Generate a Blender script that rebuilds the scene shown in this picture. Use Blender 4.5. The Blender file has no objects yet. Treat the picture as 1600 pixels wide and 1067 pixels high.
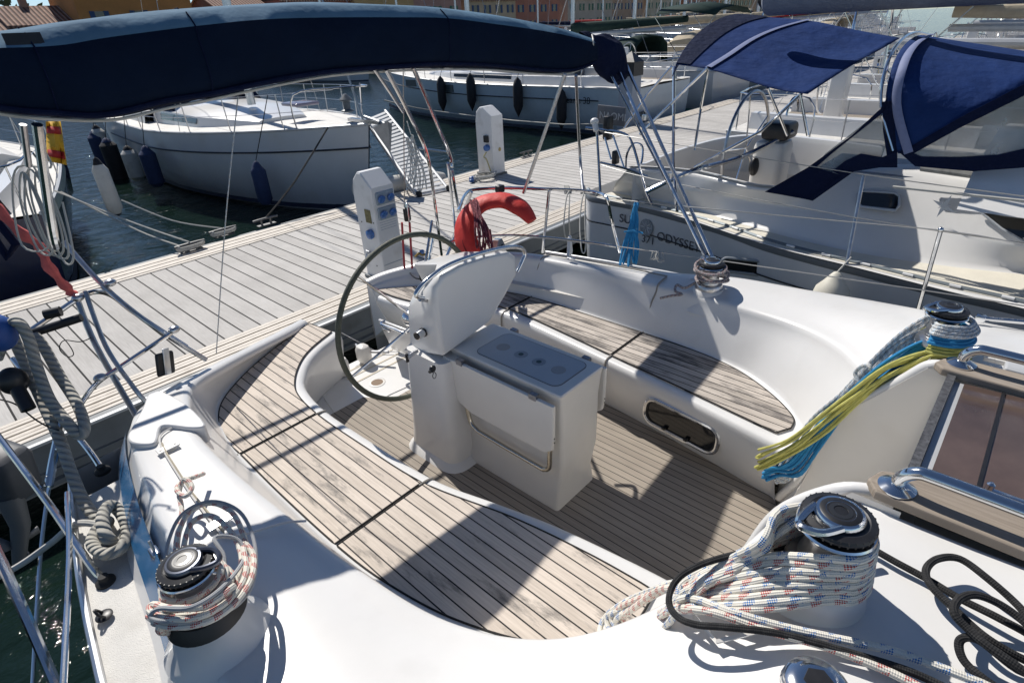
import bpy, math, random
from mathutils import Vector, Matrix
random.seed(7)
S = bpy.context.scene
COL = S.collection
# ---------------------------------------------------------------- camera
F = 887.388
RX = Vector((0.66835604, 0.38850429, -0.63432218))
RY = Vector((-0.74260784, 0.29940598, -0.599074))
RZ = Vector((-0.04282297, 0.87144735, 0.48861612))
CZ = 3.0
cd = bpy.data.cameras.new('camera'); cam = bpy.data.objects.new('camera', cd); COL.objects.link(cam)
cam.matrix_world = Matrix((RX, RY, RZ)).to_4x4() if False else Matrix.Translation((0, 0, CZ)) @ Matrix((RX, RY, RZ)).to_4x4()
cd.lens = F/1600*36; cd.sensor_width = 36; cd.clip_end = 3000; cd.clip_start = .02
S.camera = cam
# ---------------------------------------------------------------- world, sun, exposure
SUN = Vector((0.243, .97, 0)).normalized()*math.cos(math.radians(47.5)) + Vector((0, 0, math.sin(math.radians(47.5))))
w = bpy.data.worlds.new('World'); S.world = w; w.use_nodes = True
nt = w.node_tree; nt.nodes.clear()
o_ = nt.nodes.new('ShaderNodeOutputWorld'); b_ = nt.nodes.new('ShaderNodeBackground'); s_ = nt.nodes.new('ShaderNodeTexSky')
s_.sky_type = 'NISHITA'; s_.sun_disc = False; s_.sun_elevation = math.radians(47.5); s_.sun_rotation = math.atan2(.243, .97)
s_.air_density = .65; s_.dust_density = .02; s_.ozone_density = 1.2
b_.inputs[1].default_value = .09
tn_ = nt.nodes.new('ShaderNodeMix'); tn_.data_type = 'RGBA'; tn_.blend_type = 'MULTIPLY'; tn_.inputs[0].default_value = 1; tn_.inputs[7].default_value = (.96, 1.0, 1.03, 1); nt.links.new(s_.outputs[0], tn_.inputs[6]); nt.links.new(tn_.outputs[2], b_.inputs[0]); nt.links.new(b_.outputs[0], o_.inputs[0])
ld = bpy.data.lights.new('sun', 'SUN'); ld.energy = 5.0; ld.angle = math.radians(.5); ld.color = (1, .955, .89)
lo = bpy.data.objects.new('sun', ld); COL.objects.link(lo); lo.rotation_euler = SUN.to_track_quat('Z', 'Y').to_euler(); lo.location = (0, 0, 30)
S.view_settings.view_transform = 'Standard'; S.view_settings.look = 'None'; S.view_settings.exposure = -.03; S.view_settings.gamma = 1

# ---------------------------------------------------------------- helpers
def ray(px, py):
    v = Vector((px-800, -(py-533.5), -F))
    return Vector((RX.dot(v), RY.dot(v), RZ.dot(v)))
def Z(px, py, z):
    r = ray(px, py); return r*((z-CZ)/r.z) + Vector((0, 0, CZ))
def Yp(px, py, y):
    r = ray(px, py); return r*(y/r.y) + Vector((0, 0, CZ))
def Xp(px, py, x):
    r = ray(px, py); return r*(x/r.x) + Vector((0, 0, CZ))
def Dp(px, py, d):
    return ray(px, py)*(d/F) + Vector((0, 0, CZ))
V = Vector

def catmull(pts, sub=6, closed=False):
    pts = [V(p) for p in pts]; n = len(pts)
    if n < 3: return pts
    out = []
    rng = n if closed else n-1
    for i in range(rng):
        if closed: p0, p1, p2, p3 = pts[(i-1) % n], pts[i], pts[(i+1) % n], pts[(i+2) % n]
        else: p0, p1, p2, p3 = pts[max(i-1, 0)], pts[i], pts[i+1], pts[min(i+2, n-1)]
        for k in range(sub):
            t = k/sub; t2 = t*t; t3 = t2*t
            out.append(.5*((2*p1)+(p2-p0)*t+(2*p0-5*p1+4*p2-p3)*t2+(3*p1-p0-3*p2+p3)*t3))
    if not closed: out.append(pts[-1].copy())
    return out

class MB:
    def __init__(s): s.v = []; s.f = []; s.uv = {}; s.mi = []
    def add(s, vs, fs, uvs=None, mi=0):
        o = len(s.v); s.v += [tuple(v) for v in vs]
        for k, f in enumerate(fs):
            if uvs: s.uv[len(s.f)] = uvs[k]
            s.f.append(tuple(i+o for i in f)); s.mi.append(mi)
        return s
    def box(s, x0, x1, y0, y1, z0, z1, M=None, mi=0, bev=0):
        if bev > 0:
            return s.bbox(x0, x1, y0, y1, z0, z1, bev, M, mi)
        vs = [V((x, y, z)) for z in (z0, z1) for y in (y0, y1) for x in (x0, x1)]
        if M: vs = [M @ v for v in vs]
        return s.add(vs, [(0, 2, 3, 1), (4, 5, 7, 6), (0, 1, 5, 4), (2, 6, 7, 3), (0, 4, 6, 2), (1, 3, 7, 5)], mi=mi)
    def bbox(s, x0, x1, y0, y1, z0, z1, b, M=None, mi=0):
        # box with rounded vertical edges and chamfered top/bottom
        def ring(i, z):
            o = []; 
            for (cx, cy, a0) in ((x1-b, y1-b, 0), (x0+b, y1-b, 90), (x0+b, y0+b, 180), (x1-b, y0+b, 270)):
                for k in range(4):
                    a = math.radians(a0+30*k); o.append(V((cx+(b-i)*math.cos(a), cy+(b-i)*math.sin(a), z)))
            return o
        rs = [ring(b*.9, z0), ring(b*.3, z0+b*.3), ring(0, z0+b), ring(0, z1-b), ring(b*.3, z1-b*.3), ring(b*.9, z1)]
        vs = [p for r in rs for p in r]
        if M: vs = [M @ v for v in vs]
        fs = []; n = 16
        for j in range(5):
            for i in range(n): fs.append((j*n+i, j*n+(i+1) % n, (j+1)*n+(i+1) % n, (j+1)*n+i))
        fs.append(tuple(range(n-1, -1, -1))); fs.append(tuple(5*n+i for i in range(n)))
        return s.add(vs, fs, mi=mi)
    def tube(s, pts, r, n=10, closed=False, cap=True, twist=0, flat=None, mi=0, vrep=1):
        pts = [V(p) for p in pts]; m = len(pts)
        if not isinstance(r, (list, tuple)): r = [r]*m
        tang = []
        for i in range(m):
            a = pts[(i-1) % m] if (closed or i > 0) else pts[i]; b = pts[(i+1) % m] if (closed or i < m-1) else pts[i]
            t = (b-a); tang.append(t.normalized() if t.length > 1e-9 else V((0, 0, 1)))
        up = V((0, 0, 1)) if abs(tang[0].z) < .9 else V((1, 0, 0))
        nrm = (up - tang[0]*up.dot(tang[0])).normalized()
        vs = []; L = [0]
        for i in range(m):
            if i > 0:
                nrm = (nrm - tang[i]*nrm.dot(tang[i]))
                nrm = nrm.normalized() if nrm.length > 1e-6 else V((1, 0, 0))
                L.append(L[-1]+(pts[i]-pts[i-1]).length)
            bi = tang[i].cross(nrm)
            for k in range(n):
                a = 2*math.pi*k/n + twist*L[i]
                e = flat if flat else 1
                vs.append(pts[i]+(nrm*math.cos(a)*r[i]+bi*math.sin(a)*r[i]*e))
        fs = []; uv = []
        mm = m if closed else m-1
        if closed: L.append(L[-1]+(pts[0]-pts[-1]).length)
        for i in range(mm):
            j = (i+1) % m
            for k in range(n):
                k2 = (k+1) % n
                fs.append((i*n+k, i*n+k2, j*n+k2, j*n+k))
                uv.append([(L[i], k/n*vrep), (L[i], (k+1)/n*vrep), (L[i+1], (k+1)/n*vrep), (L[i+1], k/n*vrep)])
        if cap and not closed:
            fs.append(tuple(range(n-1, -1, -1))); uv.append([(0, 0)]*n)
            fs.append(tuple((m-1)*n+k for k in range(n))); uv.append([(0, 0)]*n)
        return s.add(vs, fs, uv, mi)
    def lathe(s, prof, M=None, n=32, mi=0, cap=True):
        vs = []; 
        for (r, z) in prof:
            for k in range(n):
                a = 2*math.pi*k/n; vs.append(V((r*math.cos(a), r*math.sin(a), z)))
        if M: vs = [M @ v for v in vs]
        fs = []; m = len(prof)
        for j in range(m-1):
            for k in range(n): fs.append((j*n+k, j*n+(k+1) % n, (j+1)*n+(k+1) % n, (j+1)*n+k))
        if cap:
            fs.append(tuple(range(n-1, -1, -1))); fs.append(tuple((m-1)*n+k for k in range(n)))
        return s.add(vs, fs, mi=mi)
    def prism(s, poly, z0, z1, M=None, mi=0):
        n = len(poly)
        a = sum(poly[i][0]*poly[(i+1) % n][1]-poly[(i+1) % n][0]*poly[i][1] for i in range(n))
        if a < 0: poly = list(reversed(poly))
        vs = [V((p[0], p[1], z0)) for p in poly]+[V((p[0], p[1], z1)) for p in poly]
        if M: vs = [M @ v for v in vs]
        fs = [tuple(range(n-1, -1, -1)), tuple(range(n, 2*n))]
        for i in range(n): fs.append((i, (i+1) % n, n+(i+1) % n, n+i))
        return s.add(vs, fs, mi=mi)
    def grid(s, rows, closed=False, mi=0, uv=None):
        m = len(rows); n = len(rows[0]); vs = [p for r in rows for p in r]; fs = []
        uvs = [] 
        for j in range(m-1):
            for k in range(n if closed else n-1):
                k2 = (k+1) % n
                fs.append((j*n+k, j*n+k2, (j+1)*n+k2, (j+1)*n+k)); uvs.append([(k/(n-1), j/(m-1)), ((k+1)/(n-1), j/(m-1)), ((k+1)/(n-1), (j+1)/(m-1)), (k/(n-1), (j+1)/(m-1))])
        return s.add(vs, fs, uvs, mi)
    def sphere(s, c, r, sc=(1, 1, 1), n=16, m=10):
        prof = [(max(1e-4, r*math.sin(math.pi*j/m)), -r*math.cos(math.pi*j/m)) for j in range(m+1)]
        return s.lathe(prof, Matrix.Translation(c) @ Matrix.Diagonal((*sc, 1)), n)
    def build(s, name, mat, parent=None, smooth=True, subsurf=0, bevel=0, solid=0, angle=35):
        me = bpy.data.meshes.new(name); me.from_pydata(s.v, [], s.f); 
        mats = mat if isinstance(mat, (list, tuple)) else [mat]
        for m in mats: me.materials.append(m)
        if len(mats) > 1:
            for p, i in zip(me.polygons, s.mi): p.material_index = i
        if s.uv:
            ul = me.uv_layers.new(name='UVMap')
            for fi, uv in s.uv.items():
                p = me.polygons[fi]
                for k, li in enumerate(p.loop_indices):
                    if k < len(uv): ul.data[li].uv = uv[k]
        o = bpy.data.objects.new(name, me); COL.objects.link(o)
        if smooth:
            me.polygons.foreach_set('use_smooth', [True]*len(me.polygons))
            if angle and not subsurf:
                me.update()
                try: me.set_sharp_from_angle(angle=math.radians(angle))
                except Exception: pass
        if solid:
            md = o.modifiers.new('solid', 'SOLIDIFY'); md.thickness = solid; md.offset = 0
        if bevel:
            md = o.modifiers.new('bevel', 'BEVEL'); md.width = bevel; md.segments = 2; md.limit_method = 'ANGLE'; md.angle_limit = math.radians(40)
        if subsurf:
            md = o.modifiers.new('sub', 'SUBSURF'); md.levels = subsurf; md.render_levels = subsurf
        if parent: par(o, parent)
        return o
def par(o, p):
    o.parent = p; o.matrix_parent_inverse = wm(p).inverted(); return o
def wm(o):
    m = o.matrix_basis.copy()
    if o.parent: m = wm(o.parent) @ o.matrix_parent_inverse @ m
    return m
def tag(o, label=None, cat=None, group=None, kind=None):
    if label: o['label'] = label
    if cat: o['category'] = cat
    if group: o['group'] = group
    if kind: o['kind'] = kind
    return o
def thing(name, label, cat, loc=(0, 0, 0), group=None, rz=0):
    o = bpy.data.objects.new(name, None); COL.objects.link(o); o.location = loc; o.rotation_euler = (0, 0, rz)
    o.empty_display_size = .2
    return tag(o, label, cat, group)
def copy_tree(o, parent=None):
    c = o.copy(); COL.objects.link(c)
    if parent: c.parent = parent
    for ch in [x for x in o.children]: copy_tree(ch, c)
    return c

# ---------------------------------------------------------------- materials
def newmat(name):
    m = bpy.data.materials.new(name); m.use_nodes = True
    nt = m.node_tree; b = nt.nodes['Principled BSDF']; return m, nt, b
def N(nt, t, **k):
    n = nt.nodes.new(t)
    for a, v in k.items():
        if a.startswith('i_'): n.inputs[a[2:]].default_value = v
        else: setattr(n, a, v)
    return n
def mat(name, col, rough=.5, metal=0, var=.0, vs=8, bump=0, bs=40, coat=0, trans=0, alpha=1, spec=None, dirt=None, ds=3, dk=.75):
    m, nt, b = newmat(name); c4 = (*col, 1)
    b.inputs['Base Color'].default_value = c4; b.inputs['Roughness'].default_value = rough; b.inputs['Metallic'].default_value = metal
    if coat: b.inputs['Coat Weight'].default_value = coat; b.inputs['Coat Roughness'].default_value = .08
    if trans: b.inputs['Transmission Weight'].default_value = trans
    if alpha < 1: b.inputs['Alpha'].default_value = alpha
    tc = N(nt, 'ShaderNodeTexCoord')
    if var or dirt:
        n = N(nt, 'ShaderNodeTexNoise'); n.inputs['Scale'].default_value = vs; n.inputs['Detail'].default_value = 6; n.inputs['Roughness'].default_value = .65
        nt.links.new(tc.outputs['Object'], n.inputs['Vector'])
        mx = N(nt, 'ShaderNodeMix', data_type='RGBA'); 
        mr = N(nt, 'ShaderNodeMapRange'); mr.inputs[1].default_value = .3; mr.inputs[2].default_value = .7
        nt.links.new(n.outputs[0], mr.inputs[0]); nt.links.new(mr.outputs[0], mx.inputs[0])
        mx.inputs[6].default_value = tuple(max(0, c*(1-var)) for c in col)+(1,); mx.inputs[7].default_value = tuple(min(1, c*(1+var)) for c in col)+(1,)
        out = mx.outputs[2]
        if dirt:
            n2 = N(nt, 'ShaderNodeTexNoise'); n2.inputs['Scale'].default_value = ds; n2.inputs['Detail'].default_value = 8
            nt.links.new(tc.outputs['Object'], n2.inputs['Vector'])
            m2 = N(nt, 'ShaderNodeMapRange'); m2.inputs[1].default_value = .56; m2.inputs[2].default_value = .78; m2.inputs[4].default_value = dk
            nt.links.new(n2.outputs[0], m2.inputs[0])
            mx2 = N(nt, 'ShaderNodeMix', data_type='RGBA'); nt.links.new(m2.outputs[0], mx2.inputs[0]); nt.links.new(out, mx2.inputs[6]); mx2.inputs[7].default_value = (*dirt, 1)
            out = mx2.outputs[2]
        nt.links.new(out, b.inputs['Base Color'])
    if bump:
        n = N(nt, 'ShaderNodeTexNoise'); n.inputs['Scale'].default_value = bs; n.inputs['Detail'].default_value = 4
        nt.links.new(tc.outputs['Object'], n.inputs['Vector'])
        bp = N(nt, 'ShaderNodeBump'); bp.inputs['Strength'].default_value = bump; bp.inputs['Distance'].default_value = .01
        nt.links.new(n.outputs[0], bp.inputs['Height']); nt.links.new(bp.outputs[0], b.inputs['Normal'])
    return m

def planks(name, c1, c2, line, w, axis='X', ang=0, seam=.1, rough=.75, stain=None, off=0, butt=0):
    """Straight planks in world space: stripes of width w, dark seams, wood grain along the plank, weather stains."""
    m, nt, b = newmat(name); L = nt.links
    g = N(nt, 'ShaderNodeNewGeometry')
    mp = N(nt, 'ShaderNodeMapping'); mp.vector_type = 'POINT'; mp.inputs['Rotation'].default_value = (0, 0, math.radians(ang)); mp.inputs['Location'].default_value = (off, 0, 0)
    L.new(g.outputs['Position'], mp.inputs[0])
    sp = N(nt, 'ShaderNodeSeparateXYZ'); L.new(mp.outputs[0], sp.inputs[0])
    U = sp.outputs['X'] if axis == 'X' else sp.outputs['Y']
    W = sp.outputs['Y'] if axis == 'X' else sp.outputs['X']
    dv = N(nt, 'ShaderNodeMath', operation='DIVIDE'); L.new(U, dv.inputs[0]); dv.inputs[1].default_value = w
    fl = N(nt, 'ShaderNodeMath', operation='FLOOR'); L.new(dv.outputs[0], fl.inputs[0])
    fr = N(nt, 'ShaderNodeMath', operation='FRACT'); L.new(dv.outputs[0], fr.inputs[0])
    # seam mask
    ms = N(nt, 'ShaderNodeMath', operation='LESS_THAN'); L.new(fr.outputs[0], ms.inputs[0]); ms.inputs[1].default_value = seam
    wn = N(nt, 'ShaderNodeTexWhiteNoise', noise_dimensions='1D'); L.new(fl.outputs[0], wn.inputs['W'])
    # grain
    cb = N(nt, 'ShaderNodeCombineXYZ')
    a1 = N(nt, 'ShaderNodeMath', operation='MULTIPLY'); L.new(U, a1.inputs[0]); a1.inputs[1].default_value = 130
    a2 = N(nt, 'ShaderNodeMath', operation='MULTIPLY'); L.new(W, a2.inputs[0]); a2.inputs[1].default_value = 6
    a3 = N(nt, 'ShaderNodeMath', operation='MULTIPLY'); L.new(wn.outputs[0], a3.inputs[0]); a3.inputs[1].default_value = 50
    L.new(a1.outputs[0], cb.inputs[0]); L.new(a2.outputs[0], cb.inputs[1]); L.new(a3.outputs[0], cb.inputs[2])
    gn = N(nt, 'ShaderNodeTexNoise'); gn.inputs['Scale'].default_value = 1; gn.inputs['Detail'].default_value = 5; L.new(cb.outputs[0], gn.inputs['Vector'])
    mx = N(nt, 'ShaderNodeMix', data_type='RGBA'); mx.inputs[6].default_value = (*c1, 1); mx.inputs[7].default_value = (*c2, 1)
    ad = N(nt, 'ShaderNodeMath', operation='MULTIPLY_ADD'); L.new(wn.outputs[0], ad.inputs[0]); ad.inputs[1].default_value = .55
    gg = N(nt, 'ShaderNodeMath', operation='MULTIPLY_ADD'); L.new(gn.outputs[0], gg.inputs[0]); gg.inputs[1].default_value = 1.6; gg.inputs[2].default_value = -.55
    L.new(gg.outputs[0], ad.inputs[2]); 
    cl = N(nt, 'ShaderNodeClamp'); L.new(ad.outputs[0], cl.inputs[0]); L.new(cl.outputs[0], mx.inputs[0])
    out = mx.outputs[2]
    if stain:
        c3 = N(nt, 'ShaderNodeCombineXYZ'); b1 = N(nt, 'ShaderNodeMath', operation='MULTIPLY'); L.new(U, b1.inputs[0]); b1.inputs[1].default_value = 11
        b2 = N(nt, 'ShaderNodeMath', operation='MULTIPLY'); L.new(W, b2.inputs[0]); b2.inputs[1].default_value = 2.6
        L.new(b1.outputs[0], c3.inputs[0]); L.new(b2.outputs[0], c3.inputs[1]); L.new(a3.outputs[0], c3.inputs[2])
        sn = N(nt, 'ShaderNodeTexNoise'); sn.inputs['Scale'].default_value = 1; sn.inputs['Detail'].default_value = 9; sn.inputs['Roughness'].default_value = .72; L.new(c3.outputs[0], sn.inputs['Vector'])
        sr = N(nt, 'ShaderNodeMapRange'); sr.inputs[1].default_value = stain[1]; sr.inputs[2].default_value = stain[1]+.14; sr.inputs[4].default_value = stain[2]; L.new(sn.outputs[0], sr.inputs[0])
        m2 = N(nt, 'ShaderNodeMix', data_type='RGBA'); L.new(sr.outputs[0], m2.inputs[0]); L.new(out, m2.inputs[6]); m2.inputs[7].default_value = (*stain[0], 1); out = m2.outputs[2]
    # big soft tone variation
    tn = N(nt, 'ShaderNodeTexNoise'); tn.inputs['Scale'].default_value = 2.3; tn.inputs['Detail'].default_value = 4; L.new(g.outputs['Position'], tn.inputs['Vector'])
    tr = N(nt, 'ShaderNodeMapRange'); tr.inputs[3].default_value = .78; tr.inputs[4].default_value = 1.18; L.new(tn.outputs[0], tr.inputs[0])
    hs = N(nt, 'ShaderNodeHueSaturation'); L.new(tr.outputs[0], hs.inputs['Value']); L.new(out, hs.inputs['Color']); out = hs.outputs[0]
    m3 = N(nt, 'ShaderNodeMix', data_type='RGBA'); L.new(ms.outputs[0], m3.inputs[0]); L.new(out, m3.inputs[6]); m3.inputs[7].default_value = (*line, 1)
    L.new(m3.outputs[2], b.inputs['Base Color']); b.inputs['Roughness'].default_value = rough
    hh = N(nt, 'ShaderNodeMath', operation='MULTIPLY_ADD'); L.new(ms.outputs[0], hh.inputs[0]); hh.inputs[1].default_value = -1.0; L.new(gn.outputs[0], hh.inputs[2])
    bp = N(nt, 'ShaderNodeBump'); bp.inputs['Strength'].default_value = .5; bp.inputs['Distance'].default_value = .002; L.new(hh.outputs[0], bp.inputs['Height']); L.new(bp.outputs[0], b.inputs['Normal'])
    return m

def ropemat(name, base, fleck=None, fl2=None, pitch=.045, strands=False, rough=.85, flr=.004):
    m, nt, b = newmat(name); L = nt.links
    uv = N(nt, 'ShaderNodeUVMap'); sp = N(nt, 'ShaderNodeSeparateXYZ'); L.new(uv.outputs[0], sp.inputs[0])
    def M(op, a, c, e=None):
        n = N(nt, 'ShaderNodeMath', operation=op)
        for i, q in enumerate((a, c, e)):
            if q is None: continue
            if isinstance(q, (int, float)): n.inputs[i].default_value = q
            else: L.new(q, n.inputs[i])
        return n.outputs[0]
    u, v = sp.outputs['X'], sp.outputs['Y']
    col = N(nt, 'ShaderNodeRGB'); col.outputs[0].default_value = (*base, 1); out = col.outputs[0]
    s1 = M('SINE', M('ADD', M('MULTIPLY', u, 2*math.pi/.0095), M('MULTIPLY', v, 2*math.pi*5)), 0)
    s2 = M('SINE', M('SUBTRACT', M('MULTIPLY', u, 2*math.pi/.0095), M('MULTIPLY', v, 2*math.pi*5)), 0)
    br = M('MULTIPLY', s1, s2)
    if fleck:
        cu = M('FRACT', M('DIVIDE', u, pitch), 0)
        cu2 = M('LESS_THAN', cu, .5)
        helix = M('FRACT', M('ADD', M('MULTIPLY', v, 2.0), M('DIVIDE', u, pitch*1.0)), 0)
        hm = M('LESS_THAN', helix, .62)
        chk = M('GREATER_THAN', br, .0)
        mk = M('MULTIPLY', M('MULTIPLY', cu2, hm), chk)
        mx = N(nt, 'ShaderNodeMix', data_type='RGBA'); L.new(mk, mx.inputs[0]); L.new(out, mx.inputs[6]); mx.inputs[7].default_value = (*fleck, 1); out = mx.outputs[2]
    if fl2:
        cu = M('FRACT', M('ADD', M('DIVIDE', u, pitch), .5), 0)
        mk = M('MULTIPLY', M('LESS_THAN', cu, .3), M('GREATER_THAN', s1, .2))
        mx = N(nt, 'ShaderNodeMix', data_type='RGBA'); L.new(mk, mx.inputs[0]); L.new(out, mx.inputs[6]); mx.inputs[7].default_value = (*fl2, 1); out = mx.outputs[2]
    tc = N(nt, 'ShaderNodeTexCoord'); n = N(nt, 'ShaderNodeTexNoise'); n.inputs['Scale'].default_value = 14; L.new(tc.outputs['Object'], n.inputs['Vector'])
    mr = N(nt, 'ShaderNodeMapRange'); mr.inputs[3].default_value = .72; mr.inputs[4].default_value = 1.15; L.new(n.outputs[0], mr.inputs[0])
    hs = N(nt, 'ShaderNodeHueSaturation'); L.new(mr.outputs[0], hs.inputs['Value']); L.new(out, hs.inputs['Color'])
    L.new(hs.outputs[0], b.inputs['Base Color']); b.inputs['Roughness'].default_value = rough
    bp = N(nt, 'ShaderNodeBump'); bp.inputs['Strength'].default_value = .45; bp.inputs['Distance'].default_value = .0012
    if strands:
        h = M('ABSOLUTE', M('SINE', M('ADD', M('MULTIPLY', u, math.pi/.035), M('MULTIPLY', v, math.pi*3)), 0), 0); bp.inputs['Distance'].default_value = .012; bp.inputs['Strength'].default_value = 1
        L.new(h, bp.inputs['Height'])
    else: L.new(br, bp.inputs['Height'])
    L.new(bp.outputs[0], b.inputs['Normal'])
    return m

GEL = mat('gelcoat', (.73, .72, .70), .30, var=.03, vs=3, bump=.05, bs=5, coat=.3, dirt=(.42, .40, .36), ds=5, dk=.16)
GEL2 = mat('gelcoat_cream', (.73, .705, .66), .34, var=.03, vs=4, bump=.05, bs=6, coat=.2, dirt=(.42, .38, .32), ds=4, dk=.2)
NONSKID = mat('nonskid', (.70, .68, .64), .7, var=.06, vs=10, bump=.5, bs=260, dirt=(.5, .47, .42), ds=4)
GREYHULL = mat('grey_gelcoat', (.60, .62, .64), .3, var=.06, vs=2, bump=.02, bs=3, coat=.3)
WHITEHULL = mat('white_hull', (.58, .60, .62), .28, var=.04, vs=2, coat=.3, dirt=(.55, .54, .5), ds=1.5)
NAVYHULL = mat('navy_hull', (.012, .02, .06), .25, var=.2, vs=3, coat=.4)
ANTIF = mat('antifoul', (.02, .03, .06), .6, var=.3, vs=6)
STEEL = mat('stainless', (.72, .73, .74), .12, 1, var=.06, vs=12, bump=.02, bs=30)
STEELR = mat('worn_steel', (.55, .55, .56), .28, 1, var=.2, vs=20, bump=.05, bs=60)
ALU = mat('aluminium', (.62, .63, .64), .35, 1, var=.12, vs=9)
ALUP = mat('painted_alloy', (.50, .51, .52), .45, .2, var=.08, vs=5)
BLACKP = mat('black_plastic', (.015, .015, .017), .4, var=.3, vs=30)
RUBBER = mat('rubber', (.02, .02, .02), .75, bump=.2, bs=120)
WHEELG = mat('wheel_cover', (.075, .082, .058), .55, var=.25, vs=60, bump=.4, bs=300)
GLASSD = mat('dark_glass', (.008, .009, .01), .05, coat=.5)
SMOKE = mat('smoked_acrylic', (.085, .058, .048), .10, var=.35, vs=3, coat=.5)
CLEAR = mat('clear_vinyl', (.20, .25, .28), .12, var=.5, vs=5, bump=.6, bs=6, alpha=.55, coat=1)
NAVY = mat('navy_canvas', (.004, .009, .035), .82, var=.12, vs=6, bump=.35, bs=14)
NAVYLIT = mat('navy_canvas_sunlit', (.10, .19, .28), .85, var=.12, vs=5, bump=.4, bs=5)  # boot canvas again, paler: sunlight on its top painted into the colour
NAVYD = mat('navy_canvas_boot', (.0035, .010, .028), .95, var=.12, vs=5, bump=.5, bs=5)
ROYAL = mat('royal_canvas', (.010, .032, .125), .8, var=.15, vs=4, bump=.4, bs=5)
ROYALS = mat('strap_webbing', (.20, .24, .36), .7, var=.1, vs=20)
GREYC = mat('grey_canvas', (.22, .24, .29), .8, var=.1, vs=5, bump=.3, bs=20)
BEIGE = mat('beige_canvas', (.42, .36, .27), .85, var=.12, vs=5, bump=.4, bs=6)
GREENC = mat('dark_green_canvas', (.02, .04, .035), .8, var=.2)
RED = mat('red_cover', (.62, .035, .025), .6, var=.2, vs=5, bump=.4, bs=7)
REDF = mat('faded_red_cloth', (.60, .12, .11), .85, var=.25, vs=14, bump=.5, bs=20)
YEL = mat('yellow_cloth', (.62, .36, .02), .8, var=.1)
REDC = mat('red_cloth', (.40, .02, .02), .8, var=.1)
FENW = mat('fender_white', (.55, .54, .50), .5, var=.1, vs=6, dirt=(.3, .29, .26), ds=5)
FENB = mat('fender_black', (.012, .013, .018), .7, var=.3)
FENN = mat('fender_navy', (.018, .035, .10), .75, var=.2, vs=20)
TRIMC = mat('pontoon_trim', (.62, .565, .49), .6, var=.1, vs=9, bump=.1, bs=50, dirt=(.42, .36, .29), ds=6)
TRIMD = mat('trim_groove', (.17, .14, .11), .8)
PSIDE = mat('pontoon_side', (.15, .165, .175), .5, var=.15, vs=4, dirt=(.07, .08, .06), ds=3)
PONF = mat('pontoon_float', (.33, .33, .31), .8, var=.15, vs=3, dirt=(.08, .09, .05), ds=3)
PEDW = mat('pedestal_white', (.76, .76, .75), .45, var=.03, vs=4, dirt=(.5, .49, .46), ds=4)
SOCK = mat('socket_blue', (.06, .16, .42), .25, var=.3, vs=40, coat=.5)
SOCKG = mat('socket_grey', (.30, .36, .42), .3, var=.1)
BLUEB = mat('blue_stripe', (.035, .16, .34), .25, coat=.4, var=.1)
CAULK = mat('caulk', (.012, .011, .010), .7)
JOINT = mat('grey_sealant', (.30, .28, .25), .7, var=.1)
CORKG = mat('lid_grey', (.44, .47, .50), .5, var=.03)
TEAKS = planks('teak_seat', (.72, .63, .54), (.50, .43, .36), CAULK and (.014, .012, .011), .0552, ang=0, seam=.11, stain=((.13, .12, .11), .54, .9), off=.002)
TEAKP = planks('teak_seat_slanted', (.64, .57, .50), (.32, .28, .24), (.014, .012, .011), .0552, ang=0, seam=.11, stain=((.10, .09, .085), .48, .9), off=.01)
TEAKF = planks('teak_floor', (.38, .33, .27), (.26, .22, .18), (.016, .014, .012), .0475, ang=0, seam=.095, stain=((.16, .14, .12), .66, .6))
TEAKT = planks('teak_trim', (.38, .32, .26), (.22, .18, .14), (.19, .145, .10), .2, ang=0, seam=0.0, stain=((.36, .32, .28), .55, .7))
PLANK = planks('pontoon_plank', (.58, .56, .53), (.43, .41, .385), (.006, .006, .006), .1765, ang=0, seam=.085, rough=.85, stain=((.22, .21, .19), .66, .5), off=.02)
R_RED = ropemat('rope_red_fleck', (.76, .72, .63), (.50, .05, .05), pitch=.05)
R_BLU = ropemat('rope_blue_fleck', (.76, .73, .65), (.03, .18, .48), pitch=.05)
R_BLK = ropemat('rope_black', (.012, .012, .013), (.03, .03, .03))
R_BLUE = ropemat('rope_blue', (.025, .25, .52), (.02, .20, .42))
R_YEL = ropemat('rope_yellow', (.60, .58, .17), (.50, .47, .10))
R_GRY = ropemat('rope_grey', (.66, .66, .64), (.16, .18, .22), (.30, .45, .60), pitch=.03)
R_PLG = ropemat('rope_plain_grey', (.40, .41, .42))
R_WHT = ropemat('rope_white', (.52, .51, .47))
R_MOOR = ropemat('rope_mooring', (.42, .405, .36), strands=True)
R_DRED = ropemat('rope_red', (.42, .05, .06))
R_MAR = ropemat('rope_maroon', (.16, .025, .04), (.3, .1, .12))
WIRE = mat('wire', (.42, .42, .41), .35, .8)
for m_ in (NAVY, NAVYD, NAVYLIT, ROYAL, GREYC, BEIGE, GREENC): m_.node_tree.nodes['Principled BSDF'].inputs['Specular IOR Level'].default_value = .15
for m_, d_ in ((ROYAL, .05), (NAVYD, .03), (NAVYLIT, .03), (NAVY, .04), (BEIGE, .03), (GREYC, .02), (RED, .02)):
    for n_ in m_.node_tree.nodes:
        if n_.type == 'BUMP': n_.inputs['Distance'].default_value = d_; n_.inputs['Strength'].default_value = .7
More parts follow.
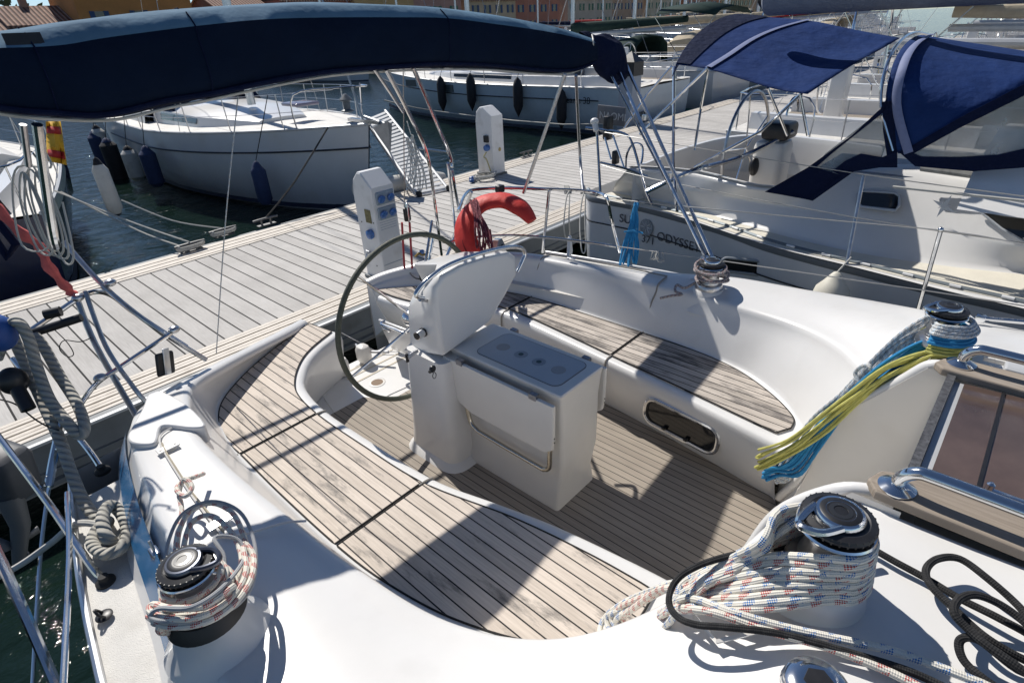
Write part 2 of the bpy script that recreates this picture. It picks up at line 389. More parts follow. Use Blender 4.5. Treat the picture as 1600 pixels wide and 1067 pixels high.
# ================================================================ setting
def water_mat():
    m, nt, b = newmat('water'); L = nt.links
    b.inputs['Base Color'].default_value = (.006, .015, .011, 1); b.inputs['Roughness'].default_value = .04; b.inputs['IOR'].default_value = 1.33
    g = N(nt, 'ShaderNodeNewGeometry'); mp = N(nt, 'ShaderNodeMapping'); mp.inputs['Scale'].default_value = (1, 1.5, 1); L.new(g.outputs['Position'], mp.inputs[0])
    n1 = N(nt, 'ShaderNodeTexNoise'); n1.inputs['Scale'].default_value = 1.7; n1.inputs['Detail'].default_value = 6; n1.inputs['Roughness'].default_value = .55; n1.inputs['Distortion'].default_value = .6
    n2 = N(nt, 'ShaderNodeTexNoise'); n2.inputs['Scale'].default_value = 7; n2.inputs['Detail'].default_value = 3
    L.new(mp.outputs[0], n1.inputs[0]); L.new(mp.outputs[0], n2.inputs[0])
    a = N(nt, 'ShaderNodeMath', operation='MULTIPLY_ADD'); L.new(n2.outputs[0], a.inputs[0]); a.inputs[1].default_value = .22; L.new(n1.outputs[0], a.inputs[2])
    bp = N(nt, 'ShaderNodeBump'); bp.inputs['Strength'].default_value = .55; bp.inputs['Distance'].default_value = .10; L.new(a.outputs[0], bp.inputs['Height']); L.new(bp.outputs[0], b.inputs['Normal'])
    return m
m = MB(); m.add([(-400, -60, 0), (400, -60, 0), (400, 700, 0), (-400, 700, 0)], [(0, 1, 2, 3)])
tag(m.build('water', water_mat(), smooth=False), kind='structure')
PX0, PX1 = -10, 62
pon = thing('pontoon', 'long timber decked pontoon with ribbed pale edge trims between the two rows of boats', 'pontoon', (2, 6.4, 0))
m = MB(); m.box(PX0, PX1, 5.16, 7.6, .50, .55); m.build('decking', PLANK, pon, smooth=False)
def edge(ya, yb, sgn):
    # ribbed trim: flat strip and six ribs
    m = MB(); m.box(PX0, PX1, min(ya, yb), max(ya, yb), .47, .545); m.build('trim_base', TRIMD, pon, smooth=False)
    w = abs(yb-ya); n = 7
    m = MB()
    for k in range(n):
        a = ya + sgn*(.004+k*w/n); b = ya + sgn*((k+1)*w/n-.011)
        m.box(PX0, PX1, min(a, b), max(a, b), .50, .557+.004*(k % 2))
    m.build('ribbed_trim', TRIMC, pon, smooth=False)
edge(4.76, 5.155, 1); edge(8.05, 7.605, -1)
for (y0, y1) in ((4.69, 4.757), (8.053, 8.12)):
    m = MB(); m.box(PX0, PX1, y0, y1, .22, .552); m.build('fascia', PSIDE, pon, smooth=False)
m = MB(); m.box(PX0, PX1, 4.64, 4.69, .20, .235); m.box(PX0, PX1, 4.66, 4.69, .30, .315); m.build('fascia_rail', PSIDE, pon, smooth=False)
m = MB(); m.box(PX0, PX1, 4.655, 4.692, .535, .556); m.build('edge_capping', ALUP, pon, smooth=False)
for k in range(12): m = MB(); m.box(PX0+.5+k*6, PX0+4.2+k*6, 4.95, 7.8, -.4, .22); m.build('float', PONF, pon, smooth=False)

# ================================================================ own yacht
YT = thing('sailing_yacht', 'white sailing yacht with teak lined cockpit, folding table and big steering wheel in the foreground', 'yacht', (1.9, 0, .7))
def yp(name, mb, m, **k):
    return mb.build(name, m, YT, **k)

def loft(stations, sub=5):
    cols = list(zip(*stations)); rows = []
    cc = [catmull(c, sub) for c in cols]
    return [list(r) for r in zip(*cc)]

# --- starboard-side cockpit moulding. profile: sole, wall, rim, inner teak, outer teak, back foot, lip in, lip top, top, outer, deck
def st(I, O, L, U, Vv, W, inn=None, zs=.7, nrm=None, lo=.07):
    I = V((I[0], I[1], 1.1)); O = V((O[0], O[1], 1.1)); L = V(L); U = V(U); Vv = V(Vv); W = V(W)
    n = V((nrm[0], nrm[1], 0)).normalized() if nrm else V((1, 0, 0))
    back = (L-O); 
    out = V((L.x-U.x, L.y-U.y, 0)); out = out.normalized() if out.length > 1e-4 else V((1, 0, 0))
    return [I+n*(.055-lo)+V((0, 0, zs-1.1)), I+n*(.065-lo*.5)+V((0, 0, -.28)), I+n*.075+V((0, 0, -.05)), I+n*.06+V((0, 0, -.004)), I+n*.03+V((0, 0, .002)), I+V((0, 0, 0)), O.copy(), O+back*.04+V((0, 0, .006)), O+back*.14, O+back*.55, L+V((0, 0, -.055))-back*.0, L+V((0, 0, -.012)), L-out*.03+V((0, 0, .006)), L-out*.09+(U-L)*.05+V((0, 0, .004)), U, U+(Vv-U)*.85, Vv, Vv+(W-Vv)*.12+V((0, 0, -.01)), Vv+(W-Vv)*.5, W]
def xyz(p, z=None): return (p.x, p.y, p.z if z is None else z)
A = [
 st((1.44, .47), (1.40, .40), (1.44, .30, 1.62), (1.50, .20, 1.765), (1.50, .05, 1.78), (1.5, -1.3, 1.84), nrm=(.3, 1)),
 st((1.40, .53), (1.13, .55), (1.07, .41, 1.56), (1.06, .25, 1.73), (1.06, .05, 1.775), (1.0, -1.3, 1.84), nrm=(1, .8)),
 st((1.37, .74), (.914, .754), (.81, .63, 1.45), (.70, .40, 1.62), (.55, .05, 1.74), (.45, -1.3, 1.80)),
 st((1.32, 1.10), (.757, 1.106), (.645, .94, 1.42), (.45, .72, 1.52), (.17, .35, 1.62), (-.05, -.5, 1.23)),
 st((1.25, 1.40), (.70, 1.42), (.575, 1.36, 1.42), (.38, 1.30, 1.49), (.08, 1.14, 1.51), (-.13, .95, 1.21)),
 st((1.172, 1.73), (.675, 1.72), (.55, 1.72, 1.42), (.38, 1.74, 1.455), (.17, 1.76, 1.46), (.0, 1.70, 1.2)),
 st((1.15, 2.2), (.676, 2.2), (.53, 2.2, 1.41), (.38, 2.25, 1.425), (.235, 2.28, 1.42), (.09, 2.32, 1.2)),
 st((1.147, 2.65), (.685, 2.62), (.545, 2.60, 1.40), (.41, 2.72, 1.40), (.315, 2.76, 1.385), (.22, 2.85, 1.19)),
 st((1.20, 2.98), (.75, 3.02), (.62, 2.86, 1.385), (.48, 2.98, 1.385), (.40, 3.02, 1.36), (.33, 3.12, 1.18), nrm=(1, -.35)),
 st((1.29, 3.14), (.86, 3.24), (.72, 3.08, 1.36), (.60, 3.16, 1.35), (.54, 3.20, 1.31), (.50, 3.28, 1.1), nrm=(1, -.9)),
 st((1.41, 3.27), (1.07, 3.41), (.95, 3.26, 1.30), (.87, 3.32, 1.29), (.82, 3.36, 1.25), (.84, 3.46, .8), nrm=(.6, -1)),
 st((1.55, 3.36), (1.30, 3.54), (1.235, 3.44, 1.23), (1.18, 3.49, 1.21), (1.15, 3.53, 1.16), (1.16, 3.62, .7), nrm=(.35, -1)),
 st((1.67, 3.41), (1.55, 3.65), (1.52, 3.60, 1.165), (1.49, 3.65, 1.15), (1.47, 3.68, 1.10), (1.47, 3.78, .65), nrm=(.3, -1)),
 st((1.775, 3.45), (1.74, 3.72), (1.73, 3.72, 1.125), (1.72, 3.75, 1.12), (1.71, 3.78, 1.08), (1.71, 3.85, .6), nrm=(.3, -1)),
]
m = MB(); m.grid(loft(A, 5)); yp('coaming', m, GEL, subsurf=1)
# closing end wall of the helm seat
m = MB(); e = A[-1]
m.add([e[0], e[1], e[2], e[3], e[5], e[6], e[8], V((1.74, 3.78, 1.08)), V((1.74, 3.82, .65)), V((1.70, 3.6, .68))], [tuple(range(10))]); yp('seat_end', m, GEL, smooth=False)

# --- port side
def mx(p): return p
B = [
 st((2.48, .50), (2.54, .44), (2.45, .22, 1.60), (2.44, .1, 1.765), (2.44, 0, 1.78), (2.44, -1.3, 1.84), nrm=(-1, .6)),
 st((2.545, .54), (2.72, .53), (2.70, .32, 1.52), (2.76, .17, 1.70), (2.80, 0, 1.75), (2.8, -1.3, 1.83), nrm=(-1, .2)),
 st((2.56, .62), (2.90, .70), (2.93, .50, 1.50), (3.02, .34, 1.62), (3.2, .0, 1.68), (3.2, -1.3, 1.78), nrm=(-1, 0)),
 st((2.60, .85), (3.03, .93), (3.12, .74, 1.455), (3.26, .62, 1.52), (3.56, .40, 1.53), (3.72, .2, 1.22), nrm=(-1, 0)),
 st((2.64, 1.10), (3.08, 1.15), (3.20, 1.00, 1.43), (3.36, .95, 1.47), (3.60, .85, 1.48), (3.72, .8, 1.22), nrm=(-1, 0)),
 st((2.68, 1.40), (3.105, 1.40), (3.225, 1.32, 1.42), (3.38, 1.32, 1.45), (3.60, 1.30, 1.45), (3.70, 1.3, 1.21), nrm=(-1, 0)),
 st((2.71, 1.68), (3.107, 1.68), (3.225, 1.66, 1.415), (3.36, 1.68, 1.43), (3.50, 1.68, 1.42), (3.60, 1.7, 1.2), nrm=(-1, 0)),
 st((2.76, 2.10), (3.107, 2.10), (3.22, 2.1, 1.41), (3.30, 2.1, 1.415), (3.38, 2.12, 1.40), (3.50, 2.15, 1.2), nrm=(-1, 0)),
 st((2.80, 2.52), (3.10, 2.55), (3.20, 2.52, 1.40), (3.28, 2.54, 1.405), (3.34, 2.56, 1.38), (3.44, 2.6, 1.19), nrm=(-1, 0)),
 st((2.79, 2.78), (3.06, 2.85), (3.13, 2.86, 1.39), (3.20, 2.93, 1.39), (3.25, 2.95, 1.37), (3.35, 3.0, 1.17), nrm=(-1, -.3)),
 st((2.68, 2.96), (2.97, 3.13), (3.02, 3.17, 1.36), (3.07, 3.22, 1.36), (3.10, 3.25, 1.33), (3.2, 3.3, 1.1), nrm=(-.8, -.7)),
 st((2.55, 3.10), (2.85, 3.38), (2.90, 3.43, 1.31), (2.93, 3.48, 1.31), (2.96, 3.52, 1.27), (3.0, 3.6, .8), nrm=(-1, -.4)),
 st((2.46, 3.30), (2.68, 3.60), (2.71, 3.66, 1.25), (2.73, 3.71, 1.24), (2.76, 3.75, 1.20), (2.78, 3.8, .7), nrm=(-1, -.1)),
 st((2.42, 3.50), (2.52, 3.76), (2.53, 3.82, 1.20), (2.54, 3.86, 1.19), (2.55, 3.90, 1.16), (2.57, 3.95, .6), nrm=(-1, 0), lo=.16),
 st((2.40, 3.70), (2.41, 3.84), (2.40, 3.88, 1.16), (2.40, 3.91, 1.15), (2.41, 3.93, 1.12), (2.42, 3.98, .6), nrm=(-1, 0), lo=.16),
]
m = MB(); m.grid([list(reversed(r)) for r in loft(B, 5)]); yp('coaming', m, GEL, subsurf=1)
e = B[-1]
m = MB(); m.add([e[0], e[1], e[2], e[3], e[5], e[6], e[8], e[11], e[14], e[16], V((2.42, 3.95, .62))], [tuple(range(11))]); yp('seat_end', m, GEL, smooth=False)

# --- teak panels on the seats
def panel(pts, z, name, m_, th=.008):
    q = MB(); q.prism([(p[0], p[1]) for p in pts], z-.01, z+th); q.prism
    o = yp(name, q, m_, smooth=False)
    c = MB(); c.tube([V((p[0], p[1], z+th-.001)) for p in pts], .0045, 6, closed=True); c.build('caulked_edge', CAULK, o)
    return o
Iq = catmull([(1.352, .66, 0), (1.335, .9, 0), (1.283, 1.26, 0), (1.172, 1.73, 0), (1.15, 2.2, 0), (1.147, 2.62, 0), (1.18, 2.90, 0), (1.26, 3.08, 0), (1.40, 3.25, 0), (1.55, 3.36, 0), (1.765, 3.455, 0)], 10)
Oq = catmull([(1.352, .60, 0), (1.13, .60, 0), (.93, .775, 0), (.785, 1.09, 0), (.715, 1.42, 0), (.692, 1.72, 0), (.69, 2.2, 0), (.70, 2.60, 0), (.705, 2.85, 0), (.77, 3.06, 0), (.88, 3.23, 0), (1.09, 3.40, 0), (1.32, 3.53, 0), (1.56, 3.64, 0), (1.73, 3.705, 0)], 10)
def cut(c, y0, y1): return [p for p in c if y0 <= p.y <= y1]
def lerp_at(c, y):
    for a, b in zip(c, c[1:]):
        if (a.y-y)*(b.y-y) <= 0 and abs(a.y-b.y) > 1e-6: return a+(b-a)*((y-a.y)/(b.y-a.y))
    return c[0]
g = .007
segs = [(.4, 1.735-g, 0), (1.735+g, 2.64-g, 0), (2.64+g, 9, 0)]
for (a, b, _) in segs:
    ii = [lerp_at(Iq, a)]*(a > .5)+cut(Iq, a, b)+[lerp_at(Iq, b)]*(b < 8); oo = [lerp_at(Oq, a)]*(a > .5)+cut(Oq, a, b)+[lerp_at(Oq, b)]*(b < 8)
    panel(ii+list(reversed(oo)), 1.103, 'seat_planking', TEAKS)
IP = catmull([(2.575, .60, 0), (2.60, .8, 0), (2.64, 1.1, 0), (2.71, 1.68, 0), (2.765, 2.1, 0), (2.81, 2.52, 0), (2.80, 2.76, 0), (2.70, 2.97, 0), (2.57, 3.12, 0), (2.48, 3.30, 0), (2.43, 3.5, 0), (2.415, 3.68, 0)], 8)
OP = catmull([(2.66, .555, 0), (2.76, .58, 0), (2.89, .73, 0), (3.01, .95, 0), (3.065, 1.15, 0), (3.09, 1.40, 0), (3.095, 1.68, 0), (3.095, 2.1, 0), (3.085, 2.55, 0), (3.045, 2.84, 0), (2.955, 3.12, 0), (2.835, 3.36, 0), (2.67, 3.57, 0), (2.51, 3.73, 0), (2.42, 3.80, 0)], 8)
for (a, b) in ((.4, 1.69-g), (1.69+g, 2.68-g), (2.68+g, 9)):
    ii = [lerp_at(IP, a)]*(a > .5)+cut(IP, a, b)+[lerp_at(IP, b)]*(b < 8); oo = [lerp_at(OP, a)]*(a > .5)+cut(OP, a, b)+[lerp_at(OP, b)]*(b < 8)
    panel(ii+list(reversed(oo)), 1.103, 'seat_planking', TEAKP)
# seams of the locker lids: thin grey joints following the moulding
def joint(prof, name='lid_joint', r=.006, m_=JOINT):
    q = MB(); q.tube(catmull(prof, 5), r, 6); return yp(name, q, m_)
joint([(2.715, 1.69, 1.108), (2.67, 1.69, 1.104), (2.645, 1.69, 1.085), (2.637, 1.69, 1.03), (2.64, 1.69, .85), (2.65, 1.69, .74)])
joint([(3.09, 1.69, 1.108), (3.13, 1.69, 1.12), (3.15, 1.69, 1.18), (3.19, 1.69, 1.3), (3.222, 1.68, 1.37), (3.235, 1.68, 1.41), (3.27, 1.68, 1.428), (3.35, 1.68, 1.436)])
joint([(3.36, 1.68, 1.438), (3.35, 2.0, 1.43), (3.31, 2.4, 1.42), (3.29, 2.62, 1.413)])
joint([(2.81, 2.68, 1.108), (2.765, 2.68, 1.10), (2.737, 2.68, 1.08), (2.73, 2.68, 1.02), (2.74, 2.68, .85)])
joint([(3.075, 2.68, 1.108), (3.11, 2.68, 1.12), (3.125, 2.68, 1.18), (3.155, 2.68, 1.28), (3.18, 2.67, 1.36), (3.205, 2.66, 1.402), (3.25, 2.64, 1.413), (3.29, 2.62, 1.413)])
joint([(1.147, 1.735, 1.11), (1.19, 1.735, 1.108), (1.232, 1.735, 1.098)]); joint([(1.14, 2.64, 1.11), (1.175, 2.64, 1.106), (1.205, 2.64, 1.098)])
joint([(.69, 2.64, 1.11), (.645, 2.65, 1.12), (.62, 2.64, 1.17)], r=.008)
# raised lid on the near coaming
lid = [xyz(Z(262, 690, 1.43)), xyz(Z(252, 672, 1.43)), xyz(Z(300, 668, 1.43))]
joint([(.565, 1.62, 1.433), (.50, 1.66, 1.448), (.40, 1.70, 1.457), (.335, 1.74, 1.462), (.325, 1.80, 1.463), (.34, 2.1, 1.445), (.375, 2.5, 1.422), (.40, 2.62, 1.416), (.44, 2.66, 1.413), (.50, 2.66, 1.413)], r=.0045, m_=GEL2)
q = MB(); q.tube([(.335, 1.78, 1.462), (.345, 2.1, 1.446), (.375, 2.45, 1.424), (.39, 2.56, 1.42)], .009, 8, flat=.45); yp('lid_hinge', q, mat('lid_hinge_strip', (.50, .44, .33), .6, var=.1))
for (x, y, z) in ((.395, 2.50, 1.423), (.345, 1.83, 1.463)):
    q = MB(); q.bbox(x-.045, x+.045, y-.022, y+.022, z, z+.006, .003)
    for dx in (-.03, .03): q.lathe([(.005, 0), (.005, .003), (.001, .004)], Matrix.Translation((x+dx, y, z+.005)), 10)
    yp('hinge_plate', q, GEL2 if y > 2 else ALU, smooth=False)

# --- cockpit sole and stern platform
q = MB(); q.box(.95, 3.15, .2, 3.58, .60, .694); yp('sole_tray', q, GEL, smooth=False)
q = MB(); q.prism([(1.20, .42), (2.75, .42), (2.78, 1.0), (2.70, 2.6), (2.36, 2.93), (1.83, 2.93), (1.72, 3.12), (1.45, 3.12), (1.15, 2.5)], .694, .704); yp('cockpit_sole', q, TEAKF, smooth=False)
q = MB()
q.prism([(1.45, 3.0), (1.87, 3.0), (2.40, 2.93), (2.46, 3.60), (1.6, 3.60)], .6945, .700)
yp('stern_platform', q, GEL, smooth=False)
q = MB()
for k in range(3): q.box(1.78, 2.28, 3.32+k*.09, 3.335+k*.09, .7005, .7035)
yp('nonslip_strip', q, mat('step_strip', (.60, .54, .44), .8), smooth=False)
q = MB(); q.lathe([(.062, .7005), (.060, .7035), (.045, .7045), (.043, .7015)], Matrix.Translation((1.90, 3.20, 0)), 28); 
o = yp('drain_ring', q, GEL2)
q = MB(); q.lathe([(.056, .7036), (.02, .7037)], Matrix.Translation((1.905, 3.20, 0)), 24); q.build('drain_bore', mat('drain_brown', (.20, .13, .08), .7), o)
# fascia of helm locker on the port side: hatch, latches, rail
FM = Matrix.Translation((2.26, 3.22, .90)) @ Matrix.Rotation(math.radians(4), 4, 'Z') @ Matrix.Rotation(math.radians(-16), 4, 'Y')
q = MB(); q.bbox(-.012, .012, -.20, .22, -.15, .17, .011, FM @ Matrix.Translation((-.045, 0, .01))); yp('locker_door', q, GEL)
q = MB()
for (yy, zz) in ((.14, .10), (-.02, -.07)): q.bbox(-.008, .008, yy-.035, yy+.035, zz-.014, zz+.014, .005, FM @ Matrix.Translation((-.064, 0, .01)))
yp('door_latch', q, STEELR)
q = MB(); q.tube(catmull([FM @ V((-.06, .12, .20)), FM @ V((-.10, .11, .21)), FM @ V((-.10, -.03, .21)), FM @ V((-.10, -.14, .21)), FM @ V((-.06, -.15, .20))], 6), .011, 10); yp('grab_rail', q, STEEL)
for (x, y) in ((2.02, 3.52), (1.80, 3.50)):
    q = MB(); q.bbox(x-.05, x+.05, y-.06, y+.06, .70, .86, .04); yp('stern_pad', q, GEL2)
q = MB(); q.tube([V((2.05, 3.66, .80)), V((2.02, 3.55, .79)), V((2.14, 3.35, .80))], .012, 8); q.tube([V((1.98, 3.72, .92)), V((2.16, 3.55, .72)), V((2.28, 3.4, .72))], .004, 6); yp('gate_bar', q, STEELR)

# --- bench front below the port seat: oval window
def oval(n, w, h, r):
    pts = []
    for (cx, cy, a0) in ((w-r, h-r, 0), (-w+r, h-r, 90), (-w+r, -h+r, 180), (w-r, -h+r, 270)):
        for k in range(n): a = math.radians(a0+90*k/(n-1)); pts.append((cx+r*math.cos(a), cy+r*math.sin(a)))
    return pts
def window(M, w, h, r, parent, fr=STEEL, gl=GLASSD, t=.011):
    a = MB(); ring = [M @ V((x, y, .004)) for x, y in oval(7, w, h, r)]; a.tube(ring, t, 8, closed=True, flat=1.0)
    o = a.build('window', fr, parent)
    b = MB(); b.add([M @ V((x*.985, y*.985, .004)) for x, y in oval(7, w, h, r)], [tuple(range(28))]); b.build('pane', gl, o, smooth=False)
    c = MB(); c.tube([M @ V((x*.93, y*.88, .007)) for x, y in oval(7, w, h, r)], t*.35, 6, closed=True); c.build('gasket', RUBBER, o)
    return o
# local x = along bench (towards aft), y = up, z = out of wall (-X)
pw = Z(1057, 680, .93)
ax = V((.115, .99, 0)).normalized(); up_ = V((.09, -.01, 1)).normalized(); nn = ax.cross(up_).normalized()
nn = -nn if nn.x > 0 else nn
Mw = Matrix(((ax.x, up_.x, nn.x, 2.575), (ax.y, up_.y, nn.y, 1.115), (ax.z, up_.z, nn.z, .91), (0, 0, 0, 1)))
ow = window(Mw, .245, .083, .066, YT, t=.014)
q = MB()
for k in (-.06, .09): q.bbox(-.012, .012, -.012, .006, 0, .02, .003, Mw @ Matrix.Translation((k, -.06, .008)))
q.build('dog_catch', BLACKP, ow)

# --- bulkhead at the fore end, bridge, companionway and coachroof
q = MB()
wing = [V((2.40, .33, 1.443)), V((2.40, .089, 1.783)), V((2.40, .0, 1.80)), V((2.40, .0, .69)), V((2.40, .47, .69)), V((2.40, .40, 1.0))]
q.add(wing, [tuple(range(6))])
q.add([V((2.40, .33, 1.443)), V((2.40, .40, 1.0)), V((2.40, .47, .69)), V((2.54, .52, .69)), V((2.53, .52, 1.06)), V((2.58, .50, 1.10)), V((2.60, .40, 1.30))], [tuple(range(7))])
q.add([V((2.40, .33, 1.443)), V((2.60, .40, 1.30)), V((2.56, .10, 1.77)), V((2.40, .089, 1.783))], [(0, 1, 2, 3)])
q.add([V((1.50, .02, 1.80)), V((2.40, .02, 1.80)), V((2.40, .02, .69)), V((1.50, .02, .69))], [(0, 1, 2, 3)])
q.add([V((1.50, .12, 1.80)), V((1.50, .0, 1.80)), V((1.50, .0, .69)), V((1.50, .50, .69)), V((1.50, .47, 1.1)), V((1.50, .33, 1.5))], [tuple(range(6))])
yp('bulkhead', q, GEL2, smooth=False)
q = MB(); q.tube(catmull([V((2.50, .50, .78)), V((2.43, .42, 1.0)), V((2.425, .37, 1.22)), V((2.425, .335, 1.43)), V((2.425, .29, 1.50)), V((2.425, .16, 1.68)), V((2.425, .095, 1.775)), V((2.425, .05, 1.795)), V((2.42, .0, 1.80))], 6), .022, 12); yp('moulded_ridge', q, GEL)
q = MB(); q.tube(catmull([V((1.50, .44, 1.05)), V((1.50, .36, 1.35)), V((1.51, .29, 1.60)), V((1.52, .16, 1.77)), V((1.55, .06, 1.80))], 6), .02, 12); yp('moulded_ridge', q, GEL)
q = MB(); q.box(1.64, 2.33, -.035, -.002, 1.50, 1.795); yp('hatch_sill', q, ALUP, smooth=False)
q = MB(); q.box(1.60, 2.36, .0, .026, 1.803, 1.816); yp('sill_strip', q, mat('worn_alloy_strip', (.13, .13, .135), .5, .5, var=.6, vs=60), smooth=False)
q = MB(); q.add([(1.645, -.03, 1.80), (2.325, -.03, 1.80), (2.325, -1.3, 1.85), (1.645, -1.3, 1.85)], [(0, 1, 2, 3)]); 
hp = yp('sliding_hatch', q, SMOKE, smooth=False)
q = MB()
q.box(1.645, 2.325, -.145, -.135, 1.8055, 1.809); q.build('board_seam', BLACKP, hp, smooth=False)
q = MB(); q.bbox(1.70, 1.72, -.24, -.15, 1.812, 1.83, .005); q.lathe([(.01, 0), (.01, .02), (.004, .026)], Matrix.Translation((1.71, -.16, 1.825)), 12); q.build('barrel_bolt', STEEL, hp)
# teak trims either side with handrails
def trim(x0, x1, y0, y1, z, tip):
    q = MB(); pts = [(x0, y1), (x1, y1), (x1, y0-.10), (x1-.3*(x1-x0), y0-.02), (x0+.3*(x1-x0), y0), (x0, y0-.03)]
    q.prism(pts, z-.03, z); o = yp('teak_trim', q, TEAKT, smooth=False, bevel=.006); return o
tr1 = trim(1.50, 1.645, .10, -1.3, 1.835, 0)
tr2 = trim(2.335, 2.46, .075, -1.3, 1.83, 1)
def hrail(x, y0, y1, z, h=.075, r=.0185):
    q = MB(); q.tube(catmull([V((x, y0, z)), V((x, y0-.002, z+h*.5)), V((x, y0-.03, z+h*.92)), V((x, y0-.08, z+h)), V((x, y0-.3, z+h)), V((x, y1+.08, z+h)), V((x, y1+.03, z+h*.9)), V((x, y1, z+h*.5)), V((x, y1, z))], 8), r, 14); o = yp('handrail', q, STEEL)
    for y in (y0, y1):
        q = MB(); q.lathe([(.047, 0), (.047, .004), (.032, .012), (.02, .018)], Matrix.Translation((x, y, z)), 24); q.build('rail_foot', STEEL, o)
hrail(1.55, .03, -.75, 1.836); hrail(2.41, .0, -.8, 1.831)
# coachroof top between trims and beyond
q = MB()
q.grid([[V((x, y, 1.775+.02*(1-((x-1.95)/1.3)**2)-(.0 if y > -.5 else 0))) for x in [1.5+.0*i+k*.12 for i in (0,) for k in range(9)]] for y in (-1.3, -2.0)])
yp('coachroof', q, GEL)
q = MB(); q.box(.15, 3.7, -3.0, -1.3, 1.2, 1.86); yp('coachroof', q, GEL, bevel=.08)
# side decks, hull
def hb(y):  # half beam of the hull along y
    t = (y+7.2)/11.2   # 0 bow .. 1 stern
    t = max(0.0, min(1, t)); return 2.14*math.sin(min(1, t/.62)*math.pi/2)**.8*(1-.28*max(0, (t-.62)/.38)**2.6)
ys = [-7.15+10.2*k/40 for k in range(41)]
rows = []
for y in ys:
    b = hb(y)+.005; c = 1.9
    z = 1.19+.18*((3.0-y)/10)**2
    zs = z
    rows.append([V((c-b, y, zs)), V((c-b*.995, y, zs-.1)), V((c-b*.97, y, .5)), V((c-b*.86, y, .05)), V((c-b*.5, y, -.25)), V((c, y, -.4)), V((c+b*.5, y, -.25)), V((c+b*.86, y, .05)), V((c+b*.97, y, .5)), V((c+b*.995, y, zs-.1)), V((c+b, y, zs))])
q = MB(); q.grid([list(reversed(r)) for r in rows]); 
yp('hull', q, WHITEHULL)
q = MB()
rl = []; rr = []
for y in ys:
    b = hb(y); z = 1.19+.18*((3.0-y)/10)**2
    rl.append([V((1.9-b, y, z)), V((1.9-b+.25, y, z+.01)), V((1.9-b+.55, y, z+.012))]) if y < 2.9 else None
    rr.append([V((1.9+b-.75, y, z+.012)), V((1.9+b-.3, y, z+.01)), V((1.9+b, y, z))]) if y < 3.3 else None
q.grid(rl); q.grid(rr); yp('side_deck', q, NONSKID)
q = MB()
for s in (-1, 1):
    q.tube([V((1.9+s*(hb(y)-.005), y, 1.205+.18*((3.0-y)/10)**2)) for y in ys if y < 3.1], .014, 8)
yp('toe_rail', q, ALU)
for sg, W_ in ((-1, [(.05, 3.05), (.33, 3.10), (.52, 3.28), (.86, 3.46), (1.18, 3.62), (1.49, 3.78), (1.73, 3.86)]), (1, [(3.80, 3.05), (3.38, 3.02), (3.22, 3.3), (3.02, 3.6), (2.80, 3.8), (2.59, 3.95), (2.44, 3.99)])):
    q = MB(); q.grid([[V((x, y, zt)) for (x, y), zt in zip(W_, (1.185, 1.18, 1.1, .82, .72, .66, .62))], [V((x+.0, y+.02, -.05)) for x, y in W_]]); yp('transom', q, WHITEHULL, smooth=False)
# blue flash on the outer wall
q = MB(); rows = []
for s_ in catmull([a_[19].lerp(a_[16], .30) for a_ in A[4:9]], 5): rows.append([s_])
for r_, s_ in zip(rows, catmull([a_[19].lerp(a_[16], .78) for a_ in A[4:9]], 5)): r_.append(s_)
k_ = len(rows)
for i_, r_ in enumerate(rows):
    t_ = min(1, (k_-1-i_)/4); m_ = r_[0].lerp(r_[1], .5); r_[0] = m_.lerp(r_[0], t_)+V((-.012, -.002, .008)); r_[1] = m_.lerp(r_[1], t_)+V((-.012, -.002, .008))
q.grid(rows); yp('blue_flash', q, BLUEB)
q = MB(); ol = [(199, 682), (205, 668), (222, 638), (230, 618), (240, 611), (256, 612), (292, 632), (320, 662), (300, 668), (262, 664), (249, 668), (243, 690), (225, 694), (205, 691)]
pp = catmull([Z(x_, y_, 1.425) for x_, y_ in ol], 3, closed=True); q.prism([(p_.x, p_.y) for p_ in pp], 1.33, 1.425); yp('corner_pad', q, GEL, bevel=.014)
cr_ = catmull([a_[11].lerp(a_[14], .30)+V((0, 0, -.001)) for a_ in A[1:8]], 6)
for (x_, y_) in ((893, 404), (1086, 437)):
    c = Z(x_, y_, 1.435); q = MB(); q.bbox(-.012, .012, -.035, .035, 0, .006, .003, Matrix.Translation(c)); yp('hinge_plate', q, STEELR)
for k in range(3):
    q = MB(); x_, y_ = ((1105, 975), (1130, 1003), (1080, 1000))[k]; c = Z(x_, y_, 1.72)
q = MB(); q.tube([Z(1085, 962, 1.70), Z(1120, 1002, 1.735), Z(1190, 985, 1.765)], .006, 4); yp('drip_channel', q, GEL2)
print('yacht base')
# ---------------------------------------------------------------- yacht fittings
def tubes(name, paths, r, m_, parent=YT, n=10, sub=6):
    q = MB()
    for p in paths: q.tube(catmull(p, sub) if len(p) > 2 else p, r, n)
    return q.build(name, m_, parent)
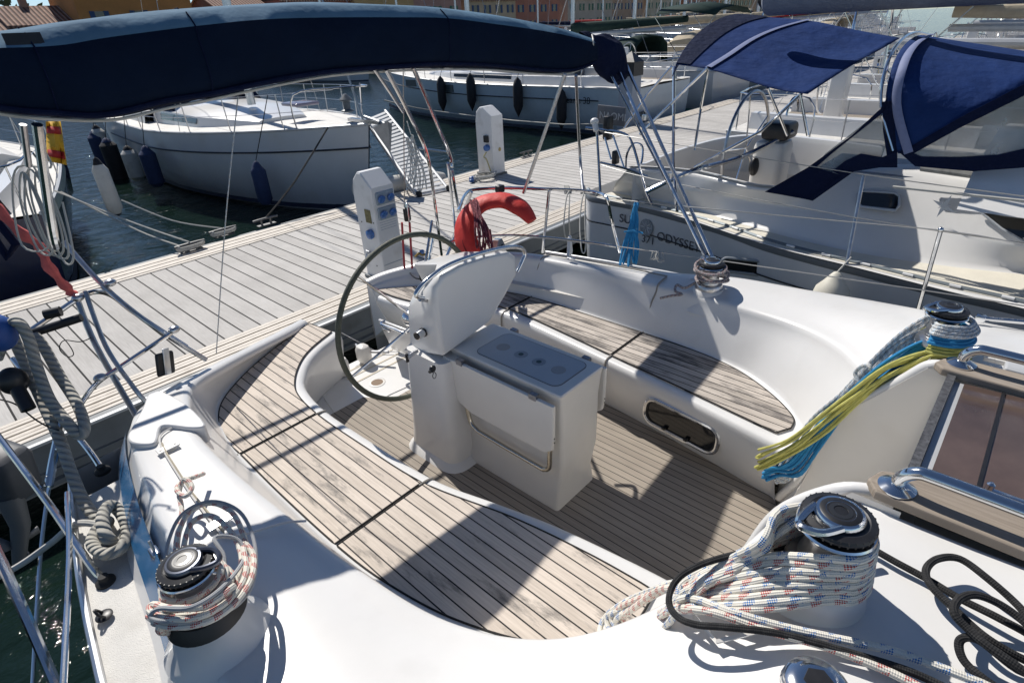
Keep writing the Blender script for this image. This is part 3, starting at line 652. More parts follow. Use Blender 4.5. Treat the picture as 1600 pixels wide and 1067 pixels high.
# steering wheel
C = V((1.80, 2.50, 1.49)); RW = .505
sw = MB(); ring = [C+V((RW*math.cos(a), 0.0, RW*math.sin(a))) for a in [2*math.pi*k/72 for k in range(72)]]
sw.tube(ring, .0155, 12, closed=True); swo = yp('steering_wheel', sw, WHEELG)
for a in (63, 129, 200, 276, 345):
    a = math.radians(a); q = MB(); p1 = C+V((RW*math.cos(a), 0, RW*math.sin(a)))
    q.tube([C+V((.03*math.cos(a), -.04, .03*math.sin(a))), p1], .0075, 8)
    q.build('spoke', STEEL, swo)
q = MB(); q.lathe([(.001, -.05), (.045, -.05), (.05, -.02), (.04, .02), (.02, .035), (.001, .04)], Matrix.Translation(C) @ Matrix.Rotation(math.radians(90), 4, 'X'), 24); q.tube([C, C+V((0, -.18, 0))], .03, 14); q.build('hub', STEEL, swo)
for k in range(10):
    a = 2*math.pi*k/10+.3; p = C+V((RW*math.cos(a), 0, RW*math.sin(a)))
q = MB()
# pedestal column
def rrect(x0, x1, y0, y1, r, z, n=5):
    o = []
    for (cx, cy, a0) in ((x1-r, y1-r, 0), (x0+r, y1-r, 90), (x0+r, y0+r, 180), (x1-r, y0+r, 270)):
        for k in range(n):
            a = math.radians(a0+90*k/(n-1)); o.append(V((cx+r*math.cos(a), cy+r*math.sin(a), z)))
    return o
q = MB(); q.grid([rrect(1.56, 2.22, 1.98, 2.48, .11, .70), rrect(1.57, 2.2, 2.0, 2.47, .10, .715), rrect(1.60, 2.17, 2.03, 2.45, .08, .74), rrect(1.615, 2.15, 2.05, 2.44, .07, .85), rrect(1.645, 2.13, 2.085, 2.42, .05, 1.395)], closed=True); q.add(rrect(1.645, 2.13, 2.085, 2.42, .05, 1.395), [tuple(range(20))]); yp('pedestal', q, GEL)
# instrument pod
FRO = [(693, 557), (730, 530), (765, 503), (790, 462), (808, 428), (808, 402), (797, 394), (760, 402), (720, 415), (690, 431), (679, 450), (680, 480), (684, 515), (689, 545)]
BAO = [(641, 545), (690, 520), (745, 480), (790, 440), (800, 420), (800, 402), (780, 396), (745, 405), (700, 420), (662, 442), (646, 458), (637, 480), (638, 505), (640, 530)]
fr_ = [Yp(x_, y_, 2.11) for x_, y_ in FRO]; ba_ = [Yp(x_, y_, 2.42) for x_, y_ in BAO]
for i_ in (2, 3, 4, 5, 6, 7, 8): ba_[i_] = fr_[i_]+V((-.10, .27, -.02))
fc_ = sum(fr_, V((0, 0, 0)))/14; bc_ = sum(ba_, V((0, 0, 0)))/14
def ins_(L_, c_, k_, dy): return [c_+(p_-c_)*k_+V((0, dy, 0)) for p_ in L_]
q = MB(); rows = [ins_(fr_, fc_, .90, -.003), ins_(fr_, fc_, .965, 0), ins_(fr_, fc_, .992, .012), ins_(fr_, fc_, 1.0, .035), [a_.lerp(b_, .5) for a_, b_ in zip(fr_, ba_)], ins_(ba_, bc_, 1.0, -.03), ins_(ba_, bc_, .98, 0), ins_(ba_, bc_, .9, .008)]
q.grid(rows, closed=True); q.add(rows[0], [tuple(range(13, -1, -1))]); q.add(rows[-1], [tuple(range(14))])
pod = yp('instrument_pod', q, GEL, angle=50)
# grab rail round the pod
gp = [Yp(x, y, 2.13) for x, y in ((662, 466), (651, 463), (652, 455), (668, 437), (700, 415), (745, 398), (790, 387), (812, 387), (820, 395), (817, 406), (808, 425))]
q = MB(); q.tube(catmull(gp, 6), .012, 12); gr = yp('guard_rail', q, STEEL)
q = MB(); q.tube([Yp(756, 397, 2.13), Yp(753, 410, 2.16)], .008, 8); q.tube([Yp(656, 468, 2.13), Yp(668, 470, 2.2)], .010, 8); q.build('rail_bracket', STEELR, gr)
# wheel brake knob, throttle key, engine stop with cap
for (px, py, r, m_) in ((655, 523, .024, STEEL), (640, 556, .012, STEELR), (675, 576, .02, BLACKP)):
    c = Yp(px, py, 2.24) if m_ is not BLACKP else Yp(px, py, 2.035)
    if m_ is BLACKP:
        q = MB(); q.lathe([(r, 0), (r, .008), (r*.7, .014), (.002, .016)], Matrix.Translation(c) @ Matrix.Rotation(math.radians(90), 4, 'X'), 20)
        q.tube([c+V((-.02, -.012, 0)), c+V((-.03, -.014, -.002))], .009, 8)
        q.tube(catmull([c+V((-.002, -.012, -.018)), c+V((-.013, -.014, -.035)), c+V((-.006, -.014, -.052)), c+V((.006, -.014, -.05)), c+V((.011, -.014, -.034)), c+V((.004, -.012, -.018))], 5), .0022, 6)
        yp('starter_cap', q, m_)
    else:
        q = MB(); d = V((-1, -.15, 0)).normalized(); q.tube([c-d*.06, c+d*.02], r, 16); o = yp('control_knob', q, m_)
        if r > .02:
            q = MB(); q.tube([c+d*.02, c+d*.024], r*.8, 16); q.tube([c-d*.035, c-d*.028], r*1.15, 16); q.build('black_collar', BLACKP, o)
        else:
            q = MB(); q.tube([c+d*.02+V((0, .0, -.028)), c+d*.02+V((0, 0, .022))], .011, 10, flat=.5); q.build('key_grip', BLACKP, o)
# --- cockpit table
TB = MB()
def tring(ix, x0, x1, y0, y1, z, r=.02): return rrect(x0+ix, x1-ix, y0+ix, y1-ix, r, z, 4)
TB.grid([tring(0, 1.74, 2.08, 1.37, 2.10, .70), tring(0, 1.74, 2.08, 1.375, 2.10, .735), tring(0, 1.775, 2.075, 1.385, 2.1, .82), tring(0, 1.78, 2.10, 1.37, 2.12, .98), tring(0, 1.785, 2.11, 1.375, 2.12, 1.28), tring(0, 1.775, 2.118, 1.37, 2.15, 1.40, .012), tring(0, 1.765, 2.125, 1.365, 2.16, 1.432, .012), tring(.005, 1.765, 2.125, 1.365, 2.16, 1.439, .012), tring(.02, 1.765, 2.125, 1.365, 2.16, 1.440, .01)], closed=True)
TB.add(tring(.02, 1.765, 2.125, 1.365, 2.16, 1.440, .01), [tuple(range(16))])
tb = yp('cockpit_table', TB, GEL2)
q = MB(); q.prism([(p.x, p.y) for p in rrect(1.815, 2.085, 1.43, 2.0, .045, 0, 6)], 1.4405, 1.4435); lid = q.build('table_lid', CORKG, tb, smooth=False)
q = MB(); q.tube([V((p.x, p.y, 1.441)) for p in rrect(1.812, 2.088, 1.427, 2.003, .047, 0, 6)], .0022, 6, closed=True); q.build('lid_joint', mat('joint_dark', (.18, .19, .2), .6), tb)
for k, (y, r, deep) in enumerate(((1.905, .037, 0), (1.775, .036, 1), (1.65, .036, 1), (1.52, .037, 0))):
    q = MB(); M_ = Matrix.Translation((1.945-.0*k, y, 1.4436))
    q.lathe([(r+.002, 0), (r, .0012), (r-.006, .0012), (r-.012, -.0002)], M_, 28)
    h = q.build('cup_recess', mat('cup_tone%d' % deep, (.30, .335, .37) if deep else (.36, .35, .35), .6), tb)
    if deep:
        q = MB(); q.lathe([(.0145, .0015), (.001, .0016)], M_, 20); q.build('drain_hole', mat('hole', (.03, .07, .075), .5), h)
# folded leaves hinged under the top on both sides
HNG = mat('hinge_metal', (.28, .28, .30), .3, .8, var=.2, vs=40)
def leaf(x, s):
    def pl(xx): return [V((xx, y, z)) for y, z in ((2.155, 1.405), (1.372, 1.405), (1.375, 1.20), (1.385, 1.135), (1.43, 1.10), (1.96, 1.10), (2.06, 1.135), (2.125, 1.22))]
    a, b, c, d = pl(x), pl(x+s*.004), pl(x+s*.018), pl(x+s*.022)
    q = MB(); n = 8
    def ins(P, k): cc = V((P[0].x, 1.76, 1.26)); return [cc+(p-cc)*k for p in P]
    rows = [ins(a, .98), b, c, ins(d, .985)]
    q.grid(rows, closed=True); q.add(rows[0], [tuple(range(n))]); q.add(rows[-1], [tuple(range(n-1, -1, -1))])
    o = q.build('table_leaf', GEL2, tb, smooth=False)
    for y in (2.02, 1.50):
        q = MB(); q.box(x-.002 if s > 0 else x-.026, x+.026 if s > 0 else x+.002, y-.022, y+.022, 1.395, 1.425); q.tube([V((x+s*.02, y-.024, 1.412)), V((x+s*.02, y+.024, 1.412))], .007, 8); q.build('leaf_hinge', HNG, o)
    q = MB()
    for zz in (1.21, 1.185): q.lathe([(.004, 0), (.004, .002)], Matrix.Translation((x+s*.011, 1.3745, zz)) @ Matrix.Rotation(math.radians(90), 4, 'X'), 10)
    q.build('end_screw', BLACKP, o)
    return o
leaf(1.735, -1); leaf(2.15, 1)
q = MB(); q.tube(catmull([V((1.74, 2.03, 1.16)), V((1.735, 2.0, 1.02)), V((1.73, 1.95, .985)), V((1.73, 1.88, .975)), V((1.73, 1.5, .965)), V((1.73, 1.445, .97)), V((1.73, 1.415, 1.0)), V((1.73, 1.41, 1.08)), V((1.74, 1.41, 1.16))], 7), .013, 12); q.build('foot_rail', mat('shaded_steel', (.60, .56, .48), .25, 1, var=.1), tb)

# --- winches
def winch(name_, loc, s=1, arm=0, drum=None, cap=None):
    M_ = Matrix.Translation(loc) @ Matrix.Rotation(math.radians(arm), 4, 'Z') @ Matrix.Scale(s, 4)
    q = MB(); q.lathe([(.088, 0), (.088, .012), (.080, .030), (.060, .036), (.058, .045), (.062, .05), (.055, .075), (.053, .10), (.056, .12), (.066, .132), (.070, .138)], M_, 36)
    w_ = yp('winch', q, drum or STEELR)
    q = MB(); q.lathe([(.070, .136), (.080, .140), (.083, .146), (.080, .151), (.060, .152)], M_, 40); q.build('jaw_ring', STEEL, w_)
    q = MB(); q.lathe([(.060, .150), (.064, .156), (.076, .160), (.079, .168), (.076, .174), (.062, .178), (.05, .172)], M_, 40)
    for k in range(30):
        a = 2*math.pi*k/30; q.box(.0655, .0775, -.0016, .0016, .158, .1745, M_ @ Matrix.Rotation(a, 4, 'Z'))
    q.build('self_tailer', BLACKP, w_)
    q = MB(); q.lathe([(.053, .172), (.053, .184), (.049, .190), (.030, .193), (.026, .188)], M_, 36)
    # feeder arm
    ar = catmull([V((.03, .035, .184)), V((.075, .028, .180)), V((.098, .0, .176)), V((.092, -.02, .172)), V((.06, -.035, .176)), V((.03, -.04, .184))], 5)
    q.tube([M_ @ p for p in ar], .009*s, 8)
    q.build('winch_cap', cap or STEEL, w_)
    q = MB(); q.lathe([(.026, .189), (.024, .1935), (.015, .194), (.0145, .175), (.001, .175)], M_, 24, cap=False); q.build('handle_socket', mat('socket_dark', (.10, .10, .10), .3, .8), w_)
    q = MB(); q.lathe([(.0145, .1755), (.001, .1756)], M_, 10); q.lathe([(.043, .191), (.040, .1925), (.031, .1935), (.030, .1925)], M_, 30); q.build('socket_bore', BLACKP, w_)
    return w_
winch('w', (1.14, .10, 1.835), 1.0, 150)
winch('w', (.145, 1.36, 1.645), .88, -35, drum=ALUP, cap=mat('shade_toned_alloy', (.12, .13, .16), .3, .8, var=.2, vs=20))  # cap metal coloured dark and bluish to stand in for shade on this winch
winch('w', (2.615, .10, 1.795), .88, 130)
winch('w', (3.34, 1.37, 1.445), 1.0, 60)
# plinths under the primary winches
for (x, y, z, r) in ((1.14, .10, 1.835, .09), (.145, 1.36, 1.615, .085), (3.34, 1.37, 1.445, .095)):
    q = MB(); q.lathe([(r*1.7, -.13), (r*1.3, -.085), (r*1.08, -.03), (r*.98, -.005), (r*.90, 0.001)], Matrix.Translation((x, y, z)), 36); yp('winch_plinth', q, GEL)
q = MB(); q.lathe([(.105, -.015), (.10, .0), (.088, .026), (.07, .028)], Matrix.Translation((.145, 1.36, 1.615)), 36); yp('winch_skirt', q, BLACKP)
# fairlead block / clutch at the lower edge of the view
q = MB(); bx = Z(1272, 1085, 1.80)
q.lathe([(.062, 0), (.066, .012), (.060, .035), (.046, .045), (.03, .046)], Matrix.Translation(bx), 32); o = yp('turning_block', q, STEEL)
q = MB(); q.lathe([(.03, .044), (.028, .048), (.0, .049)], Matrix.Translation(bx), 6); q.build('block_bolt', BLACKP, o)
q = MB(); q.bbox(.03, .13, -.012, .012, .01, .04, .008, Matrix.Translation(bx) @ Matrix.Rotation(-1.1, 4, 'Z')); q.build('block_arm', STEEL, o)
# --- pushpit, port quarter
TOPR = [(716, 330, 1.8), (728, 303, 1.8), (745, 296, 1.8), (800, 294, 1.8), (860, 296, 1.8), (905, 298, 1.8), (935, 302, 1.8), (949, 312, 1.79), (956, 345, 1.55), (969, 395, 1.28)]
MIDR = [(700, 378, 1.5), (740, 371, 1.5), (800, 368, 1.5), (860, 372, 1.5), (920, 379, 1.5), (963, 385, 1.5)]
tubes('pushpit_rail', [[Z(*p) for p in TOPR]], .0135, STEEL)
tubes('pushpit_rail', [[Z(*p) for p in MIDR]], .011, STEEL)
for a, b in (((858, 298, 1.8), (848, 395, 1.27)), ((737, 300, 1.8), (700, 392, 1.22))):
    tubes('pushpit_leg', [[Z(*a), Z(*b)]], .0125, STEEL)
# bimini stays and stern tubes
def stay(pts, r=.0125, name='stern_stay', m_=STEEL):
    return tubes(name, [pts], r, m_)
stay([Yp(645, 105, 2.75), Yp(700, 235, 3.3), Z(706, 262, 2.05)])
stay([Z(700, 255, 2.06), Z(708, 330, 1.6), Z(716, 400, 1.2)])
stay([Z(706, 265, 2.04), Z(718, 330, 1.62), Z(738, 400, 1.2)])
stay([Yp(603, 108, 2.75), Yp(640, 180, 3.0), Yp(668, 245, 3.3), Z(681, 330, 1.75), Z(690, 398, 1.2)])
stay([Yp(585, 108, 2.75), Yp(630, 175, 3.0)], .010)
stay([Z(602, 258-0, 2.0) if False else Z(655, 232, 2.1), Z(700, 238, 2.07)], .010)
stay([Yp(883, 116, 2.6), Z(818, 302, 1.8)], .013, m_=STEELR); stay([Yp(900, 118, 2.6), Z(906, 240, 2.02), Z(911, 298, 1.8)], .012, m_=STEELR)
stay([Z(675, 345, 1.55), Z(660, 440, 1.15)], .011); stay([Z(728, 330, 1.7), Z(672, 462, 1.12)], .012)
# bimini hoops from the port coaming, two doubled tubes
fa = Z(1103, 402, 1.52); fb = Z(1113, 402, 1.52)
stay([Yp(962, 100, 2.85), Yp(1010, 210, 2.25), fa], .0135, 'bimini_hoop'); stay([Yp(976, 96, 2.86), Yp(1024, 205, 2.25), fb], .0135, 'bimini_hoop')
stay([Yp(955, 118, 2.78), fa+V((-.02, -.02, .0))], .009, 'bimini_hoop')
for k in (.32, .62):
    q = MB(); c = (Yp(969, 98, 2.85)*(1-k)+fa*k); q.lathe([(.022, -.02), (.024, 0), (.022, .02)], Matrix.Translation(c), 12); yp('hoop_joint', q, STEELR)
for y_ in (4.05, 4.34):
    stay([V((.55, y_, 2.82)), V((.9, y_, 2.87)), V((1.5, y_, 2.92)), V((2.4, y_, 2.935)), V((3.2, y_, 2.90)), V((3.7, y_-.1, 2.84))], .017, 'bimini_hoop')
# near side hoop foot: seen at left
stay([Dp(58, 195, 2.0), Dp(80, 350, 2.25), Dp(88, 385, 2.35)], .017, 'bimini_hoop'); stay([Dp(36, 195, 2.3), Dp(45, 260, 2.4)], .013, 'bimini_hoop', STEELR)
# --- lifelines with the stanchion
stn = tubes('stanchion', [[Z(1430, 500, 1.22), Z(1470, 360, 1.82)]], .0125, STEEL)
q = MB(); q.sphere(Z(1470, 359, 1.83), .016); q.build('stanchion_cap', STEEL, stn)
e1 = Z(949, 309, 1.8); 
for pts in ([e1, Z(1010, 317, 1.8), Z(1200, 335, 1.82), Z(1470, 360, 1.82), Z(1600, 382, 1.82)], [Z(963, 385, 1.5), Z(1110, 405, 1.5), Z(1440, 453, 1.52), Z(1600, 478, 1.52)]):
    tubes('lifeline', [pts], .0038, WIRE, n=6, sub=3)
q = MB(); tl = Z(1532, 497, 1.72); q.tube([Z(1530, 497, 1.72), Z(1600, 503, 1.72)], .011, 10); q.bbox(-.02, .02, -.02, .02, -.015, .015, .006, Matrix.Translation(tl)); yp('boom_strut', q, STEEL)
# deck eye, socket and cleat on the near side deck
q = MB(); c = Z(163, 962, 1.21); q.lathe([(.028, 0), (.028, .004), (.02, .008)], Matrix.Translation(c), 18); q.tube(catmull([c+V((0, -.016, .006)), c+V((-.012, -.014, .03)), c+V((-.016, 0, .045)), c+V((-.01, .012, .03)), c+V((0, .014, .006))], 5), .005, 8); yp('deck_eye', q, BLACKP)
q = MB(); c = Z(170, 855, 1.215); q.tube(catmull([c+V((-.02, -.11, .05)), c+V((0, -.05, .055)), c+V((.0, .05, .055)), c+V((.02, .11, .05))], 5), .013, 10); q.tube([c+V((0, -.04, 0)), c+V((0, -.04, .055))], .011, 8); q.tube([c+V((0, .04, 0)), c+V((0, .04, .055))], .011, 8); yp('mooring_cleat', q, STEEL)
q = MB(); c = Z(245, 868, 1.36); q.bbox(-.016, .016, -.03, .03, -.05, .03, .008, Matrix.Translation(c)); q.tube([c+V((0, 0, .03)), c+V((0, .01, .07))], .005, 8); yp('line_catch', q, STEELR)
# winch2 hatch fittings at right
q = MB()
for k in range(3): c = Z(1545+k*17, 563+k*4, 1.80); q.bbox(-.02, .02, -.018, .018, 0, .02, .005, Matrix.Translation(c))
yp('rope_clutch', q, GEL2)
q = MB(); q.bbox(2.47, 2.56, -1.0, -.12, 1.80, 1.83, .01); yp('track_cover', q, ALUP)
# near pushpit, starboard quarter
PP = dict(r=.0135)
f1 = Z(165, 908, 1.2); f2 = Z(160, 735, 1.2); f3 = Z(322, 562, 1.36); f4 = Z(216, 655, 1.3); f5 = Z(238, 640, 1.3)
stay([Dp(-10, 672, 2.75), Dp(75, 785, 2.45), Dp(140, 880, 2.22), f1], .0145, 'pushpit_leg')
stay([Dp(20, 560, 3.0), Dp(95, 650, 2.9), Dp(140, 705, 2.8), f2], .0135, 'pushpit_leg')
for f_ in (f1, f2):
    q = MB(); q.lathe([(.034, -.01), (.034, .004), (.02, .014), (.017, .03)], Matrix.Translation(f_), 18); yp('leg_foot', q, RUBBER)
stay([Dp(118, 460, 3.0), Dp(150, 540, 3.0), f4], .015, 'pushpit_leg', STEELR); stay([Dp(133, 455, 3.0), Dp(165, 540, 3.0), Dp(205, 600, 2.95), f5], .012, 'pushpit_leg', STEELR)
stay([Dp(100, 378, 3.05), Dp(165, 450, 3.05), Dp(240, 510, 3.1), f3], .0135, 'pushpit_leg', STEELR)
stay([Dp(35, 525, 2.85), Dp(90, 488, 2.95), Dp(125, 465, 3.0), Dp(150, 456, 3.05), Dp(175, 462, 3.08), Dp(205, 485, 3.15), Dp(250, 515, 3.2), Dp(292, 542, 3.25)], .0135, 'pushpit_rail')
stay([Dp(268, 520, 3.15), Dp(190, 572, 3.0), Dp(150, 600, 2.9), Dp(120, 640, 2.8)], .0125, 'pushpit_rail')
for (p, d) in (((122, 465), 2.99), ((172, 442), 3.05), ((272, 515), 3.14), ((156, 590), 2.92)):
    q = MB(); q.sphere(Dp(*p, d), .026, (1.2, 1, .8), 12, 8); yp('tube_clamp', q, STEELR)
stay([Dp(-10, 850, 2.0), Dp(40, 960, 1.95), Dp(92, 1080, 1.9)], .0165, 'pushpit_leg')
stay([Dp(88, 700, 2.6), Dp(75, 770, 2.6), Dp(62, 880, 2.55), Dp(50, 1080, 2.45)], .008, 'ladder_tube')
stay([Dp(100, 645, 2.65), Dp(85, 710, 2.6), Dp(76, 760, 2.55)], .018, 'ladder_tube')
stay([Z(105, 770, 1.33), Z(108, 870, 1.33), Z(98, 1080, 1.33)], .0105, 'guard_tube')
q = MB(); q.tube([Dp(46, 522, 2.8), Dp(127, 496, 2.85)], .021, 14); q.tube([Dp(70, 492, 2.9), Dp(95, 486, 2.92)], .026, 12); yp('tiller_grip', q, BLACKP)
q = MB(); c = Dp(258, 568, 3.1); q.bbox(-.05, .05, -.012, .012, -.065, .065, .011, Matrix.Translation(c) @ Matrix.Rotation(.3, 4, 'Z') @ Matrix.Rotation(.25, 4, 'Y')); o = yp('hanging_bracket', q, BLACKP)
q = MB(); q.bbox(-.018, .018, -.02, -.012, -.06, .09, .003, Matrix.Translation(c) @ Matrix.Rotation(.3, 4, 'Z') @ Matrix.Rotation(.25, 4, 'Y')); q.build('bracket_plate', ALU, o)
q = MB(); c = Dp(20, 595, 2.6); q.sphere(c, .06, (1, .8, 1.1)); q.tube([c, Dp(45, 640, 2.6)], .03, 12); yp('outboard_bracket', q, BLACKP)
q = MB(); q.sphere(Dp(-4, 520, 2.6), .075, (1, 1, 1.2)); yp('danbuoy_cover', q, mat('blue_cover', (.02, .08, .3), .5))

# --- bimini: folded canvas roll in its boot
BY = 2.85
tops = [(-160, 62), (-60, 48), (0, 40), (60, 36), (110, 28), (160, 20), (230, 12), (300, 4), (400, -2), (500, -4), (600, -2), (680, 2), (760, 12), (830, 24), (880, 37), (915, 50)]
bots = [(-160, 150), (-60, 172), (0, 181), (60, 187), (110, 190), (160, 184), (230, 169), (300, 155), (400, 134), (500, 119), (600, 110), (680, 107), (760, 109), (830, 114), (880, 114), (915, 100)]
rows = []
for k, ((x1, y1), (x2, y2)) in enumerate(zip(tops, bots)):
    a = Yp(x1, y1+9, BY); b = Yp(x2, y2, BY-.02); mx_ = (a+b)/2; h = (a.z-b.z)/2
    d = .125+.012*math.sin(k*1.9); ring = []
    prof = [(0, 1.0), (.45, .97), (.85, .78), (1, .4), (1, -.1), (.95, -.55), (.75, -.86), (.3, -1), (-.3, -1), (-.72, -.9), (-.95, -.6), (-1, -.1), (-1, .28), (-.93, .60), (-.55, .90)]
    for j, (u, v_) in enumerate(prof):
        wob = .008*math.sin(k*2.3+j*1.1)+.006*math.sin(k*5.1+j*2.7)
        ring.append(V((mx_.x, BY+u*(d+wob), mx_.z+v_*(h+wob*.3))))
    rows.append(ring)
cols = [catmull([r[j] for r in rows], 4) for j in range(15)]
rows2 = [list(r) for r in zip(*cols)]
q = MB(); q.grid(rows2, closed=True); q.add(rows2[-1], [tuple(range(15))]); q.mi = [1 if (i_ % 15) in (13, 14, 0, 1) else 0 for i_ in range(len(q.f))]; bim = yp('bimini_boot', q, [NAVYD, NAVYLIT], angle=50)  # top faces get the paler canvas, painted as if sunlit
q = MB(); q.tube(catmull([r[8]+V((0, -.03, -.006)) for r in rows], 4), .006, 6); q.build('piping', FENW, bim)
q = MB(); q.tube(catmull([r[9]+V((0, -.012, .004)) for r in rows], 4), .012, 8); q.build('zip_flap', NAVY, bim)
for k in (3, 7, 11): q = MB(); q.tube(catmull([p+(p-V((rows[k][0].x, BY, (rows[k][0].z+rows[k][7].z)/2))).normalized()*.002 for p in rows[k]], 2), .003, 5, closed=False); q.build('seam', NAVY, bim)
q = MB(); c = (rows[3][12]+rows[3][14])/2; q.box(-.055, .055, -.004, .004, -.03, .02, Matrix.Translation(Yp(37, 62, BY-.098)) @ Matrix.Rotation(-.25, 4, 'X')); q.build('cut_opening', BLACKP, bim, smooth=False)
# gathered end of the canvas
q = MB(); rr_ = []
for k, (px, py, h) in enumerate(((905, 75, .10), (918, 76, .115), (926, 72, .075), (935, 84, .13), (950, 92, .17), (962, 97, .17), (970, 108, .13), (973, 118, .05))):
    c = Yp(px, py, BY); n = 26
    rr_.append([V((c.x, c.y+h*.62*math.cos(2*math.pi*j/n)*(1+.16*math.sin(3*2*math.pi*j/n+k*1.7)+.12*math.sin(7*2*math.pi*j/n+k*2.6)), c.z+h*math.sin(2*math.pi*j/n)*(1+.14*math.sin(4*2*math.pi*j/n+k*2.1)+.12*math.sin(9*2*math.pi*j/n-k*1.9)))) for j in range(n)])
q.grid(rr_, closed=True); q.add(rr_[-1], [tuple(range(26))]); q.build('gathered_canvas', NAVY, bim, subsurf=1)
q = MB(); q.tube(catmull([Yp(925, 55, BY-.05), Yp(927, 65, BY-.12), Yp(926, 80, BY-.11), Yp(922, 95, BY-.09), Yp(917, 106, BY-.06)], 4), .006, 6); q.build('lashing', FENW, bim)
# trailing thin line hanging from the boot down to the deck
tubes('flag_halyard', [[Yp(372, 150, BY-.05), Yp(352, 350, 2.9), Z(338, 552, 1.37)]], .0032, R_GRY, n=6)
# backstay tackle red
print('fittings')
# ================================================================ loose things on and around the yacht
def rope(name, label, cat, paths, r, m_, group=None, n=8, sub=6, twist=0, closed=False):
    q = MB()
    for p in (paths if isinstance(paths[0], (list, tuple)) else [paths]):
        q.tube(catmull(p, sub, closed) if len(p) > 2 else p, r, n, closed=closed, twist=twist)
    o = q.build(name, m_); return tag(o, label, cat, group)
rnd = random.Random(3)
J = lambda s: rnd.uniform(-s, s)
# --- bundle round the near coachroof winch
W = V((1.14, .10, 0))
def arc(c, r, z, a0, a1, n=6):
    return [V((c.x+r*math.cos(math.radians(a0+(a1-a0)*k/(n-1))), c.y+r*math.sin(math.radians(a0+(a1-a0)*k/(n-1))), z)) for k in range(n)]
def bundle(ks, seedoff):
    P_ = []
    for k in ks:
        zz = 1.962-.0168*k; rr = .080+.0022*k
        P_ += [Z(1072+J(7), 912+6*k+J(2), 1.715), Z(1110+J(4), 896+8.2*k+J(2), 1.755-.003*k), Z(1165, 878+10.8*k+J(2), 1.835-.006*k), Z(1215, 868+11.8*k+J(1.5), 1.885-.010*k)]
        P_ += [p+V((0, 0, J(.002))) for p in arc(W, rr, zz, 205, 395, 8)]
        P_ += [W+V((-.02, .115, zz+.004)), Z(1195+J(5), 845+4*k+J(3), zz-.03), Z(1150, 868+4*k+J(3), 1.84-.004*k), Z(1105+J(4), 890+3*k+J(2), 1.77), Z(1078, 902+4*k, 1.72)]
        if k % 2 == seedoff:
            P_ += [Z(1035+J(6), 918+J(6), 1.55), Z(985+J(10), 938+3*k+J(6), 1.30), Z(955+J(12)+k, 965+J(8), 1.145+.01*k), Z(948+5*k, 992+J(5), 1.135+.01*k), Z(975+4*k, 1000+J(4), 1.20+.01*k), Z(1010, 975+J(6), 1.42), Z(1045, 950+J(5), 1.60)]
    return P_
pr_ = bundle([1, 3, 5, 7], 1)+[Z(1070, 950, 1.74), Z(1120, 958, 1.79), Z(1200, 985, 1.80), Z(1290, 1010, 1.80), Z(1380, 1045, 1.80), Z(1450, 1080, 1.80)]
pb_ = [Z(1245, 812, 1.94), Z(1205, 840, 1.90), Z(1160, 862, 1.84)] + [Z(1110, 885, 1.77), Z(1050, 912, 1.58), Z(985, 935, 1.28), Z(947, 962, 1.15), Z(938, 990, 1.13), Z(965, 1005, 1.2), Z(1010, 1000, 1.36), Z(1055, 960, 1.65)]+bundle([0, 2, 4, 6], 0)+[Z(1080, 935, 1.73), Z(1140, 955, 1.80), Z(1220, 978, 1.805), Z(1310, 998, 1.805), Z(1400, 1018, 1.805), Z(1520, 1062, 1.81), Z(1560, 1080, 1.81)]
rope('coiled_rope', 'white rope with red flecks wound round the nearest silver winch beside the companionway', 'rope', [pr_], .0088, R_RED, 'halyard tails on the near winch', n=10, sub=5)
rope('coiled_rope', 'white rope with blue flecks wound round the nearest silver winch beside the companionway', 'rope', [pb_], .0092, R_BLU, 'halyard tails on the near winch', n=10, sub=5)
rope('black_cord', 'black cord looped round the left end of the red and blue flecked rope bundle', 'rope', [[Z(1365, 858, 1.82), Z(1300, 850, 1.84), Z(1200, 858, 1.83), Z(1140, 868, 1.83), Z(1090, 884, 1.80), Z(1058, 905, 1.77), Z(1045, 935, 1.76), Z(1055, 960, 1.76), Z(1085, 975, 1.78), Z(1140, 980, 1.80), Z(1220, 990, 1.803), Z(1330, 1020, 1.803), Z(1420, 1048, 1.803), Z(1490, 1080, 1.803)]], .0082, R_BLK, sub=6)
bk = [Z(1365, 858, 1.80), Z(1400, 878, 1.80), Z(1450, 905, 1.80), Z(1500, 935, 1.81), Z(1560, 965, 1.82), Z(1620, 1000, 1.82), Z(1640, 1040, 1.82), Z(1600, 1030, 1.83), Z(1540, 995, 1.84), Z(1490, 950, 1.83), Z(1455, 915, 1.83), Z(1447, 890, 1.83), Z(1465, 873, 1.84), Z(1500, 873, 1.84), Z(1545, 905, 1.84), Z(1590, 945, 1.83), Z(1630, 990, 1.83), Z(1640, 960, 1.84), Z(1580, 910, 1.85), Z(1530, 880, 1.86),
      Z(1640, 1060, 1.85), Z(1560, 1020, 1.86), Z(1510, 980, 1.86), Z(1490, 955, 1.87), Z(1500, 935, 1.87), Z(1530, 930, 1.87), Z(1580, 955, 1.86), Z(1640, 1010, 1.85), Z(1660, 1040, 1.84), Z(1600, 1050, 1.83), Z(1530, 1000, 1.85), Z(1500, 1000, 1.83), Z(1505, 1030, 1.81), Z(1540, 1062, 1.81), Z(1600, 1100, 1.81)]
bk = bk[:18]+bk[20:]
rope('black_cord', 'coiled black braided cord lying in loops on the white coachroof at the right edge', 'rope', [bk], .0085, R_BLK, sub=7, n=10)
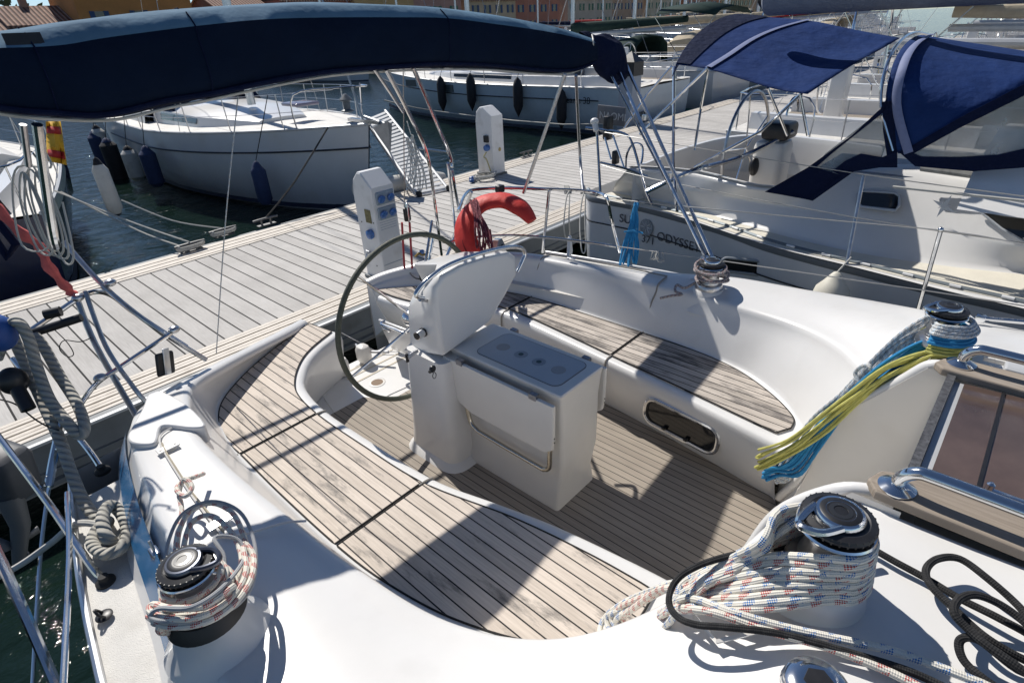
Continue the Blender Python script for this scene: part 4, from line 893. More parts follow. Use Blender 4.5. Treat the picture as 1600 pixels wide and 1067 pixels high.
# --- bundle hanging from the port coachroof winch down into the cockpit
W2 = V((2.615, .10, 0))
def hang(strands, pts, c, r0, z0, z1, xr, mm, label, rr, wob=9):
    P_ = []
    for k in range(strands):
        t = k/max(1, strands-1); off = (t-.5)
        zz = z0+(z1-z0)*t
        fr = [Xp(px+J(wob)*.5+off*sx, py+J(wob)*.5+off*sy, x+J(.010)) for (px, py, x, sx, sy) in pts]
        top = arc(W2, r0+.004*k, zz, 170, 400, 8)
        if k % 2:
            lp = pts[-1]; P_ += top+fr+[Xp(lp[0]-13+J(4), lp[1]+off*lp[4]+7+J(3), lp[2]-.01)]
        else: P_ += list(reversed(fr))+[] if k else fr[::-1]
    return rope('hanging_rope_coil', label, 'rope', [P_], rr, mm, 'rope tails hanging from the port coachroof winch', sub=5, n=8)
GP = [(1455, 508, 2.66, 6, 22), (1410, 535, 2.60, 10, 22), (1365, 580, 2.53, 16, 20), (1325, 622, 2.46, 24, 18), (1285, 665, 2.40, 26, 14), (1250, 708, 2.37, 30, 10), (1228, 742, 2.36, 22, 8)]
BP_ = [(1500, 533, 2.60, 4, 20), (1440, 548, 2.56, 6, 24), (1382, 582, 2.46, 12, 18), (1328, 628, 2.42, 14, 18), (1280, 680, 2.36, 16, 22), (1240, 728, 2.34, 20, 24), (1208, 735, 2.34, 20, 18)]
YP_ = [(1512, 553, 2.56, 4, 18), (1450, 562, 2.52, 6, 22), (1388, 584, 2.44, 10, 18), (1336, 620, 2.40, 12, 18), (1288, 662, 2.34, 14, 18), (1240, 697, 2.32, 12, 18), (1195, 716, 2.31, 12, 20)]
hang(8, GP, W2, .085, 1.915, 1.88, 0, R_GRY, 'grey and white flecked rope hanging over the coaming, topmost on the right hand winch', .0072)
hang(8, BP_, W2, .085, 1.875, 1.84, 0, R_BLUE, 'bright blue rope hanging over the coaming between grey rope and yellow rope', .0075)
hang(8, YP_, W2, .088, 1.835, 1.80, 0, R_YEL, 'yellow rope hanging over the coaming below the blue one', .0062)
q = MB(); kn = [Xp(1352+14*math.cos(a)+3*math.sin(3*a), 590+20*math.sin(a), 2.46+.015*math.sin(2*a)) for a in [k*.7 for k in range(16)]]
q.tube(catmull(kn, 4), .0085, 8); tag(q.build('rope_knot', R_GRY), 'grey rope knot tied round the middle of the grey hanging rope', 'rope')
# --- near primary winch at the left
W1 = V((.145, 1.36, 0))
hel = [V((W1.x+(.068+.0005*k+.003*math.sin(k))*math.cos(k*.5), W1.y+(.068+.0005*k+.003*math.sin(k))*math.sin(k*.5), 1.758-.0019*k)) for k in range(0, 58)]
r1 = [Z(305, 745, 1.52), Z(285, 752, 1.53), Z(276, 765, 1.55), Z(290, 775, 1.57), Z(300, 760, 1.57), Z(288, 748, 1.57), Z(280, 770, 1.54), Z(284, 800, 1.53), Z(275, 850, 1.54), Z(278, 880, 1.58)]
tail = [Z(318, 740, 1.48), Z(302, 746, 1.53)]
loops = [Z(276, 875, 1.55), Z(280, 830, 1.55), Z(298, 798, 1.56), Z(330, 786, 1.57), Z(362, 800, 1.57), Z(382, 840, 1.57), Z(392, 890, 1.58), Z(375, 935, 1.57), Z(330, 968, 1.56), Z(280, 985, 1.56), Z(250, 986, 1.70), Z(262, 966, 1.74), Z(330, 952, 1.72), Z(372, 900, 1.64), Z(376, 860, 1.62), Z(352, 820, 1.60), Z(325, 805, 1.59), Z(298, 818, 1.58), Z(286, 860, 1.58), Z(284, 900, 1.60)]
rope('sheet_rope', 'white rope with red flecks wrapped and looped round the black winch on the near coaming', 'rope', [tail+r1, loops+[p for p in hel]], .0088, R_RED, sub=5)
grey = [Z(258, 905, 1.60), Z(262, 850, 1.60), Z(285, 803, 1.62), Z(330, 783, 1.64), Z(375, 800, 1.64), Z(398, 850, 1.62), Z(396, 905, 1.61), Z(370, 945, 1.68), Z(310, 968, 1.74), Z(255, 970, 1.76), Z(236, 962, 1.76), Z(250, 950, 1.78), Z(300, 948, 1.79), Z(350, 915, 1.76), Z(382, 870, 1.67), Z(370, 842, 1.68), Z(335, 840, 1.72), Z(350, 870, 1.70), Z(345, 910, 1.68), Z(310, 945, 1.66), Z(262, 960, 1.64), Z(240, 975, 1.60), Z(300, 975, 1.59), Z(360, 950, 1.58), Z(392, 900, 1.58)]
low = [Z(232, 962, 1.72), Z(262, 978, 1.74), Z(320, 972, 1.73), Z(364, 945, 1.71), Z(392, 905, 1.69), Z(396, 868, 1.66), Z(380, 850, 1.66), Z(384, 895, 1.69), Z(360, 935, 1.72), Z(315, 962, 1.75), Z(262, 966, 1.76), Z(235, 955, 1.74), Z(240, 944, 1.74), Z(268, 950, 1.77), Z(320, 945, 1.77), Z(366, 915, 1.74)]
rope('sheet_rope', 'lowest red flecked turn of rope pulled loose round the foot of the near coaming winch', 'rope', [low], .0088, R_RED, sub=6)
rope('thin_grey_line', 'thin plain grey line looped loosely over the black winch on the near coaming', 'rope', [grey], .0058, R_PLG, sub=7)
rope('sheet_tail', 'red flecked rope running down the outer coaming towards the bottom edge below the black winch', 'rope', [[Z(285, 975, 1.57), Z(296, 1000, 1.50), Z(308, 1030, 1.47), Z(322, 1085, 1.46)]], .0085, R_RED)
# --- far primary winch
W3 = V((3.33, 1.36, 0)); P_ = []
for k in range(46):
    a = k*.62; P_.append(V((W3.x+(.078+.03*abs(math.sin(k*.37)))*math.cos(a), W3.y+(.078+.03*abs(math.sin(k*.37)))*math.sin(a), 1.60-.0022*k+.012*math.sin(k*.9))))
P_ += [Z(1090, 440, 1.46), Z(1070, 450, 1.46), Z(1058, 445, 1.47), Z(1055, 455, 1.45), Z(1066, 460, 1.45), Z(1050, 462, 1.42), Z(1032, 466, 1.38)]
rope('sheet_rope', 'maroon and grey rope piled round the small winch on the far coaming', 'rope', [P_], .0085, ropemat('rope_maroon_grey', (.40, .36, .34), (.18, .05, .07), (.08, .10, .16), pitch=.03), sub=4)
# --- heavy mooring rope at the left
A1 = [Dp(12, 500, 2.7), Dp(22, 530, 2.72), Dp(45, 580, 2.7), Dp(72, 640, 2.65), Dp(95, 690, 2.6), Dp(112, 740, 2.55), Dp(135, 790, 2.5), Dp(162, 818, 2.45)]
B1_ = [Dp(-5, 560, 2.66), Dp(15, 510, 2.62), Dp(30, 505, 2.6), Dp(45, 530, 2.62), Dp(58, 575, 2.64), Dp(78, 625, 2.62), Dp(105, 660, 2.6), Dp(125, 680, 2.6), Dp(132, 665, 2.62), Dp(120, 630, 2.68), Dp(95, 590, 2.72), Dp(70, 545, 2.75), Dp(55, 525, 2.78)]
kn = [Z(168, 815, 1.26), Z(150, 830, 1.25), Z(145, 850, 1.26), Z(165, 865, 1.28), Z(190, 855, 1.28), Z(200, 830, 1.26), Z(188, 800, 1.26), Z(170, 790, 1.30), Z(160, 812, 1.33), Z(168, 840, 1.31), Z(185, 850, 1.24), Z(196, 838, 1.24)]
rope('mooring_rope', 'thick weathered three strand mooring rope looped over the near stern rail at the left', 'rope', [A1+kn, B1_], .024, R_MOOR, twist=0, n=12, sub=7)
rope('mooring_line', 'thick pale line running from the near side deck out over the dark water', 'rope', [[Z(168, 822, 1.25), Z(120, 818, 1.24), Dp(80, 848, 2.5), Dp(35, 880, 2.5), Dp(-10, 905, 2.5)]], .014, R_WHT, twist=0)
ob = thing('outboard_motor', 'dark grey outboard motor clamped under the near stern rail at the far left', 'outboard', tuple(Dp(10, 760, 2.9)))
q = MB(); Mo = Matrix.Translation(Dp(2, 735, 3.0)) @ Matrix.Rotation(.5, 4, 'Z') @ Matrix.Rotation(.25, 4, 'X'); q.bbox(-.10, .10, -.14, .14, -.16, .16, .05, Mo); q.build('cowl', mat('outboard_grey', (.05, .055, .065), .5, var=.2), ob)
q = MB(); q.tube([Dp(15, 775, 3.0), Dp(32, 820, 3.05), Dp(30, 880, 3.1)], [.06, .045, .03], 12); q.build('leg', mat('outboard_leg', (.10, .105, .11), .5), ob)
q = MB()
for k in range(3):
    a = 2.1*k; c = Dp(30, 852, 3.08); q.add([c, c+V((.10*math.cos(a), .03, .10*math.sin(a))), c+V((.12*math.cos(a+.5), .0, .12*math.sin(a+.5))), c+V((.06*math.cos(a+.8), -.02, .06*math.sin(a+.8)))], [(0, 1, 2, 3)])
q.build('propeller', mat('prop', (.16, .16, .17), .5), ob, solid=.01)
# red cloth wrapped tube with loose grey coil (upper left)
q = MB(); q.tube(catmull([Dp(-10, 320, 2.7), Dp(30, 362, 2.75), Dp(62, 385, 2.8), Dp(75, 415, 2.85), Dp(100, 445, 2.95), Dp(112, 458, 3.0)], 5), [.03+.008*math.sin(k*1.3) for k in range(26)], 10, flat=.6); tag(q.build('rolled_flag', REDF), 'faded red flag rolled round a pole on the near stern rail', 'flag')
q = MB(); q.tube([Dp(-10, 338, 2.74), Dp(25, 382, 2.8), Dp(12, 402, 2.82), Dp(-14, 365, 2.78)], .02, 8); tag(q.build('dark_cloth', NAVY), 'dark blue cloth end beside the faded red flag', 'cloth')
rope('hanging_rope_coil', 'tangled thin grey line hanging on the upright tube at the upper left', 'rope', [[Dp(70+J(9), y0, 2.4) for y0 in (195, 230, 262)]+[p for k in range(6) for p in (Dp(30+k*5+J(5), 262+J(8), 2.45), Dp(25+k*7+J(6), 320+J(20), 2.48), Dp(40+k*12+J(8), 375+k*6+J(10), 2.52), Dp(75+k*8, 385+k*3+J(5), 2.5), Dp(62+k*7+J(6), 320+J(15), 2.46))]], .0045, R_WHT, sub=5, n=6)
rope('hanging_rope_coil', 'hank of thin grey line tied to the stern stay below the middle of the bimini', 'rope', [[Yp(636, 190, 3.2), Yp(642, 210, 3.2)]+[p for k in range(7) for p in (Yp(640+J(8), 215, 3.2), Yp(646+k*3-8+J(3), 250, 3.22), Yp(648+k*5-14+J(4), 292-J(8), 3.25), Yp(652+k*4-10+J(4), 270, 3.22), Yp(645+J(6), 235, 3.2))]], .0042, R_GRY, sub=5, n=6)
rope('hanging_line', 'looped grey wire hanging in front of the pontoon planks at the left', 'wire', [[Dp(85, 515, 2.95), Dp(105, 535, 2.95), Dp(115, 553, 2.95), Dp(105, 557, 2.95), Dp(93, 545, 2.95), Dp(100, 532, 2.95), Dp(125, 534, 2.95), Dp(142, 528, 2.98)]], .0025, RUBBER, n=6)
rope('hanging_line', 'dark cord crossing in front of the ribbed pontoon edge at the far left', 'wire', [[Dp(0, 624, 2.6), Dp(25, 632, 2.6), Dp(55, 655, 2.6), Dp(78, 668, 2.6), Dp(92, 672, 2.6)]], .0035, RUBBER, n=6)
# --- lifebuoy, coils and plates on the far stern rail
q = MB(); hp = catmull([Z(768, 402, 1.38), Z(745, 390, 1.44), Z(733, 365, 1.55), Z(736, 334, 1.68), Z(757, 312, 1.76), Z(790, 306, 1.78), Z(818, 318, 1.73), Z(836, 338, 1.64)], 6)
hp = [p+V((-.06, -.02, -.02)) for p in hp]; nh = len(hp)
def wdt(i): t = i/(nh-1); return .105*min(1, .5+3.0*min(t, 1-t)+.05)
q.tube(hp, [wdt(i) for i in range(nh)], 16, flat=.5); lb = q.build('lifebuoy', RED); tag(lb, 'red horseshoe lifebuoy hanging on the far stern rail', 'lifebuoy')
q = MB(); q.tube([p+V((-.052, -.02, 0)) for p in hp[4:-6]], .004, 6); q.build('cover_seam', mat('dark_red_seam', (.22, .01, .01), .7), lb)
q = MB(); c = Z(781, 295, 1.80); q.bbox(-.035, .035, -.03, .03, -.03, .03, .012, Matrix.Translation(c)); q.build('strap', BLACKP, lb)
rope('hanging_rope_coil', 'maroon cord coil draped over the red lifebuoy', 'rope', [[p for k in range(7) for p in (Z(750+J(6), 306+J(4), 1.80)+V((-.1, -.03, 0)), Z(750+k*3+J(3), 345, 1.68)+V((-.12, -.05, 0)), Z(755+k*4+J(3), 383+J(8), 1.52)+V((-.12, -.05, 0)), Z(762+k*2+J(3), 350, 1.66)+V((-.12, -.05, 0)))]], .0065, R_MAR, sub=5)
bc = []
for k in range(8):
    bc += [Z(995+J(3), 318+J(3), 1.78), Z(986+k*1.5+J(2), 345, 1.66), Z(974+k*3+J(2), 385, 1.48), Z(968+k*4+J(3), 414+J(4), 1.36), Z(978+k*2.5+J(2), 380, 1.5), Z(988+J(3), 345, 1.66)]
rope('hanging_rope_coil', 'bright blue rope coil hanging from the far rail in front of the neighbouring grey hull', 'rope', [bc, [Z(975, 360, 1.62)+V((-.03, -.02, 0)), Z(990, 357, 1.62)+V((-.05, -.03, 0)), Z(1004, 362, 1.62)+V((-.03, -.02, 0))]], .0068, R_BLUE, sub=5)
for (x, yb, lab) in ((887, 372, 'pale cord tied on the far stern rail just right of the red lifebuoy'), (912, 392, 'pale cord tied on the far stern rail nearest to the blue coil')):
    P_ = []
    for k in range(4): P_ += [Z(x-5+k*2, 290, 1.82), Z(x-4+k*3, 303, 1.775), Z(x-2+k*2, 297, 1.80)]
    P_ += [Z(x-2, 310, 1.76), Z(x-6, 350, 1.6), Z(x-3, yb, 1.45), Z(x+3, yb-4, 1.45), Z(x+2, 340, 1.64), Z(x+3, 305, 1.78)]
    rope('tied_cord', lab, 'rope', [P_], .0055, R_WHT, sub=5)
q = MB(); Mp = Matrix.Translation(Z(890, 392, 1.36)) @ Matrix.Rotation(math.radians(28), 4, 'Z')
poly = [(-.10, -.03), (-.07, .02), (-.045, .10), (-.02, .125), (.02, .125), (.045, .10), (.07, .02), (.10, -.03), (.08, -.05), (-.08, -.05)]
q.prism(poly, -.012, .012, Mp @ Matrix.Rotation(math.radians(90), 4, 'X')); o = q.build('hanging_plate', PEDW, smooth=False, bevel=.006); tag(o, 'small white rounded plate hanging under the far stern rail', 'plate')
q = MB(); q.lathe([(.012, -.014), (.012, .016)], Mp @ Matrix.Rotation(math.radians(90), 4, 'X') @ Matrix.Translation((0, .1, 0)), 12); q.build('plate_eye', STEEL, o)
rope('hanging_rope_coil', 'small bunch of frayed white line on the lower wire beside the blue coil', 'rope', [[p for k in range(6) for p in (Z(1022+k*2.5+J(2), 393, 1.5), Z(1018+k*4+J(2), 408+J(4), 1.45), Z(1026+J(4), 400, 1.48))]], .004, R_WHT, sub=4, n=6)
q = MB(); Mp = Matrix.Translation(Z(778, 392, 1.32)) @ Matrix.Rotation(.4, 4, 'Z')
q.prism([(-.11, -.06), (-.09, .05), (-.03, .11), (.04, .10), (.10, .03), (.12, -.06)], -.03, .03, Mp @ Matrix.Rotation(math.radians(90), 4, 'X')); o = q.build('outboard_bracket', STEELR, smooth=False, bevel=.008); tag(o, 'grey metal bracket on the stern rail beside the lower end of the red lifebuoy', 'bracket')
q = MB(); q.lathe([(.025, -.033), (.025, .033)], Mp @ Matrix.Rotation(math.radians(90), 4, 'X') @ Matrix.Translation((.02, .03, 0)), 12); q.build('bracket_eye', BLACKP, o)
# backstay tackle with red rope
tk = thing('backstay_tackle', 'backstay tackle with black blocks and red rope falls standing behind the steering wheel', 'tackle', tuple(Z(635, 440, 1.15)))
for x in (628, 640):
    q = MB(); q.tube([Z(x, 348, 1.66), Z(x+5, 437, 1.12)], .009, 8); q.build('rope_fall', R_DRED, tk)
for x in (636,):
    q = MB(); c = Z(x, 335, 1.72); q.bbox(-.03, .03, -.015, .015, -.055, .055, .012, Matrix.Translation(c)); b_ = q.build('block', BLACKP, tk); q = MB(); q.bbox(-.007, .007, -.02, .02, -.06, .09, .004, Matrix.Translation(c)); q.build('block_strap', STEEL, b_)
q = MB(); q.tube([Yp(630, 108, 3.0), Z(632, 322, 1.79)], .0035, 6); q.build('wire', WIRE, tk)
q = MB(); q.bbox(-.05, .05, -.03, .03, -.03, .03, .012, Matrix.Translation(Z(665, 432, 1.2))); q.tube(catmull([Z(650, 420, 1.22), Z(640, 425, 1.2), Z(655, 436, 1.2), Z(690, 425, 1.2)], 5), .006, 6); q.build('block', BLACKP, tk)
# white pendulum fender between the two boats
fd = thing('fender', 'large white fender with cream top between the far coaming and the neighbouring grey hull', 'fender', tuple(Z(1300, 470, .9)))
ft = Z(1306, 432, 1.22); q = MB(); q.lathe([(.001, -.62), (.09, -.60), (.125, -.52), (.13, -.3), (.13, -.16), (.115, -.10), (.07, -.045), (.04, .0), (.02, .02)], Matrix.Translation(ft) @ Matrix.Rotation(.08, 4, 'Y'), 24); q.build('fender_body', FENW, fd)
q = MB(); q.lathe([(.128, -.14), (.118, -.095), (.073, -.04), (.044, .004), (.024, .03), (.001, .04)], Matrix.Translation(ft) @ Matrix.Rotation(.08, 4, 'Y'), 24); q.build('fender_top', mat('fender_cream', (.62, .59, .50), .6, var=.1), fd)
q = MB(); q.tube([ft+V((0, 0, .03)), Z(1330, 402, 1.34)], .006, 6); q.build('fender_line', R_WHT, fd)

# ================================================================ pontoon furniture
def pedestal(label, x0, x1, y0, y1, z0, h, sockets, name='service_pedestal'):
    t = thing(name, label, 'pedestal', ((x0+x1)/2, (y0+y1)/2, z0), 'service pedestals on the pontoon')
    prof = [(y0-.02, z0), (y1+.02, z0), (y1+.02, z0+h*.80), (y1-.01, z0+h*.93), (y1-.10, z0+h*1.0), (y1-.16, z0+h*1.0), (y0-.02, z0+h*.88)]
    q = MB(); rows = []
    for x, k in ((x0, .97), (x0+.012, 1), (x1-.012, 1), (x1, .97)):
        cy = (y0+y1)/2; cz = z0+h/2; rows.append([V((x, cy+(y-cy)*k, cz+(z-cz)*(k if z > z0+.01 else 1))) for y, z in prof])
    q.grid(rows, closed=True); q.add(rows[0], [tuple(range(7))]); q.add(rows[-1], [tuple(range(6, -1, -1))]); q.build('housing', PEDW, t, smooth=False)
    q = MB(); q.box(x0-.025, x1+.025, y0-.045, y1+.045, z0, z0+.03); q.build('plinth', PSIDE, t, smooth=False)
    if sockets:
        yf = y0-.022
        for i, zz in enumerate((z0+h*.78, z0+h*.645)):
            q = MB(); q.bbox(x0+.035, x1-.02, yf-.018, yf+.01, zz-.065, zz+.065, .008); pl = q.build('socket_plate', SOCKG, t)
            for xx in (x0+.085, x1-.075):
                q = MB(); Ms = Matrix.Translation((xx, yf-.02, zz)) @ Matrix.Rotation(math.radians(112), 4, 'X')
                q.lathe([(.032, 0), (.042, .005), (.044, .02), (.036, .03), (.02, .034), (.001, .035)], Ms, 20); q.build('socket_lid', SOCK, pl)
        for k in range(5):
            q = MB(); q.box(x0+.04, x1-.03, yf+.0005, yf+.003, z0+h*(.50+.022*k), z0+h*(.504+.022*k))
            if k == 0: vent = q
            else: vent.add(q.v, q.f)
        vent.build('louvre', SOCKG, t, smooth=False)
        q = MB(); q.box(x0+.01, x1-.0, yf-.002, yf+.001, z0+h*.17, z0+h*.175); q.build('panel_seam', SOCKG, t, smooth=False)
        xf = x0-.002
        q = MB(); q.box(xf-.004, xf, y0+.06, y0+.16, z0+h*.56, z0+h*.68); q.build('label_frame', mat('label_olive', (.16, .14, .05), .5, var=.5, vs=40), t, smooth=False)
        q = MB(); Ms = Matrix.Translation((xf-.02, y0+.10, z0+h*.46)) @ Matrix.Rotation(math.radians(-90), 4, 'Y'); q.lathe([(.05, -.02), (.055, .0), (.048, .025), (.02, .04), (.001, .042)], Ms, 20); q.build('socket_lid', SOCK, t)
        for yy in (y0+.08, y0+.18):
            q = MB(); Ms = Matrix.Translation((xf-.02, yy, z0+h*.27)); q.tube([Ms @ V((.02, 0, 0)), Ms @ V((-.03, 0, 0)), Ms @ V((-.045, 0, -.045))], .011, 8); q.tube([Ms @ V((-.015, -.03, .022)), Ms @ V((-.015, .03, .022))], .007, 8); q.build('water_tap', STEELR, t)
        q = MB()
        for (yy, zz) in ((y0+.03, z0+h*.57), (y0+.25, z0+h*.55), (y0+.1, z0+h*.15)): q.lathe([(.008, 0), (.008, .003)], Matrix.Translation((xf, yy, zz)) @ Matrix.Rotation(math.radians(-90), 4, 'Y'), 8)
        q.build('screw', BLACKP, t)
    else:
        q = MB(); q.box(x0+.04, x1-.04, y0+.02, y1-.07, 0, .006, Matrix.Translation((0, -.012, z0+h*.905)) @ Matrix.Translation((0, (y0+y1)/2, 0)) @ Matrix.Rotation(math.radians(27), 4, 'X') @ Matrix.Translation((0, -(y0+y1)/2, 0))); w_ = q.build('display_recess', mat('recess', (.34, .34, .30), .4, var=.5, vs=25), t, smooth=False)
        q = MB(); q.lathe([(.035, 0), (.033, .006), (.001, .008)], Matrix.Translation(((x0+x1)/2+.03, y0-.02, z0+h*.38)) @ Matrix.Rotation(math.radians(90), 4, 'X'), 20); q.build('lock_badge', mat('brass', (.35, .28, .12), .4, .6), t)
        q = MB(); q.bbox(x0-.05, x0, y0+.06, y0+.16, z0+h*.5, z0+h*.6, .01); q.build('plug', BLACKP, t)
        q = MB(); q.lathe([(.055, -.03), (.06, 0), (.05, .04), (.001, .05)], Matrix.Translation((x0-.03, y0+.1, z0+h*.42)) @ Matrix.Rotation(math.radians(-90), 4, 'Y'), 20); q.build('socket_lid', SOCK, t)
        q = MB(); q.tube(catmull([V((x0-.05, y0+.1, z0+h*.36)), V((x0-.12, y0+.1, z0+h*.3)), V((x0-.1, y0+.05, z0+.3)), V((x0-.04, y0+.0, z0+.02))], 5), .012, 8); q.build('cable', mat('cable_yellow', (.4, .36, .18), .6), t)
    return t
pedestal('white service pedestal with four blue sockets standing behind the steering wheel', 3.30, 3.58, 5.00, 5.30, .555, 1.18, True)
pedestal('white service pedestal with sloping display standing at the far pontoon edge by the coiled hose', 7.60, 7.90, 7.44, 7.80, .555, 1.17, False)
pedestal('small white service pedestal far along the pontoon beyond the blue bimini', 27.0, 27.3, 5.6, 5.9, .555, 1.1, False)
# hose coil at the foot of the far pedestal
cc = V((7.35, 7.42, .57)); hz = []
for k in range(60): a = k*.42; hz.append(cc+V(((.20+.05*math.sin(k*.23))*math.cos(a), (.17+.04*math.cos(k*.31))*math.sin(a), .012+.0012*k+.006*math.sin(k))))
rope('coiled_hose', 'pale hose coiled on the planks at the foot of the far pedestal', 'hose', [hz], .014, R_WHT, sub=3)
q = MB(); q.sphere((7.12, 7.5, .60), .06, (1.2, 1, .7)); q.sphere((7.02, 7.42, .59), .045, (1.2, 1, .7)); o = q.build('hose_nozzle', mat('nozzle_blue', (.02, .08, .25), .4)); tag(o, 'dark blue hose coupling lying left of the hose coil', 'coupling')
# tap valve on planks behind the wheel
vt = thing('water_valve', 'small brass and blue water valve lying on the planks behind the wheel', 'valve', tuple(Z(660, 395, .56)))
c = Z(660, 398, .60); q = MB(); q.tube(catmull([c+V((-.10, .02, 0)), c+V((-.05, .0, .03)), c, c+V((.05, -.03, 0))], 4), .016, 8); q.build('body', mat('brass2', (.4, .28, .1), .4, .7), vt)
q = MB(); q.lathe([(.03, .02), (.032, .05), (.02, .06), (.001, .062)], Matrix.Translation(c), 10); q.build('handwheel', SOCK, vt)
# cleats along the far edge and the near edge
CLE = mat('cleat_iron', (.16, .16, .16), .5, .5, var=.3, vs=20)
def cleat(px, py, label, rope_=False, z=.56):
    c = Z(px, py, z); t = thing('dock_cleat', label, 'cleat', tuple(c), 'cleats on the pontoon edges')
    q = MB(); q.box(-.14, .14, -.04, .04, 0, .02, Matrix.Translation(c)); q.build('base', CLE, t, smooth=False, bevel=.008)
    for s in (-1, 1): q = MB(); q.tube([c+V((s*.07, 0, .02)), c+V((s*.07, 0, .10))], .018, 8); q.build('post', CLE, t)
    q = MB(); q.tube(catmull([c+V((-.19, 0, .095)), c+V((-.09, 0, .10)), c+V((.09, 0, .10)), c+V((.19, 0, .095))], 4), .018, 8); q.build('horn', CLE, t)
    if rope_:
        P_ = []
        for k in range(26): a = k*.9; P_.append(c+V((.15*math.cos(a)+.03*math.sin(k), .055*math.sin(a), .035+.0025*k)))
        rope('cleated_line', 'pale rope heaped on the '+('cleat left of' if px < 320 else 'cleat beside')+' the thin vertical halyard', 'rope', [P_], .012, R_WHT, 'ropes made fast on pontoon cleats', sub=3, n=6)
    return c
c1 = cleat(300, 392, 'pontoon cleat heaped with pale rope left of the thin vertical halyard', True)
c2 = cleat(351, 369, 'small pontoon cleat right beside the thin vertical halyard', True)
c3 = cleat(417, 352, 'dark bare pontoon cleat with the black bow line of the fendered yacht')
c4 = cleat(822, 245, 'bare pontoon cleat right of the far pedestal')
c5 = cleat(1005, 181, 'pontoon cleat by the foot of the grey piling')
rope('mooring_line', 'pale mooring line from the blue hulled boat to the rope heaped cleat, upper of two', 'rope', [[c1+V((0, 0, .12)), Yp(200, 345, 9.0), Yp(85, 298, 10.2)]], .012, R_WHT, n=6)
rope('mooring_line', 'pale mooring line from the blue hulled boat to the rope heaped cleat, lower of two', 'rope', [[c1+V((-.12, 0, .10)), Yp(215, 360, 8.9), Yp(95, 300, 10.2)]], .012, R_WHT, n=6)
rope('mooring_line', 'pale mooring line running left from the cleat beside the halyard into the water', 'rope', [[c2+V((0, 0, .11)), Yp(270, 345, 8.8), Yp(190, 313, 9.4)]], .012, R_WHT, n=6)
rope('mooring_line', 'black bow line from the fendered white yacht down to the dark bare cleat', 'rope', [[c3+V((0, 0, .1)), Yp(460, 285, 8.4), Yp(512, 200, 8.72)]], .014, RUBBER, n=6, sub=2)
# tube buffer at the pontoon edge
q = MB(); q.tube([Yp(556, 297, 8.25), Yp(572, 295, 8.25), Yp(676, 281, 8.25), Yp(692, 279, 8.25)], [.12, .16, .16, .11], 20); tag(q.build('tube_buffer', FENW), 'long white cylindrical buffer at the pontoon edge under the gangway', 'buffer')
# gangway
gw = thing('gangway', 'white slatted gangway leaning from the pontoon up towards the bow with anchor', 'gangway', tuple(Z(676, 300, .6)))
a0, a1 = Z(652, 303, .60), Z(699, 294, .60); b0, b1 = Yp(571, 186, 9.9), Yp(602, 173, 9.9)
for (a, b) in ((a0, b0), (a1, b1)):
    q = MB(); q.tube([a, b], .028, 6); q.build('side_rail', ALUP, gw)
q = MB(); q.tube([a0+V((0, 0, -.10)), b0+V((0, 0, -.06))], .018, 6); q.build('truss_rail', ALUP, gw)
for k in range(24):
    t = (k+.5)/24; q = MB(); p0 = a0.lerp(b0, t); p1 = a1.lerp(b1, t); d = (b0-a0).normalized()*.034; u = V((0, 0, .014))
    q.add([p0-d, p1-d, p1+d, p0+d, p0-d-u, p1-d-u, p1+d-u, p0+d-u], [(0, 1, 2, 3), (7, 6, 5, 4), (0, 4, 5, 1), (1, 5, 6, 2), (2, 6, 7, 3), (3, 7, 4, 0)]); q.build('tread', PEDW, gw, smooth=False)
q = MB(); q.tube([a0.lerp(a1, -.05)+V((0, 0, -.03)), a0.lerp(a1, 1.05)+V((0, 0, -.03))], .02, 6); q.build('foot_bar', ALU, gw)
for p in (a0, a1): q = MB(); q.tube([p+V((-.02, -.03, -.0)), p+V((.04, -.03, 0))], .05, 14); q.build('wheel', RUBBER, gw)
# grey piling with black cap
pl = thing('mooring_pile', 'grey square piling with black pointed cap standing beyond the gathered bimini end', 'piling', (13.9, 8.35, 0))
q = MB(); q.box(13.62, 14.02, 8.25, 8.65, -.5, 1.72); q.build('post', mat('pile_grey', (.30, .34, .40), .6, var=.1, vs=3), pl, smooth=False)
q = MB(); q.box(13.59, 14.05, 8.22, 8.68, 1.70, 2.02); q.add([(13.59, 8.22, 2.02), (14.05, 8.22, 2.02), (14.05, 8.68, 2.02), (13.59, 8.68, 2.02), (13.82, 8.45, 2.26)], [(0, 1, 4), (1, 2, 4), (2, 3, 4), (3, 0, 4)]); q.build('cap', BLACKP, pl, smooth=False)
print('loose')
